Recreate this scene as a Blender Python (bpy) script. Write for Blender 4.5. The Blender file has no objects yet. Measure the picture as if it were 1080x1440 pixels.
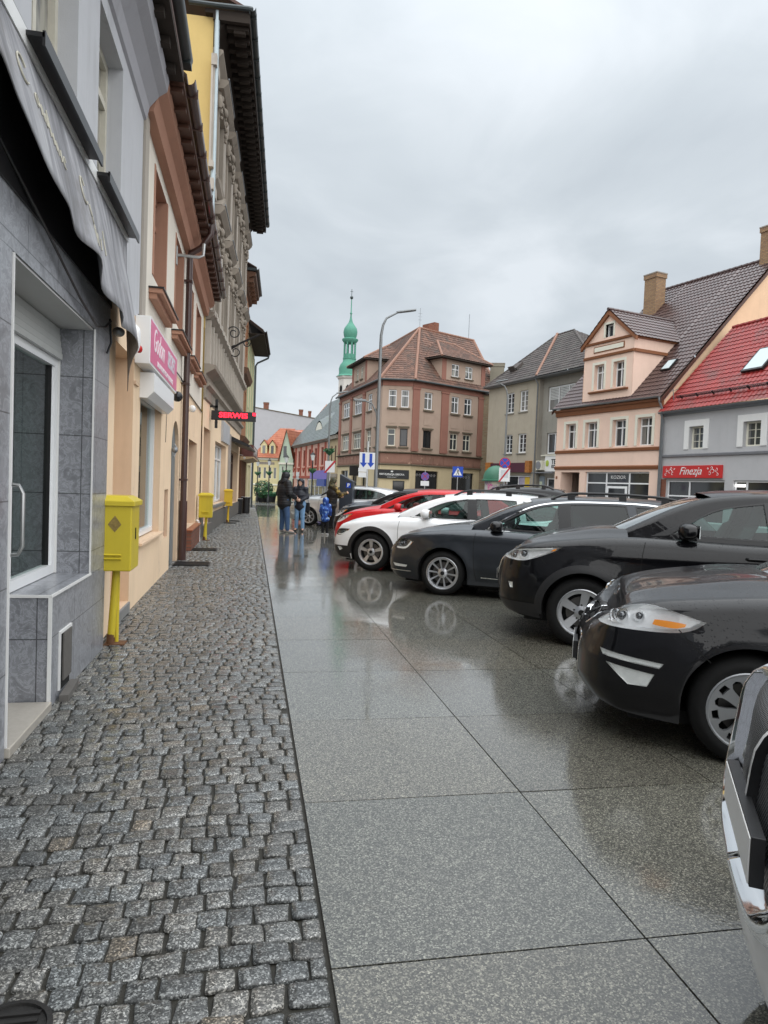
EXPO, SUN_E, CLOUD_UP, CLOUD_K = 1.2, 1.5, 2.8, .43
import bpy, bmesh, math, random
import numpy as np
from mathutils import Vector, Matrix
from mathutils.geometry import delaunay_2d_cdt
random.seed(7); RNG = np.random.default_rng(7)
SC = bpy.context.scene
COL = SC.collection
R = math.radians
cos, sin, pi = math.cos, math.sin, math.pi
V = Vector

def gz(y):
    """height of the ground: the street falls away gently towards its far end"""
    return -0.0185 * max(0.0, y - 30.0)

# ------------------------------------------------------------------ materials
MATS = {}
class NT:
    def __init__(s, name):
        s.m = bpy.data.materials.new(name); s.m.use_nodes = True
        s.t = s.m.node_tree; s.t.nodes.clear()
        s.out = s.t.nodes.new('ShaderNodeOutputMaterial')
    def n(s, typ, **kw):
        nd = s.t.nodes.new(typ)
        for k, v in kw.items():
            if k.startswith('i_'):
                nd.inputs[k[2:].replace('_', ' ')].default_value = v
            elif k.startswith('n_'):
                nd.inputs[int(k[2:])].default_value = v
            else: setattr(nd, k, v)
        return nd
    def l(s, a, b): s.t.links.new(a, b)
    def coord(s, kind='Object', scale=(1, 1, 1), rot=(0, 0, 0)):
        tc = s.n('ShaderNodeTexCoord'); mp = s.n('ShaderNodeMapping')
        mp.inputs['Scale'].default_value = scale; mp.inputs['Rotation'].default_value = rot
        s.l(tc.outputs[kind], mp.inputs[0]); return mp.outputs[0]
    def noise(s, vec, scale, detail=4, rough=.55, dist=0):
        nd = s.n('ShaderNodeTexNoise'); nd.inputs['Scale'].default_value = scale
        nd.inputs['Detail'].default_value = detail; nd.inputs['Roughness'].default_value = rough
        nd.inputs['Distortion'].default_value = dist
        s.l(vec, nd.inputs['Vector']); return nd.outputs['Fac']
    def ramp(s, fac, stops, interp='LINEAR'):
        nd = s.n('ShaderNodeValToRGB'); cr = nd.color_ramp; cr.interpolation = interp
        while len(cr.elements) > len(stops): cr.elements.remove(cr.elements[-1])
        while len(cr.elements) < len(stops): cr.elements.new(1)
        for e, (p, c) in zip(cr.elements, stops):
            e.position = p; e.color = c if len(c) == 4 else (*c, 1)
        s.l(fac, nd.inputs[0]); return nd.outputs[0]
    def mix(s, fac, a, b, mode='MIX'):
        nd = s.n('ShaderNodeMix', data_type='RGBA', blend_type=mode)
        for k, v in ((0, fac), (6, a), (7, b)):
            if hasattr(v, 'is_output'): s.l(v, nd.inputs[k])
            elif k == 0: nd.inputs[0].default_value = v
            else: nd.inputs[k].default_value = v if len(v) == 4 else (*v, 1)
        return nd.outputs[2]
    def math(s, op, a, b=0.0, c=0.0):
        nd = s.n('ShaderNodeMath', operation=op)
        for i, v in enumerate((a, b, c)):
            if hasattr(v, 'is_output'): s.l(v, nd.inputs[i])
            else: nd.inputs[i].default_value = v
        return nd.outputs[0]
    def bump(s, h, strength, dist=.01, normal=None):
        nd = s.n('ShaderNodeBump'); nd.inputs['Strength'].default_value = strength
        nd.inputs['Distance'].default_value = dist; s.l(h, nd.inputs['Height'])
        if normal: s.l(normal, nd.inputs['Normal'])
        return nd.outputs[0]
    def pbr(s, base=None, rough=.6, metal=0, spec=.5, normal=None, coat=0, coatr=.05, coatn=None, ior=1.45, cior=1.5):
        p = s.n('ShaderNodeBsdfPrincipled')
        for k, v in (('Base Color', base), ('Roughness', rough), ('Metallic', metal), ('Specular IOR Level', spec),
                     ('Coat Weight', coat), ('Coat Roughness', coatr), ('IOR', ior), ('Coat IOR', cior)):
            if v is None: continue
            if hasattr(v, 'is_output'): s.l(v, p.inputs[k])
            elif k == 'Base Color': p.inputs[k].default_value = v if len(v) == 4 else (*v, 1)
            else: p.inputs[k].default_value = v
        if normal: s.l(normal, p.inputs['Normal'])
        if coatn: s.l(coatn, p.inputs['Coat Normal'])
        s.l(p.outputs[0], s.out.inputs[0]); return p

def srgb(r, g, b):
    f = lambda c: c / 12.92 if c <= .04045 else ((c + .055) / 1.055) ** 2.4
    return (f(r / 255), f(g / 255), f(b / 255))
def mul(c, k): return tuple(min(1, x * k) for x in c[:3])

def plain(name, col, rough=.5, metal=0, spec=.5, coat=0, var=.12, vs=6, bump=0, bs=120):
    if name in MATS: return MATS[name]
    t = NT(name); c = t.coord()
    base = t.mix(t.noise(c, vs), mul(col, 1 - var), mul(col, 1 + var))
    nrm = t.bump(t.noise(c, bs, 3), bump, .004) if bump else None
    t.pbr(base, rough, metal, spec, nrm, coat)
    MATS[name] = t.m; return t.m

def stucco(name, col, dirt=(.10, .09, .08), amt=.35, streak=.4, bump=.25, rough=.85, spec=.25, grain=90, patch=None):
    """render / painted plaster: blotches, rain streaks that run down, fine grain"""
    if name in MATS: return MATS[name]
    t = NT(name); c = t.coord()
    a = t.mix(t.noise(c, 1.3, 6, .62), mul(col, .86), mul(col, 1.08))
    a = t.mix(t.math('MULTIPLY', t.noise(c, 14, 5, .7), .25), a, mul(col, .7))
    cs = t.coord('Object', (2.6, 2.6, .16))
    st = t.ramp(t.noise(cs, 1.7, 6, .7), [(.50, (0, 0, 0)), (.74, (1, 1, 1))])
    big = t.ramp(t.noise(c, .55, 5, .65), [(.42, (0, 0, 0)), (.68, (1, 1, 1))])
    f = t.math('MULTIPLY', t.math('ADD', t.math('MULTIPLY', st, .65), .12), big)
    a = t.mix(t.math('MULTIPLY', f, streak + amt), a, dirt)
    if patch:
        pm = t.ramp(t.noise(c, patch[1], 5, .7), [(patch[2], (0, 0, 0)), (patch[2] + .06, (1, 1, 1))])
        a = t.mix(pm, a, patch[0])
    n = t.bump(t.noise(c, grain, 4, .6), bump, .006)
    t.pbr(a, rough, 0, spec, n)
    MATS[name] = t.m; return t.m

def brickm(name, c1, c2, mortar, bw=.25, bh=.075, ms=.012, rough=.8, bump=.5, uv=True, dirt=.3):
    if name in MATS: return MATS[name]
    t = NT(name); c = t.coord('UV'); o = t.coord()
    b = t.n('ShaderNodeTexBrick'); t.l(c, b.inputs[0])
    for k, v in (('Color1', c1), ('Color2', c2), ('Mortar', mortar)): b.inputs[k].default_value = (*v, 1)
    b.inputs['Scale'].default_value = 1; b.inputs['Mortar Size'].default_value = ms
    b.inputs['Brick Width'].default_value = bw; b.inputs['Row Height'].default_value = bh
    a = t.mix(t.math('MULTIPLY', t.noise(o, 3, 6, .7), dirt), b.outputs[0], (.05, .04, .035))
    n = t.bump(b.outputs[1], -bump, .01)
    t.pbr(a, rough, 0, .3, n)
    MATS[name] = t.m; return t.m

def marble_tile(name, tint):
    t = NT(name); c = t.coord('UV'); o = t.coord()
    w = t.noise(o, 9, 10, .72, .9); w2 = t.noise(o, 22, 6, .75, .5)
    v = t.ramp(w, [(.32, mul(tint, .66)), (.46, mul(tint, .88)), (.5, mul(tint, 1.5)), (.54, mul(tint, .9)), (.72, mul(tint, 1.15))])
    v = t.mix(t.ramp(w2, [(.44, (0, 0, 0)), (.66, (.4, .4, .4))]), v, mul(tint, 1.35))
    b = t.n('ShaderNodeTexBrick'); t.l(c, b.inputs[0]); b.offset = 0
    b.inputs['Scale'].default_value = 1; b.inputs['Mortar Size'].default_value = .004
    b.inputs['Brick Width'].default_value = .60; b.inputs['Row Height'].default_value = .466
    b.inputs['Color1'].default_value = b.inputs['Color2'].default_value = (1, 1, 1, 1)
    b.inputs['Mortar'].default_value = (.30, .30, .30, 1)
    col = t.mix(1.0, v, b.outputs[0], 'MULTIPLY')
    t.pbr(col, .28, 0, .5, t.bump(b.outputs[1], -.5, .004))
    MATS[name] = t.m; return t.m

def window_glass(name, dark=(.018, .022, .026), light=None, scale=1.2):
    """far window panes: dark room behind, sometimes a pale curtain hanging inside"""
    if name in MATS: return MATS[name]
    t = NT(name); c = t.coord('Object', (scale, scale, scale * .35))
    if light: base = t.ramp(t.noise(c, 3, 3), [(.40, dark), (.56, light)])
    else: base = t.mix(t.noise(c, 2, 3), dark, mul(dark, 2.2))
    oi = t.n('ShaderNodeObjectInfo')      # every window has its own curtain, drawn a different way
    cv = t.n('ShaderNodeTexCoord'); sx = t.n('ShaderNodeSeparateXYZ'); t.l(cv.outputs['Generated'], sx.inputs[0])
    edge = t.math('ABSOLUTE', t.math('SUBTRACT', sx.outputs[0], .5)); lim = t.math('SUBTRACT', .62, t.math('MULTIPLY', oi.outputs['Random'], .62))
    cur = t.math('GREATER_THAN', edge, lim); fold = t.noise(t.coord('Object', (14, 14, .6)), 2.5, 2)
    if 'dark' not in name and not light: base = t.mix(t.math('MULTIPLY', cur, .8), base, t.mix(fold, (.10, .10, .095), (.30, .295, .275)))
    t.pbr(base, .06, 0, .8)
    MATS[name] = t.m; return t.m

def clear_glass(name, tint=(.62, .78, .74), refl=.01, rough=.015):
    if name in MATS: return MATS[name]
    t = NT(name)
    tr = t.n('ShaderNodeBsdfTransparent'); tr.inputs[0].default_value = (*tint, 1)
    gl = t.n('ShaderNodeBsdfGlossy'); gl.inputs['Roughness'].default_value = rough
    gl.inputs[0].default_value = (.95, .98, .98, 1)
    geo = t.n('ShaderNodeNewGeometry'); mr = t.n('ShaderNodeMapRange'); t.l(geo.outputs['Backfacing'], mr.inputs[0]); mr.inputs[3].default_value = 1.5; mr.inputs[4].default_value = 1 / 1.5
    fr = t.n('ShaderNodeFresnel'); t.l(mr.outputs[0], fr.inputs[0])
    f = t.math('ADD', fr.outputs[0], refl)
    mx = t.n('ShaderNodeMixShader'); t.l(f, mx.inputs[0]); t.l(tr.outputs[0], mx.inputs[1]); t.l(gl.outputs[0], mx.inputs[2])
    t.l(mx.outputs[0], t.out.inputs[0])
    MATS[name] = t.m; return t.m

def emit(name, col, s):
    if name in MATS: return MATS[name]
    t = NT(name); e = t.n('ShaderNodeEmission'); e.inputs[0].default_value = (*col, 1); e.inputs[1].default_value = s
    t.l(e.outputs[0], t.out.inputs[0]); MATS[name] = t.m; return t.m

def tilem(name, c1, c2, moss=None, rough=.55, spec=.4, glaze=0):
    """roof tile colour, each tile a little different (UV holds tile number), lichen patches"""
    if name in MATS: return MATS[name]
    t = NT(name); u = t.coord('UV'); o = t.coord()
    wn = t.n('ShaderNodeTexWhiteNoise', noise_dimensions='2D')
    fl = t.n('ShaderNodeVectorMath', operation='FLOOR'); t.l(u, fl.inputs[0]); t.l(fl.outputs[0], wn.inputs['Vector'])
    a = t.mix(wn.outputs[0], c1, c2)
    a = t.mix(t.math('MULTIPLY', t.noise(o, .8, 6, .7), .5), a, mul(c1, .55))
    if moss:
        mm = t.ramp(t.noise(o, .9, 7, .75), [(.48, (0, 0, 0)), (.66, (1, 1, 1))])
        a = t.mix(t.math('MULTIPLY', mm, .75), a, moss)
    t.pbr(a, rough, 0, spec, t.bump(t.noise(o, 30, 4), .2, .01), glaze, .15)
    MATS[name] = t.m; return t.m

# ------------------------------------------------------------------ mesh building
def link(name, data, parent=None, loc=None, rz=None):
    o = bpy.data.objects.new(name, data); COL.objects.link(o)
    if parent: o.parent = parent
    if loc is not None: o.location = loc
    if rz is not None: o.rotation_euler = (0, 0, rz)
    return o

def tag(o, label, cat, group=None, kind=None):
    if kind: o['kind'] = kind
    if label: o['label'] = label
    if cat: o['category'] = cat
    if group: o['group'] = group
    return o

def thing(name, label, cat, loc=(0, 0, 0), rz=0, group=None):
    o = bpy.data.objects.new(name, None); COL.objects.link(o)
    o.empty_display_size = .2
    o.location = loc; o.rotation_euler = (0, 0, rz)
    return tag(o, label, cat, group)

def copy_tree(o, parent=None):
    c = o.copy(); COL.objects.link(c)
    if parent: c.parent = parent
    for ch in list(o.children): copy_tree(ch, c)
    return c

class MB:
    def __init__(s): s.v = []; s.f = []; s.mi = []; s.sm = []; s.uv = {}; s.M = None
    def p(s, co):
        if s.M is not None: co = s.M @ V(co)
        s.v.append(tuple(co)); return len(s.v) - 1
    def face(s, ids, m=0, smooth=False, uv=None):
        if uv: s.uv[len(s.f)] = uv
        s.f.append(tuple(ids)); s.mi.append(m); s.sm.append(smooth)
    def poly(s, pts, m=0, smooth=False, uv=None): s.face([s.p(q) for q in pts], m, smooth, uv)
    def box(s, x0, x1, y0, y1, z0, z1, m=0, skip=''):
        a = [s.p(q) for q in ((x0, y0, z0), (x1, y0, z0), (x1, y1, z0), (x0, y1, z0), (x0, y0, z1), (x1, y0, z1), (x1, y1, z1), (x0, y1, z1))]
        for k, ids in (('b', (3, 2, 1, 0)), ('t', (4, 5, 6, 7)), ('f', (0, 1, 5, 4)), ('r', (1, 2, 6, 5)), ('k', (2, 3, 7, 6)), ('l', (3, 0, 4, 7))):
            if k not in skip: s.face([a[i] for i in ids], m)
        return s
    def rings(s, rings, m=0, closed=True, cap=True, smooth=True):
        """skin a list of equally long point rings"""
        idx = [[s.p(q) for q in r] for r in rings]; n = len(rings[0])
        for a, b in zip(idx, idx[1:]):
            for i in range(n if closed else n - 1):
                j = (i + 1) % n
                s.face((a[i], a[j], b[j], b[i]), m, smooth)
        if cap and closed:
            s.face(idx[0][::-1], m); s.face(idx[-1], m)
        return s
    def tube(s, pts, r, n=8, m=0, cap=True):
        pts = [V(q) for q in pts]; rs = r if isinstance(r, (list, tuple)) else [r] * len(pts)
        d0 = (pts[1] - pts[0]).normalized()
        up = V((0, 0, 1)) if abs(d0.z) < .9 else V((1, 0, 0))
        a = d0.cross(up).normalized(); rings = []
        for i, q in enumerate(pts):
            d = (pts[min(i + 1, len(pts) - 1)] - pts[max(i - 1, 0)]).normalized()
            a = (a - d * a.dot(d)).normalized(); b = d.cross(a)
            rings.append([q + (a * cos(2 * pi * k / n) + b * sin(2 * pi * k / n)) * rs[i] for k in range(n)])
        return s.rings(rings, m, True, cap)
    def lathe(s, prof, c=(0, 0, 0), n=24, m=0, axis='z', smooth=True, cap=True):
        rings = []
        for r, h in prof:
            ring = []
            for k in range(n):
                a = 2 * pi * k / n; x, y = r * cos(a), r * sin(a)
                q = (x, y, h) if axis == 'z' else ((h, x, y) if axis == 'x' else (y, h, x))
                ring.append((q[0] + c[0], q[1] + c[1], q[2] + c[2]))
            rings.append(ring)
        return s.rings(rings, m, True, cap, smooth)
    def ball(s, c, r, n=12, m=0, sx=1, sy=1, sz=1):
        rings = []
        for j in range(1, n):
            t = pi * j / n - pi / 2
            rings.append([(c[0] + r * sx * cos(t) * cos(2 * pi * k / (2 * n)), c[1] + r * sy * cos(t) * sin(2 * pi * k / (2 * n)), c[2] + r * sz * sin(t)) for k in range(2 * n)])
        return s.rings(rings, m)
    def prism(s, poly, d, m=0, frame=None, both=True):
        """extrude a 2-D polygon: frame(u,v,w)->3d; w from 0 to d"""
        fr = frame or (lambda u, v, w: (u, w, v))
        a = [s.p(fr(u, v, 0)) for u, v in poly]; b = [s.p(fr(u, v, d)) for u, v in poly]
        s.face(a[::-1], m); s.face(b, m); n = len(poly)
        for i in range(n): s.face((a[i], a[(i + 1) % n], b[(i + 1) % n], b[i]), m)
        return s
    def grid(s, fn, nu, nv, m=0, smooth=True):
        idx = [[s.p(fn(i / nu, j / nv)) for j in range(nv + 1)] for i in range(nu + 1)]
        for i in range(nu):
            for j in range(nv): s.face((idx[i][j], idx[i + 1][j], idx[i + 1][j + 1], idx[i][j + 1]), m, smooth)
        return s
    def wall(s, x0, x1, z0, z1, y=0, holes=(), m=0, rm=None, jamb=True):
        """a wall face in the local xz plane looking to -y, with rectangular openings (x0,x1,z0,z1,depth)"""
        rm = m if rm is None else rm
        xs = sorted({x0, x1, *[min(max(h[i], x0), x1) for h in holes for i in (0, 1)]})
        zs = sorted({z0, z1, *[min(max(h[i], z0), z1) for h in holes for i in (2, 3)]})
        for xa, xb in zip(xs, xs[1:]):
            for za, zb in zip(zs, zs[1:]):
                cx, cz = (xa + xb) / 2, (za + zb) / 2
                if any(h[0] < cx < h[1] and h[2] < cz < h[3] for h in holes): continue
                s.poly([(xa, y, za), (xb, y, za), (xb, y, zb), (xa, y, zb)], m)
        if jamb:
            for a, b, c, d, dp in holes:
                e = y + dp
                s.poly([(a, y, c), (a, e, c), (a, e, d), (a, y, d)], rm); s.poly([(b, y, c), (b, y, d), (b, e, d), (b, e, c)], rm)
                s.poly([(a, y, d), (a, e, d), (b, e, d), (b, y, d)], rm); s.poly([(a, y, c), (b, y, c), (b, e, c), (a, e, c)], rm)
        return s
    def split(s, name, mats, parent=None, touch=.03, **k):
        """build every separate piece of this mesh as an object of its own"""
        par = list(range(len(s.v)))
        def find(a):
            while par[a] != a: par[a] = par[par[a]]; a = par[a]
            return a
        for f in s.f:
            for q in f[1:]: par[find(q)] = find(f[0])
        groups = {}
        for i, f in enumerate(s.f): groups.setdefault(find(f[0]), []).append(i)
        for ids in groups.values():
            q = MB(); mp = {}
            for i in ids:
                for a in s.f[i]:
                    if a not in mp: mp[a] = len(q.v); q.v.append(s.v[a])
                if i in s.uv: q.uv[len(q.f)] = s.uv[i]
                q.f.append(tuple(mp[a] for a in s.f[i])); q.mi.append(s.mi[i]); q.sm.append(s.sm[i])
            q.build(name, mats, parent, **k)
    def build(s, name, mats, parent=None, bevel=0, seg=2, sharp=40, loc=None, rz=None, weld=False):
        me = bpy.data.meshes.new(name); me.from_pydata(s.v, [], s.f)
        if not isinstance(mats, (list, tuple)): mats = [mats]
        for mm in mats: me.materials.append(mm)
        me.polygons.foreach_set('material_index', s.mi)
        if s.M is not None and s.M.determinant() < 0: me.flip_normals()
        # box-projected UV in metres (used by brick / tile patterns); explicit where given
        nl = len(me.loops); uv = np.zeros((nl, 2), 'f4'); co = np.array(s.v, 'f4').reshape(-1, 3)
        for pol in me.polygons:
            ls = pol.loop_start; n = pol.normal
            ids = [me.loops[k].vertex_index for k in range(ls, ls + pol.loop_total)]
            if pol.index in s.uv: uv[ls:ls + pol.loop_total] = s.uv[pol.index]
            elif abs(n.x) > abs(n.y) and abs(n.x) > abs(n.z): uv[ls:ls + pol.loop_total] = co[ids][:, (1, 2)]
            elif abs(n.y) > abs(n.z): uv[ls:ls + pol.loop_total] = co[ids][:, (0, 2)]
            else: uv[ls:ls + pol.loop_total] = co[ids][:, (0, 1)]
        me.uv_layers.new(name='UVMap').data.foreach_set('uv', uv.ravel())
        me.polygons.foreach_set('use_smooth', s.sm)
        if any(s.sm): me.set_sharp_from_angle(angle=R(sharp))
        me.update()
        o = link(name, me, parent, loc, rz)
        if bevel:
            b = o.modifiers.new('b', 'BEVEL'); b.width = bevel; b.segments = seg; b.limit_method = 'ANGLE'; b.angle_limit = R(40)
        return o

def mesh_obj(name, verts, faces, mats, parent=None, smooth=True, mi=None, normals=None):
    me = bpy.data.meshes.new(name); me.from_pydata(verts, [], faces)
    for mm in (mats if isinstance(mats, (list, tuple)) else [mats]): me.materials.append(mm)
    if mi is not None: me.polygons.foreach_set('material_index', mi)
    me.polygons.foreach_set('use_smooth', [smooth] * len(me.polygons))
    if normals is not None: me.normals_split_custom_set_from_vertices(normals)
    return link(name, me, parent)

def text_obj(body, size, m, parent, mat4, name='lettering', depth=.004, shear=0, bold=0, align='CENTER', width=1):
    cu = bpy.data.curves.new(name, 'FONT'); cu.body = body; cu.size = size; cu.extrude = depth; cu.shear = shear
    cu.align_x = align; cu.align_y = 'CENTER'; cu.offset = bold; cu.resolution_u = 3
    tmp = bpy.data.objects.new('tmp', cu); COL.objects.link(tmp)
    dg = bpy.context.evaluated_depsgraph_get()
    me = bpy.data.meshes.new_from_object(tmp.evaluated_get(dg)); bpy.data.objects.remove(tmp); bpy.data.curves.remove(cu)
    me.transform(mat4 @ Matrix.Diagonal((width, 1, 1, 1)))
    me.materials.clear(); me.materials.append(m)
    me.name = name
    return link(name, me, parent)

# text standing on a facade: local x = along wall, z = up, facing -y
def on_wall(x, y, z): return Matrix.Translation((x, y, z)) @ Matrix.Rotation(R(90), 4, 'X')

# ---- windows on a facade
def window(par, x0, x1, z0, z1, y, frame, glass, mull=(.5,), trans=(.68,), fw=.055, name='window', lower_only=False, sill=None, silld=.14, surround=None, sw=.12, bars=.035, hbars=()):
    m = MB(); d = .05
    m.box(x0, x0 + fw, y - d, y + .02, z0, z1); m.box(x1 - fw, x1, y - d, y + .02, z0, z1)
    m.box(x0 + fw, x1 - fw, y - d, y + .02, z0, z0 + fw); m.box(x0 + fw, x1 - fw, y - d, y + .02, z1 - fw, z1)
    w, h = x1 - x0, z1 - z0
    for t in trans: m.box(x0 + fw, x1 - fw, y - d + .004, y + .016, z0 + h * t - bars, z0 + h * t + bars)
    for t in mull:
        segs = [z0 + fw] + [z0 + h * q for q in trans] + [z1 - fw]
        for k, (a, b) in enumerate(zip(segs, segs[1:])):
            aa = a + (bars if k else 0); bb = b - (bars if k < len(segs) - 2 else 0)
            m.box(x0 + w * t - bars, x0 + w * t + bars, y - d + .002, y + .018, aa, bb)
    for t in hbars: m.box(x0 + fw, x1 - fw, y - .03, y - .012, z0 + h * t - .012, z0 + h * t + .012)
    o = m.build(name, frame, par)
    g = MB(); g.poly([(x0 + .01, y, z0 + .01), (x1 - .01, y, z0 + .01), (x1 - .01, y, z1 - .01), (x0 + .01, y, z1 - .01)])
    g.build('pane', glass, o)
    if sill is not None:
        sm = MB(); sm.box(x0 - .09, x1 + .09, -silld, y - d, z0 - .09, z0 - .004); sm.build('window_sill', sill, o)
    if surround is not None:
        sm = MB(); e = -.04
        sm.box(x0 - sw, x0 - .002, e, .02, z0 - .0, z1 + sw); sm.box(x1 + .002, x1 + sw, e, .02, z0, z1 + sw)
        sm.box(x0 - .002, x1 + .002, e, .02, z1 + .002, z1 + sw); sm.build('surround', surround, o)
    return o

def tile_roof(mb, O, ex, up, poly, tw=.24, course=.34, amp=.03, lip=.025, m=0, seg=6, uoff=0):
    """lapped, wavy roof tiles on the plane O + u*ex + v*up, clipped to a convex polygon in (u, v)"""
    O, ex, up = V(O), V(ex).normalized(), V(up).normalized(); n = ex.cross(up).normalized()
    us = [q[0] for q in poly]; vs = [q[1] for q in poly]
    u0, u1, v0, v1 = min(us), max(us), min(vs), max(vs)
    bm = bmesh.new(); uvl = bm.loops.layers.uv.new()
    nu = max(2, int(math.ceil((u1 - u0) / tw * seg))); ul = [u0 + (u1 - u0) * i / nu for i in range(nu + 1)]
    prof = [amp * (.5 + .5 * cos(2 * pi * (u + uoff) / tw)) ** 1.0 for u in ul]
    nc = int(math.ceil((v1 - v0) / course)); prev = None
    for k in range(nc):
        va, vb = v0 + k * course, min(v0 + (k + 1) * course, v1 + .01)
        sh = (k % 2) * 0
        lo = [bm.verts.new(O + ex * u + up * va + n * (p + lip)) for u, p in zip(ul, prof)]
        hi = [bm.verts.new(O + ex * u + up * vb + n * p) for u, p in zip(ul, prof)]
        for i in range(nu):
            f = bm.faces.new((lo[i], lo[i + 1], hi[i + 1], hi[i])); f.smooth = True
            tu = (ul[i] + ul[i + 1]) / 2 / tw
            for lp in f.loops: lp[uvl].uv = (math.floor(tu + .5) + .5, k + .5)
        if prev:
            for i in range(nu):
                f = bm.faces.new((prev[i], prev[i + 1], lo[i + 1], lo[i]))
                for lp in f.loops: lp[uvl].uv = (math.floor(ul[i] / tw + .5) + .5, k + .5)
        prev = hi
    area = sum(poly[i][0] * poly[(i + 1) % len(poly)][1] - poly[(i + 1) % len(poly)][0] * poly[i][1] for i in range(len(poly)))
    pl = poly if area > 0 else poly[::-1]
    for i in range(len(pl)):
        (ua, va), (ub, vb) = pl[i], pl[(i + 1) % len(pl)]
        e = (ex * (ub - ua) + up * (vb - va)).normalized(); nn = e.cross(n)
        bmesh.ops.bisect_plane(bm, geom=bm.verts[:] + bm.edges[:] + bm.faces[:], plane_co=O + ex * ua + up * va, plane_no=nn, clear_outer=True)
    bm.verts.ensure_lookup_table(); base = len(mb.v); bm.verts.index_update()
    for q in bm.verts: mb.p(q.co)
    for f in bm.faces: mb.face([base + q.index for q in f.verts], m, f.smooth, [tuple(lp[uvl].uv) for lp in f.loops])
    bm.free(); return mb

def slab(mb, pts, th, m=0):
    """thin solid under a roof face: polygon pts (3-D, planar) extruded downwards by th"""
    a = [mb.p(q) for q in pts]; b = [mb.p((q[0], q[1], q[2] - th)) for q in pts]
    mb.face(a, m); mb.face(b[::-1], m); n = len(pts)
    for i in range(n): mb.face((a[i], b[i], b[(i + 1) % n], a[(i + 1) % n]), m)
# ================================================================== GROUND
def wet_granite(name, k=1.0, tone=.5, rough=(.05, .30), speck=260, warm=(1, .985, .93), ripple=.12, lite=1.0, coat=1.0, base_rough=.5, cior=1.5, hs=38):
    t = NT(name); o = t.coord()
    vor = t.n('ShaderNodeTexVoronoi'); vor.inputs['Scale'].default_value = speck; t.l(o, vor.inputs['Vector'])
    sep = t.n('ShaderNodeSeparateColor'); t.l(vor.outputs['Color'], sep.inputs[0])
    sp = t.ramp(sep.outputs[0], [(0, mul((.014, .014, .015), k)), (.32, mul((.05, .05, .049), k)), (.60, mul((.16, .16, .152), k)), (.84, mul((.36, .355, .33), k)), (1, mul((.66, .65, .61), k))])
    n2 = t.noise(o, speck * .6, 4, .8)
    sp = t.mix(t.ramp(n2, [(.40, (0, 0, 0)), (.62, (.7, .7, .7))]), sp, mul((.06, .06, .056), k))
    big = t.noise(o, 1.1, 6, .65)
    sp = t.mix(t.math('MULTIPLY', big, .45), sp, mul((.07, .069, .062), k))
    spots = t.ramp(t.noise(o, 2.3, 3), [(.66, (0, 0, 0)), (.78, (.5, .5, .5))])
    sp = t.mix(spots, sp, mul((.17, .14, .10), k))
    at = t.n('ShaderNodeAttribute', attribute_name='tone')
    sp = t.mix(1.0, sp, at.outputs['Color'], 'MULTIPLY')
    sp = t.mix(1.0, sp, warm, 'MULTIPLY')
    film = t.noise(o, .85, 5, .6)
    rg = t.n('ShaderNodeMapRange'); rg.inputs[1].default_value = .36; rg.inputs[2].default_value = .66
    rg.inputs[3].default_value = rough[0]; rg.inputs[4].default_value = rough[1]; t.l(film, rg.inputs[0])
    h = t.math('ADD', t.noise(o, hs, 2, .5), t.math('MULTIPLY', t.noise(o, hs * 5, 2, .5), .12))
    thin = t.n('ShaderNodeMapRange'); thin.inputs[1].default_value = .38; thin.inputs[2].default_value = .62; thin.inputs[3].default_value = .12; t.l(film, thin.inputs[0])
    cn = t.bump(t.math('MULTIPLY', h, thin.outputs[0]), ripple, .004)
    bn = t.bump(n2, .35, .003)
    t.pbr(sp, base_rough, 0, .3, bn, coat, rg.outputs[0], cn, cior=cior)
    MATS[name] = t.m; return t.m

M_slab = wet_granite('wet granite slab', .84, speck=190, rough=(.008, .05), ripple=.24, warm=(1.0, .97, .84), cior=1.85, hs=52)
M_sett = wet_granite('wet granite sett', 1.02, speck=190, rough=(.08, .30), ripple=.35, warm=(.97, .985, 1.0), coat=.75)
M_joint = plain('wet joint dirt', (.026, .024, .018), .55, var=.5, vs=30, bump=.6, bs=200)
def asphalt():
    t = NT('wet asphalt'); o = t.coord()
    c = t.mix(t.noise(o, 160, 4, .7), (.025, .025, .025), (.085, .085, .082))
    c = t.mix(t.math('MULTIPLY', t.noise(o, .5, 6), .5), c, (.03, .03, .03))
    t.pbr(c, .5, 0, .5, t.bump(t.noise(o, 220, 3), .4, .005), .8, .18)
    return t.m
M_asph = asphalt()

# one sheet of ground to the horizon, following the fall of the street
m = MB()
xs = [-700, -200, -60, -20, 0, 20, 60, 200, 700]; ys = [-400, -100, -30, 0, 15, 30, 40, 55, 75, 100, 140, 250, 900]
idx = [[m.p((x, y, gz(min(y, 110)) - .03)) for y in ys] for x in xs]
for i in range(len(xs) - 1):
    for j in range(len(ys) - 1): m.face((idx[i][j], idx[i + 1][j], idx[i + 1][j + 1], idx[i][j + 1]))
tag(m.build('ground', M_asph), None, None, kind='structure')

def set_tone(me, vals):
    ca = me.color_attributes.new('tone', 'FLOAT_COLOR', 'POINT')
    a = np.ones((len(me.vertices), 4), 'f4'); a[:, :3] = vals; ca.data.foreach_set('color', a.ravel())

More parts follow.
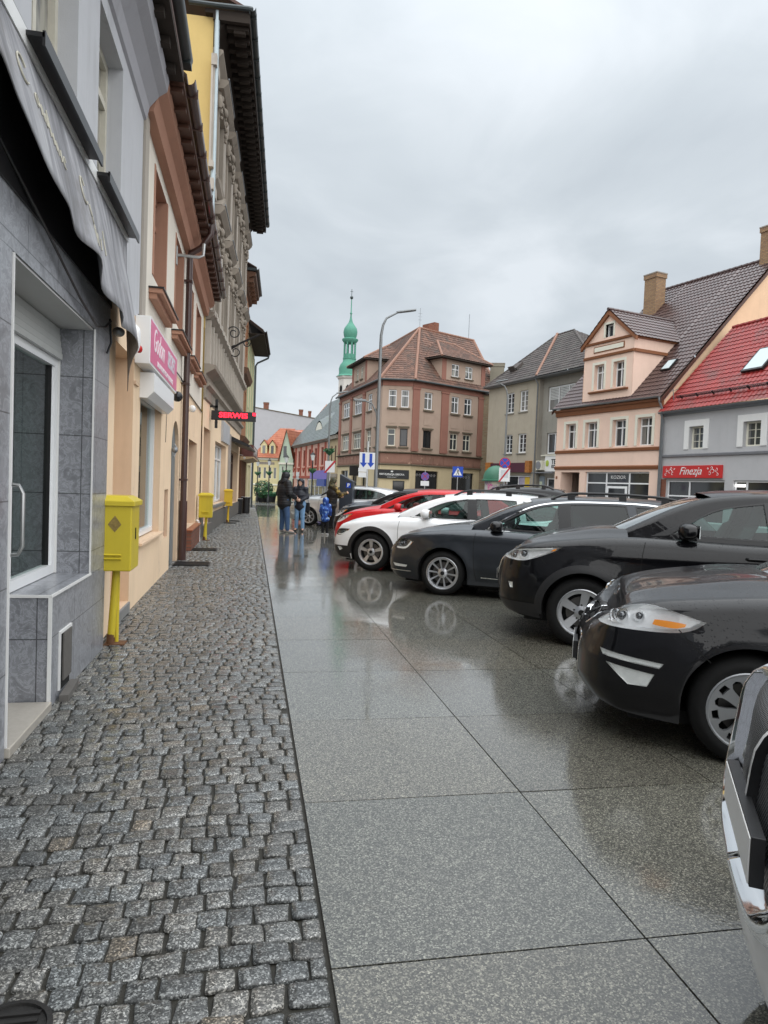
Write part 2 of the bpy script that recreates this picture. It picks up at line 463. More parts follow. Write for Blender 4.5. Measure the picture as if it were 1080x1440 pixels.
# granite slab paving of the square: every slab a shape of its own with an open joint
SX, SY, X0, Y0 = 1.12, 1.152, .292, 2.118
vs, fs, tn = [], [], []
rr = random.Random(3)
def slabs(ix0, ix1, iy0, iy1):
    for i in range(ix0, ix1):
        for j in range(iy0, iy1):
            g = .0038
            x0, x1 = X0 + i * SX + g, X0 + (i + 1) * SX - g
            if i == 0: x0 += .003
            y0, y1 = Y0 + j * SY + g, Y0 + (j + 1) * SY - g
            b = len(vs); tone = rr.uniform(.84, 1.1); hue = rr.uniform(-.03, .03)
            dz = [rr.uniform(-.0012, .0012) for _ in range(4)]
            e = .0022
            for k, (x, y) in enumerate(((x0, y0), (x1, y0), (x1, y1), (x0, y1))): vs.append((x, y, gz(y) + dz[k]))
            for k, (x, y) in enumerate(((x0 + e, y0 + e), (x1 - e, y0 + e), (x1 - e, y1 - e), (x0 + e, y1 - e))): vs.append((x, y, gz(y) + dz[k]))
            for k, (x, y) in enumerate(((x0, y0), (x1, y0), (x1, y1), (x0, y1))): vs.append((x, y, gz(y) - .018))
            fs.append((b + 4, b + 5, b + 6, b + 7))
            for k in range(4):
                q = (k + 1) % 4
                fs.append((b + k, b + q, b + 4 + q, b + 4 + k)); fs.append((b + 8 + k, b + 8 + q, b + q, b + k))
            tn.extend([(tone + hue, tone, tone - hue)] * 12)
slabs(0, 11, -4, 50)
o = mesh_obj('stone_paving', vs, fs, M_slab, smooth=False); set_tone(o.data, np.array(tn, 'f4')); tag(o, None, None, kind='structure')
# bedding under setts and slabs, seen in the joints
m = MB()
for ya, yb in ((-3.2, 15), (15, 30), (30, 45), (45, 61)):
    m.poly([(-3.0, ya, gz(ya) - .0135), (X0 + 11 * SX, ya, gz(ya) - .0135), (X0 + 11 * SX, yb, gz(yb) - .0135), (-3.0, yb, gz(yb) - .0135)])
tag(m.build('paving_bed', M_joint), None, None, kind='structure')

# small granite setts, laid in rows across the footway: every sett a domed stone of its own
def setts():
    rng = random.Random(11); vv, ff, tt = [], [], []
    y = -.6
    while y < 47:
        d = rng.uniform(.096, .112) if y < 14 else rng.uniform(.10, .118)
        xl = -1.75 if y < 19 else -1.5
        x = xl + rng.uniform(-.08, 0); ph = rng.uniform(0, 6)
        far = y > 12
        while x < .285:
            w = rng.uniform(.088, .135)
            x1 = x + w
            if x1 > .25: x1 = .288
            if x1 - x < .05: break
            wave = lambda q: .018 * sin(q * 2.1 + y * .35) + .007 * sin(q * 9 + ph)
            g = .0042; jj = .0065
            c = [[x + g, y + g], [x1 - g, y + g], [x1 - g, y + d - g], [x + g, y + d - g]]
            for q in c:
                q[0] += rng.uniform(-jj, jj) * (0 if x1 == .288 else 1); q[1] += rng.uniform(-jj, jj) + wave(q[0])
            h = gz(y) + rng.uniform(-.003, .004); tx, ty = rng.uniform(-.045, .045), rng.uniform(-.045, .045)
            cx = sum(q[0] for q in c) / 4; cy = sum(q[1] for q in c) / 4
            f = rng.uniform(.06, .17)
            ring = []
            for k in range(4):
                a, b, e = c[k - 1], c[k], c[(k + 1) % 4]
                ring.append((b[0] + (a[0] - b[0]) * f, b[1] + (a[1] - b[1]) * f)); 
                if not far: ring.append((b[0] + (a[0] + e[0] - 2 * b[0]) * f * .28, b[1] + (a[1] + e[1] - 2 * b[1]) * f * .28))
                ring.append((b[0] + (e[0] - b[0]) * f, b[1] + (e[1] - b[1]) * f))
                if not far:
                    mx, my = (b[0] + e[0]) / 2, (b[1] + e[1]) / 2
                    k2 = rng.uniform(-.05, .03); ring.append((mx + (mx - cx) * k2, my + (my - cy) * k2))
            b0 = len(vv); n = len(ring)
            lev = [(1.0, -.013), (.985, -.003), (.93, .0006), (.5, .0022)] if not far else [(1.0, -.014), (.9, .001)]
            for sc, dz in lev:
                for (px, py) in ring:
                    qx, qy = cx + (px - cx) * sc, cy + (py - cy) * sc
                    r2 = rng.uniform(-.0014, .0014) if (not far and sc < .95) else 0
                    vv.append((qx, qy, h + dz + tx * (qx - cx) + ty * (qy - cy) + r2))
            vv.append((cx, cy, h + (.0026 if not far else .002)))
            for r_ in range(len(lev) - 1):
                for i in range(n):
                    j = (i + 1) % n
                    ff.append((b0 + r_ * n + i, b0 + r_ * n + j, b0 + (r_ + 1) * n + j, b0 + (r_ + 1) * n + i))
            l0 = b0 + (len(lev) - 1) * n; ce = len(vv) - 1
            for i in range(n): ff.append((l0 + i, l0 + (i + 1) % n, ce))
            tone = rng.choice([.66, .78, .85, .9, .95, 1.0, 1.05, 1.16, 1.3]); hu = rng.uniform(-.05, .05)
            if rng.random() < .025: hu = .16
            tt.extend([(tone * (1 + hu), tone, tone * (1 - hu))] * (len(vv) - b0))
            x = x1
            if x1 == .288: break
        y += d
    o = mesh_obj('cobbled_footway', vv, ff, M_sett); set_tone(o.data, np.array(tt, 'f4')); tag(o, None, None, kind='structure')
setts()
# ================================================================== LEFT-HAND ROW OF HOUSES
M_gtile = marble_tile('grey marble tile', (.225, .232, .252))
M_grend = stucco('grey render', (.52, .53, .555), streak=.35, amt=.25)
M_purp = stucco('grey cornice paint', (.41, .41, .44), streak=.25, amt=.2)
M_white = plain('white paint', (.72, .72, .71), .35, var=.05)
M_pvc = plain('white pvc', (.78, .79, .80), .25, var=.03)
M_oldw = plain('old cream window paint', (.55, .52, .44), .5, var=.15, vs=20)
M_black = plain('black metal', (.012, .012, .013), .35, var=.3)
M_dark = plain('dark void', (.006, .006, .006), .9)
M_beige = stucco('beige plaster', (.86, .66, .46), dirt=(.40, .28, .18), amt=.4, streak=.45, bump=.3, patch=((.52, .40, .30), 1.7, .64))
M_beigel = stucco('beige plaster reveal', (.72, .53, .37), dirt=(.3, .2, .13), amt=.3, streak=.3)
M_cream = stucco('cream wall', (.77, .72, .63), dirt=(.30, .26, .22), amt=.3, streak=.35)
M_pink = stucco('dull pink trim', (.43, .235, .165), dirt=(.16, .08, .06), amt=.35, streak=.35)
M_brown = plain('brown wood', (.075, .034, .022), .45, var=.3, vs=4, bump=.2)
M_pipe = plain('brown enamel pipe', (.055, .026, .022), .3, var=.2, coat=.3)
M_zinc = plain('grey zinc', (.22, .235, .25), .42, .6, var=.2)
M_dgutter = plain('dark green gutter', (.045, .055, .058), .35, .3, var=.25)
M_steel = plain('galvanised steel', (.45, .46, .46), .35, .8, var=.15, vs=20)
M_soot = stucco('soot brown stucco', (.32, .28, .235), dirt=(.04, .034, .028), amt=.55, streak=.55, bump=.4)
M_soot2 = stucco('pale ornate stucco', (.50, .455, .40), dirt=(.07, .06, .05), amt=.5, streak=.55, bump=.3)
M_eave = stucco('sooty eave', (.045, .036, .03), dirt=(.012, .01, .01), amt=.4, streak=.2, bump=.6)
M_yside = stucco('yellow gable wall', (.68, .50, .20), dirt=(.4, .27, .1), amt=.15, streak=.2)
M_orange = brickm('orange brick', (.46, .19, .07), (.36, .13, .05), (.30, .20, .13), dirt=.5)
M_redbrick = brickm('red brick', (.30, .085, .045), (.22, .06, .035), (.22, .15, .11), dirt=.4)
M_creamE = stucco('pale yellow house', (.62, .56, .36), amt=.25, streak=.35)
M_greenE = stucco('pale green strip', (.40, .47, .30), amt=.25, streak=.3)
M_stone = plain('grey stone', (.22, .22, .215), .6, var=.25, vs=9, bump=.3)
M_tan = plain('tan floor tile', (.40, .37, .325), .25, var=.12, vs=30, coat=.3)
M_slate_g = plain('grey granite plinth', (.115, .108, .10), .6, var=.3, vs=20, bump=.3)
M_gpane = window_glass('window pane')
M_gcurt = window_glass('curtained pane', light=(.34, .33, .29))
M_shopglass = clear_glass('shop glass', (.62, .74, .70), .03)
M_room = plain('shop room wall', (.52, .60, .56), .8, var=.2, vs=2)
M_roofdk = tilem('old dark roof tile', (.085, .04, .03), (.12, .06, .045), (.05, .05, .04))
M_gold = plain('dull gold', (.42, .30, .12), .5)

LX = -1.35
def profile(mb, pts, x0, x1, m=0):
    """extrude a moulding profile [(y,z)...] along x"""
    a = [mb.p((x0, y, z)) for y, z in pts]; b = [mb.p((x1, y, z)) for y, z in pts]; n = len(pts)
    for i in range(n): mb.face((a[i], b[i], b[(i + 1) % n], a[(i + 1) % n]), m)
    mb.face(a[::-1], m); mb.face(b, m)

def gutter(mb, x0, x1, y, z, r=.075, m=0, n=8):
    rings = []
    for x in (x0, x1):
        out_ = [(x, y + r * cos(pi + pi * k / n), z + r * sin(pi + pi * k / n)) for k in range(n + 1)]
        inn = [(x, y + r * .86 * cos(2 * pi - pi * k / n), z + r * .86 * sin(2 * pi - pi * k / n)) for k in range(n + 1)]
        rings.append(out_ + inn)
    mb.rings(rings, m, True, True, True)

# ---- A: grey rendered house with a tiled shop front
A = thing('shop_house', 'grey rendered house with marble tiled shop front and dark stained awning, nearest on the left', 'building', (LX, 0, 0), R(90))
m = MB()
m.box(-2.0, 3.95, -.08, .5, 0, 2.719)
m.box(-2.0, 6.45, -.08, .30, 2.721, 3.50)
m.box(5.86, 6.45, -.08, .5, .745, 2.719); m.box(4.77, 6.45, -.08, .5, 0, .742)
m.build('tiled_wall', M_gtile, A)
m = MB(); m.box(4.772, 5.858, -.085, .215, .745, .757); m.build('window_sill', M_gtile, A)
m = MB()
m.box(4.757, 4.773, -.092, -.07, 0, .742); m.box(4.757, 5.87, -.094, -.082, .742, .760); m.box(4.757, 4.771, -.08, .2, .742, .760)
m.box(5.846, 5.858, -.090, -.078, .762, 2.717); m.box(5.846, 5.858, .17, .185, .760, 2.45)
m.box(3.951, 3.963, -.09, -.078, .06, 2.71)
m.build('edge_trim', M_white, A)
m = MB(); m.box(3.95, 5.858, -.07, .30, 2.705, 2.718); m.build('soffit_panel', plain('grey soffit board', (.50, .50, .49), .5, var=.06), A)
m = MB(); m.box(3.955, 4.756, -.105, .5, 0, .058); m.build('step', [M_tan], A, bevel=.006)
# upper wall
hol = [(2.65, 3.65, 4.05, 5.5, .2), (4.45, 5.5, 4.05, 5.5, .2), (6.18, 7.2, 4.05, 5.5, .2)]
m = MB(); m.wall(-2.0, 8.45, 3.50, 6.3, 0, hol); m.wall(6.46, 8.45, 3.36, 3.50, 0)
m.box(-2.0, 8.45, .5, 8, 0, 6.3, skip='f'); m.build('wall', M_grend, A)
for h in hol:
    w_ = window(A, h[0], h[1], h[2], h[3], .19, M_oldw, M_gcurt, (.5,), (.72,), .07, sill=None)
    s = MB(); s.box(h[0] - .34, h[1] + .08, -.17, .0, h[2] - .125, h[2] - .10); s.box(h[0] - .34, h[1] + .08, -.175, -.16, h[2] - .17, h[2] - .09)
    s.box(h[0] + .002, h[1] - .002, .0, .13, h[2] - .02, h[2] + .012)
    s.build('window_sill', M_black, w_)
m = MB()
profile(m, [(.0, 5.66), (-.03, 5.68), (-.06, 5.82), (-.16, 5.95), (-.25, 6.02), (-.27, 6.14), (0, 6.16)], -2, 8.47)
m.build('cornice', M_purp, A)
m = MB(); m.box(-2, 8.55, -.42, .1, 6.20, 6.26)
for k in range(22): m.box(-1.9 + k * .48, -1.8 + k * .48, -.36, -.02, 6.12, 6.198)
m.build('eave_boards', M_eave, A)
m = MB(); gutter(m, -2, 8.62, -.43, 6.50, .085); m.box(8.50, 8.66, -.50, -.36, 6.40, 6.50); m.build('gutter', M_dgutter, A)
m = MB(); slab(m, [(-2, -.42, 6.32), (8.6, -.42, 6.32), (8.6, 4.2, 10.0), (-2, 4.2, 10.0)], .05); m.build('roof', M_roofdk, A)
# glazed shop door and shop window, shutter box above
m = MB(); m.box(3.955, 4.765, .20, .26, .06, .14); m.box(3.955, 4.03, .20, .26, .14, 2.45); m.box(4.66, 4.765, .20, .26, .14, 2.45); m.box(4.03, 4.66, .2, .26, 2.37, 2.45)
d_ = m.build('door', M_pvc, A)
m = MB(); m.poly([(4.03, .235, .14), (4.66, .235, .14), (4.66, .235, 2.37), (4.03, .235, 2.37)]); m.build('pane', M_shopglass, d_)
m = MB(); m.tube([(4.70, .19, 1.02), (4.70, .10, 1.03), (4.70, .075, 1.08), (4.70, .075, 1.42), (4.70, .10, 1.47), (4.70, .19, 1.48)], .013, 8); m.build('handle', M_steel, d_)
m = MB(); F = .075
m.box(4.775, 4.84, .185, .25, .762, 2.45); m.box(5.775, 5.845, .185, .25, .762, 2.45); m.box(4.84, 5.775, .185, .25, .762, .835); m.box(4.84, 5.775, .185, .25, 2.39, 2.45)
m.box(5.735, 5.774, .20, .24, .836, 2.389)
wf = m.build('shop_window', M_pvc, A)
m = MB(); m.box(5.726, 5.734, .198, .242, .836, 2.389); m.build('gasket', M_black, wf)
m = MB(); m.poly([(4.83, .222, .83), (5.73, .222, .83), (5.73, .222, 2.395), (4.83, .222, 2.395)]); m.build('pane', M_shopglass, wf)
m = MB()
for k in range(5): m.box(3.96, 5.84, .15 + .006 * k, .19, 2.452 + k * .05, 2.497 + k * .05)
m.build('shutter_box', plain('grey shutter slats', (.42, .43, .42), .45), A)
m = MB()   # the room behind the glass
for q in ([(2.6, .52, .05), (6.3, .52, .05), (6.3, 4.2, .05), (2.6, 4.2, .05)], [(2.6, 4.2, .05), (6.3, 4.2, .05), (6.3, 4.2, 2.7), (2.6, 4.2, 2.7)], [(6.3, .28, .05), (6.3, 4.2, .05), (6.3, 4.2, 2.7), (6.3, .28, 2.7)], [(2.6, .52, .05), (2.6, 4.2, .05), (2.6, 4.2, 2.7), (2.6, .52, 2.7)], [(2.6, .3, 2.7), (6.3, .3, 2.7), (6.3, 4.2, 2.7), (2.6, 4.2, 2.7)]): m.poly(q)
m.build('interior', M_room, A)
m = MB(); m.box(5.1, 5.7, .6, 1.3, .05, 1.0); m.box(4.9, 5.9, 2.2, 2.6, .05, 1.9); m.box(4.3, 5.2, 3.2, 3.6, .05, 2.2)
m.build('display_stand', plain('dim display', (.16, .17, .10), .6, var=.3, vs=3), A, bevel=.02)
# cellar hatch in the plinth
m = MB(); m.box(4.985, 5.005, -.092, -.07, .06, .47); m.box(5.275, 5.295, -.092, -.07, .10, .47); m.box(5.005, 5.275, -.092, -.07, .45, .47)
hf = m.build('cellar_hatch', M_white, A)
m = MB(); m.box(5.005, 5.275, -.084, -.081, .05, .449); m.build('opening', M_dark, hf)
m = MB(); m.box(5.06, 5.272, -.098, -.088, .11, .448); m.build('hatch_door', M_slate_g, hf)
m = MB(); m.M = Matrix.Translation((5.13, -.12, .0)) @ Matrix.Rotation(R(4), 4, 'Z'); m.box(-.2, .2, -.03, .03, .0, .045); m.build('board', M_slate_g, hf)
# awning
def awning_cloth():
    t = NT('stained grey awning cloth'); a = t.coord('Object', (4.2, 1.0, .55)); o = t.coord()
    n1 = t.noise(a, 1.6, 7, .68); n2 = t.noise(o, 2.2, 6, .7); n3 = t.noise(t.coord('Object', (16, 1, .5)), 1.5, 4, .7)
    c = t.ramp(n1, [(.34, (.13, .13, .14)), (.47, (.27, .27, .285)), (.58, (.40, .40, .42)), (.70, (.56, .57, .58))])
    c = t.mix(t.math('MULTIPLY', n3, .7), c, (.20, .20, .215)); c = t.mix(t.ramp(n2, [(.52, (0, 0, 0)), (.72, (.8, .8, .8))]), c, (.16, .15, .145))
    t.pbr(c, .7, 0, .3, t.bump(t.noise(o, 140, 2), .2, .002)); return t.m
M_awn = awning_cloth()
NA = 96
def awn(u, v):
    x = .6 + u * 6.65
    bot = 3.26 - .15 * (x - 3.2) + .03 * sin(x * 4.1) + .012 * sin(x * 9.1)
    e = max(0.0, (x - 6.72) / .53)
    bot -= .22 * e ** 1.5
    y1 = -.26 + .025 * sin(x * 7.3) + .16 * e
    w = v ** .9
    return (x, -.055 + (y1 + .055) * w + .012 * sin(x * 9 + 3 * v) * v, 3.88 + (bot - 3.88) * v)
m = MB(); m.grid(awn, NA, 12); aw = m.build('awning', M_awn, A, sharp=180)
sm = aw.modifiers.new('s', 'SOLIDIFY'); sm.thickness = .006
m = MB(); m.box(.6, 6.44, -.094, -.082, 3.02, 3.49); m.box(.6, 6.9, -.05, -.004, 3.502, 3.86); m.build('awning_shade_plate', M_black, aw)  # black plates added to stand in for the shade under the awning
m = MB(); m.box(.6, 7.27, -.075, -.003, 3.872, 3.968); m.build('awning_rail', M_white, aw)
m = MB(); m.box(.6, 7.29, -.06, -.004, 3.972, 4.0); m.build('rail_cap', M_black, aw)
# faded yellow handwriting on the awning: thin strips that follow the cloth
def on_awn(x, s):
    a = V(awn((x - .6) / 6.65, s)); return a + V((0, -.012, 0))
rr = random.Random(5); m = MB()
def stroke(pts, r): m.tube([on_awn(*p_) for p_ in pts], r, 5)
def loop(x, s, w, h, a0=0, a1=2 * pi, r=.0045, sl=.25): stroke([(x + w * cos(a0 + (a1 - a0) * k / 10) + sl * h * .5 * sin(a0 + (a1 - a0) * k / 10), s - h * sin(a0 + (a1 - a0) * k / 10)) for k in range(11)], r)
x = 2.2
for word in ((.30, .17, 4), (.36, .12, 3), (.42, .10, 8), (.50, .11, 7)):
    s0, hh, nn = word
    loop(x + .05, s0, .06, hh, .6, 5.6, .006); x += .2
    for k in range(nn):
        kind = rr.choice('onlie'); s1 = s0 + .03 + .004 * k
        if kind == 'o': loop(x, s1 + .04, .028, .045)
        elif kind == 'n': stroke([(x - .03, s1 + .09), (x - .015, s1 + .01), (x + .015, s1 + .005), (x + .025, s1 + .09)], .0045)
        elif kind == 'l': stroke([(x, s1 + .09), (x + .02, s1 - .1)], .005)
        elif kind == 'i': stroke([(x, s1 + .09), (x + .012, s1 + .0)], .005)
        else: loop(x, s1 + .04, .026, .045, .4, 5.4)
        x += .085
    x += .28
m.build('lettering', plain('faded yellow paint', (.50, .48, .40), .7, var=.25, vs=30), aw)
m = MB(); m.tube([(3.6, -.09, 3.2), (4.4, -.12, 2.98), (5.2, -.12, 2.80), (5.75, -.12, 2.72), (6.05, -.12, 2.78), (6.28, -.12, 2.88)], .009, 6)
m.tube([(6.28, -.11, 2.9), (6.30, -.12, 2.7), (6.24, -.10, 2.6)], .01, 6); m.build('cable', M_black, A)
m = MB(); m.ball((6.62, -.12, 2.86), .055, 8, 0, 1, 1, .8); m.build('spotlight', M_zinc, A)

# ---- B: beige and cream house
B = thing('plaster_house', 'two storey house, beige plaster below and cream above, with pinkish window recesses and cornice', 'building', (LX, 0, 0), R(90))
gh = [(7.14, 8.2, .12, 2.88, .27), (8.70, 10.65, .74, 2.64, .15), (11.25, 11.72, .58, 1.36, .07), (15.2, 17.35, .46, 2.40, .35)]
m = MB(); m.wall(6.453, 12.05, 0, 3.36, 0, gh[:3], rm=1); m.wall(13.2, 18.6, 0, 3.30, 0, gh[3:], rm=1)
# arched doorway x 12.05-13.2
xc, rad, sp = 12.625, .575, 1.98
arc = [(xc + rad * cos(pi * k / 14), sp + rad * sin(pi * k / 14)) for k in range(15)]
for k in range(14):
    (xa, za), (xb, zb) = arc[k], arc[k + 1]
    m.poly([(xa, 0, za), (xa, 0, 3.36), (xb, 0, 3.36), (xb, 0, zb)]); m.poly([(xa, 0, za), (xb, 0, zb), (xb, .07, zb), (xa, .07, za)], 1)
for xx in (12.05, 13.2): m.poly([(xx, 0, 0), (xx, .07, 0), (xx, .07, sp), (xx, 0, sp)], 1)
m.poly([(7.14, .27, .12), (8.2, .27, .12), (8.2, .27, 2.88), (7.14, .27, 2.88)], 1)
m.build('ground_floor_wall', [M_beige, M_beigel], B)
uh = [(9.45, 10.85, 4.2, 5.62, .2), (11.95, 13.3, 4.2, 5.62, .2), (14.3, 15.5, 4.2, 5.55, .2), (16.3, 17.7, 4.2, 5.55, .2)]
m = MB(); m.wall(8.45, 18.6, 3.36, 6.3, .012, uh, rm=1); m.box(6.46, 18.6, .6, 9, 0, 6.3, skip='f')
m.build('upper_wall', [M_cream, M_pink], B)
m = MB(); m.box(8.46, 8.72, -.03, .01, 3.37, 5.85); m.build('corner_strip', stucco('grey plaster strip', (.42, .38, .33)), B)
for k, h in enumerate(uh):
    w_ = window(B, h[0], h[1], h[2], h[3], .2, M_pink, M_gpane, (.5,), (.7,), .08)
    s = MB(); s.box(h[0] - .25, h[1] + .12, -.16, .01, h[2] - .30, h[2] - .245, 0); s.box(h[0] - .27, h[1] + .14, -.18, .012, h[2] - .243, h[2] - .225, 1)
    s.box(h[0] - .22, h[1] + .1, -.09, .01, h[2] - .37, h[2] - .302, 0); s.build('window_sill', [M_pink, M_black], w_)
    for xa in (h[0], h[1] - .09): s = MB(); s.box(xa, xa + .09, .0, .19, h[2] + .005, h[3] - .005); s.build('jamb', M_pink, w_)
m = MB(); profile(m, [(.01, 5.78), (-.10, 5.80), (-.14, 5.98), (-.24, 6.06), (-.26, 6.16), (.01, 6.18)], 8.50, 18.58); m.build('cornice', M_pink, B)
m = MB(); m.box(8.6, 18.6, -.42, .05, 6.19, 6.25)
for k in range(24): m.box(8.65 + k * .42, 8.73 + k * .42, -.40, -.0, 6.185 - .05, 6.188)
m.build('eave_boards', M_brown, B)
m = MB(); gutter(m, 8.75, 18.65, -.46, 6.36, .08); [m.box(9 + k * .8, 9.02 + k * .8, -.55, -.38, 6.27, 6.38) for k in range(12)]
m.build('gutter', M_pipe, B)
m = MB(); m.tube([(13.35, -.46, 6.32), (13.35, -.46, 6.12), (13.36, -.30, 5.86), (13.4, -.10, 5.74), (13.42, -.085, 5.6), (13.42, -.085, 1.1)], .058, 10)
m.tube([(13.42, -.085, 1.12), (13.42, -.085, .0)], .075, 10)
for z in (5.2, 3.3, 1.5): m.box(13.34, 13.50, -.15, .0, z, z + .04)
m.build('drainpipe', M_pipe, B)
m = MB(); m.tube([(12.0, 0, 5.25), (12.0, -.06, 5.26), (12.02, -.36, 5.26), (12.04, -.43, 5.30), (12.05, -.44, 5.5)], .026, 8); m.box(11.96, 12.04, -.02, .0, 5.1, 5.4); m.build('flag_bracket', M_steel, B)
m = MB(); slab(m, [(8.6, -.45, 6.33), (18.6, -.45, 6.33), (18.6, 4.5, 10.0), (8.6, 4.5, 10.0)], .05); m.build('roof', M_roofdk, B)
# ground-floor fittings
m = MB(); m.box(7.15, 8.19, -.02, .27, 0, .118); m.build('threshold', M_stone, B, bevel=.008)
m = MB(); m.box(7.14, 8.19, .2, .268, 2.64, 2.70); m.box(8.2, 8.45, -.025, -.002, 2.60, 2.64); m.build('moulding', M_beigel, B)
w_ = window(B, 8.72, 10.64, .76, 2.62, .14, M_pvc, M_shopglass, (), (), .07, name='shop_window')
m = MB(); m.box(8.72, 10.75, -.06, .08, .70, .738); m.build('window_sill', M_beigel, w_, bevel=.006)
m = MB(); m.box(8.65, 10.8, .6, .62, .5, 2.9); m.box(10.7, 10.72, .16, .6, .5, 2.9); m.build('interior', plain('salon room', (.16, .13, .11), .8, var=.5, vs=3), w_)
m = MB(); m.box(8.9, 9.4, .35, .5, .9, 2.2, 0); m.box(9.7, 10.0, .35, .5, .8, 1.7, 1); m.box(10.1, 10.5, .3, .45, .8, 2.3, 2)
m.build('poster', [plain('salon pink', (.45, .16, .12), .6, vs=4, var=.5), plain('salon white', (.5, .5, .5), .6), plain('salon green', (.10, .22, .15), .6, vs=4, var=.4)], w_)
m = MB(); profile(m, [(-.001, 2.50), (-.09, 2.50), (-.165, 2.58), (-.165, 2.80), (-.001, 2.80)], 8.62, 10.72); m.build('shutter_box', M_pvc, B)
m = MB(); m.box(12.06, 13.19, .06, .10, 0, 2.6); m.box(12.6, 12.64, .048, .06, 0.02, 2.5); m.build('arched_door', plain('grey door paint', (.17, .19, .195), .45, var=.25, vs=5), B)
m = MB(); m.ball((12.0, -.06, 2.02), .05, 8); m.tube([(11.98, -.05, 1.9), (12.05, -.09, 2.05), (12.1, -.04, 2.12)], .012, 6); m.build('wall_lamp', M_zinc, B)
m = MB(); m.box(11.26, 11.71, .05, .068, .59, 1.35); m.build('meter_door', plain('rusty red box', (.20, .06, .04), .6, var=.5, vs=14), B)
m = MB(); m.box(15.22, 15.34, .25, .34, .46, 2.39); m.box(17.22, 17.34, .25, .34, .46, 2.39); m.box(15.34, 17.22, .28, .34, .46, 2.39); m.build('door', M_brown, B)
m = MB(); m.box(15.05, 17.5, -.12, .35, 0, .43, 1); m.box(15.03, 17.52, -.14, .35, .432, .458, 0); m.build('steps', [plain('terracotta tile', (.33, .12, .06), .4, vs=12), brickm('step brick', (.24, .09, .06), (.17, .06, .04), (.12, .08, .06))], B)
m = MB(); m.tube([(8.3, -.02, 3.40), (9, -.02, 3.37), (11.2, -.02, 3.36), (13, -.02, 3.38), (15, -.02, 3.30), (18.5, -.02, 3.28)], .012, 5)
m.tube([(11.15, -.015, 2.85), (11.16, -.015, 2.5), (11.1, -.015, 2.1)], .004, 4); m.build('cable', M_black, B)

# pink beauty-salon sign, alarm, cameras: things fixed to the house
S = thing('shop_sign', 'pink shop sign in a white box frame above the roller shutter', 'sign', (LX, 0, 0), R(90))
m = MB(); m.box(8.2, 10.95, -.17, -.002, 2.84, 3.38); m.build('sign_box', M_pvc, S, bevel=.006)
m = MB(); m.box(8.23, 10.92, -.1745, -.171, 2.87, 3.35); m.build('sign_face', plain('pink sign film', (.66, .085, .24), .3, var=.1, vs=2), S)
M_signw = plain('sign white', (.82, .78, .80), .4, var=.03)
text_obj('Godom', .40, M_signw, S, on_wall(8.92, -.176, 3.16), shear=.35, depth=.002, width=.80)
text_obj('SECRET', .29, plain('sign grey', (.62, .60, .66), .35), S, on_wall(10.2, -.176, 3.165), shear=.15, depth=.002, bold=.012, width=.86)
text_obj('SALON KOSMETYCZNY  PAZNOKCIE', .09, M_signw, S, on_wall(9.6, -.176, 2.93), depth=.002, bold=.003, width=1.1)
S = thing('alarm_siren', 'white alarm siren with a red lens beside the pink sign', 'alarm', (LX, 0, 0), R(90))
m = MB(); m.rings([[(7.96 + .085 * w_ * cos(a), -.003 - d, 3.06 + .16 * w_ * sin(a)) for a in [2 * pi * k / 14 for k in range(14)]] for d, w_ in ((0, 1), (.05, 1), (.085, .8), (.095, .5))]); m.build('housing', M_pvc, S)
m = MB(); m.ball((7.99, -.085, 2.96), .045, 8, 0, 1, .8, 1); m.build('lens', plain('red lens', (.45, .01, .01), .1), S)
S = thing('security_camera', 'black dome security camera on the beige wall beside the brown drainpipe', 'camera', (LX, 0, 0), R(90))
m = MB(); m.ball((11.5, -.13, 2.86), .085, 10); m.build('dome', plain('black gloss dome', (.008, .009, .012), .08), S)
m = MB(); m.box(11.47, 11.53, -.12, -.002, 2.88, 2.96); m.build('bracket', M_pvc, S)
S = thing('floodlight', 'white globe lamp on the cream wall just past the brown drainpipe', 'lamp', (LX, 0, 0), R(90))
m = MB(); m.ball((14.6, -.10, 2.98), .075, 10); m.build('globe', M_white, S)
m = MB(); m.box(14.57, 14.63, -.05, -.002, 2.94, 3.02); m.build('bracket', M_pvc, S)

# ---- C: richly decorated sooty tenement
CX, CY, CA = -1.32, 18.62, math.atan2(14.7, .70)
C_ = thing('ornate_tenement', 'tall soot stained tenement with decorated window hoods and a deep dark overhanging eave', 'building', (CX, CY, 0), CA)
L = 14.7
gh = [(.35, 1.95, .3, 2.95, .3), (3.4, 7.3, .75, 2.75, .25), (9.3, 13.6, .55, 2.75, .3)]
m = MB(); m.wall(0, L, 0, 3.72, 0, gh, rm=1); m.build('ground_floor_wall', [M_beige, M_beigel], C_)
bays = [1.55 + 2.75 * k for k in range(5)]
uh = [(b - .55, b + .55, 6.15, 8.25, .25) for b in bays] + [(b - .55, b + .55, 9.75, 11.55, .25) for b in bays]
m = MB(); m.wall(0, L, 3.72, 13.4, 0, uh); m.build('upper_wall', M_soot2, C_)
m = MB(); m.poly([(0, 0, 5.5), (0, 11, 5.5), (0, 11, 13.4), (0, 0, 13.4)]); m.poly([(L, 0, 0), (L, 11, 0), (L, 11, 13.4), (L, 0, 13.4)]); m.poly([(0, 11, 0), (L, 11, 0), (L, 11, 13.4), (0, 11, 13.4)])
m.build('gable_wall', M_yside, C_)
for h in uh: window(C_, h[0], h[1], h[2], h[3], .22, M_oldw, M_gpane, (.5,), (.7,), .07)
m = MB()   # belt cornices
profile(m, [(0, 3.66), (-.05, 3.70), (-.06, 3.95), (-.16, 4.02), (-.16, 4.10), (-.05, 4.12), (-.05, 4.32), (-.28, 4.46), (-.30, 4.55), (0, 4.58)], 0, L)
profile(m, [(0, 5.72), (-.10, 5.74), (-.20, 5.84), (-.22, 5.92), (0, 5.95)], 0, L)
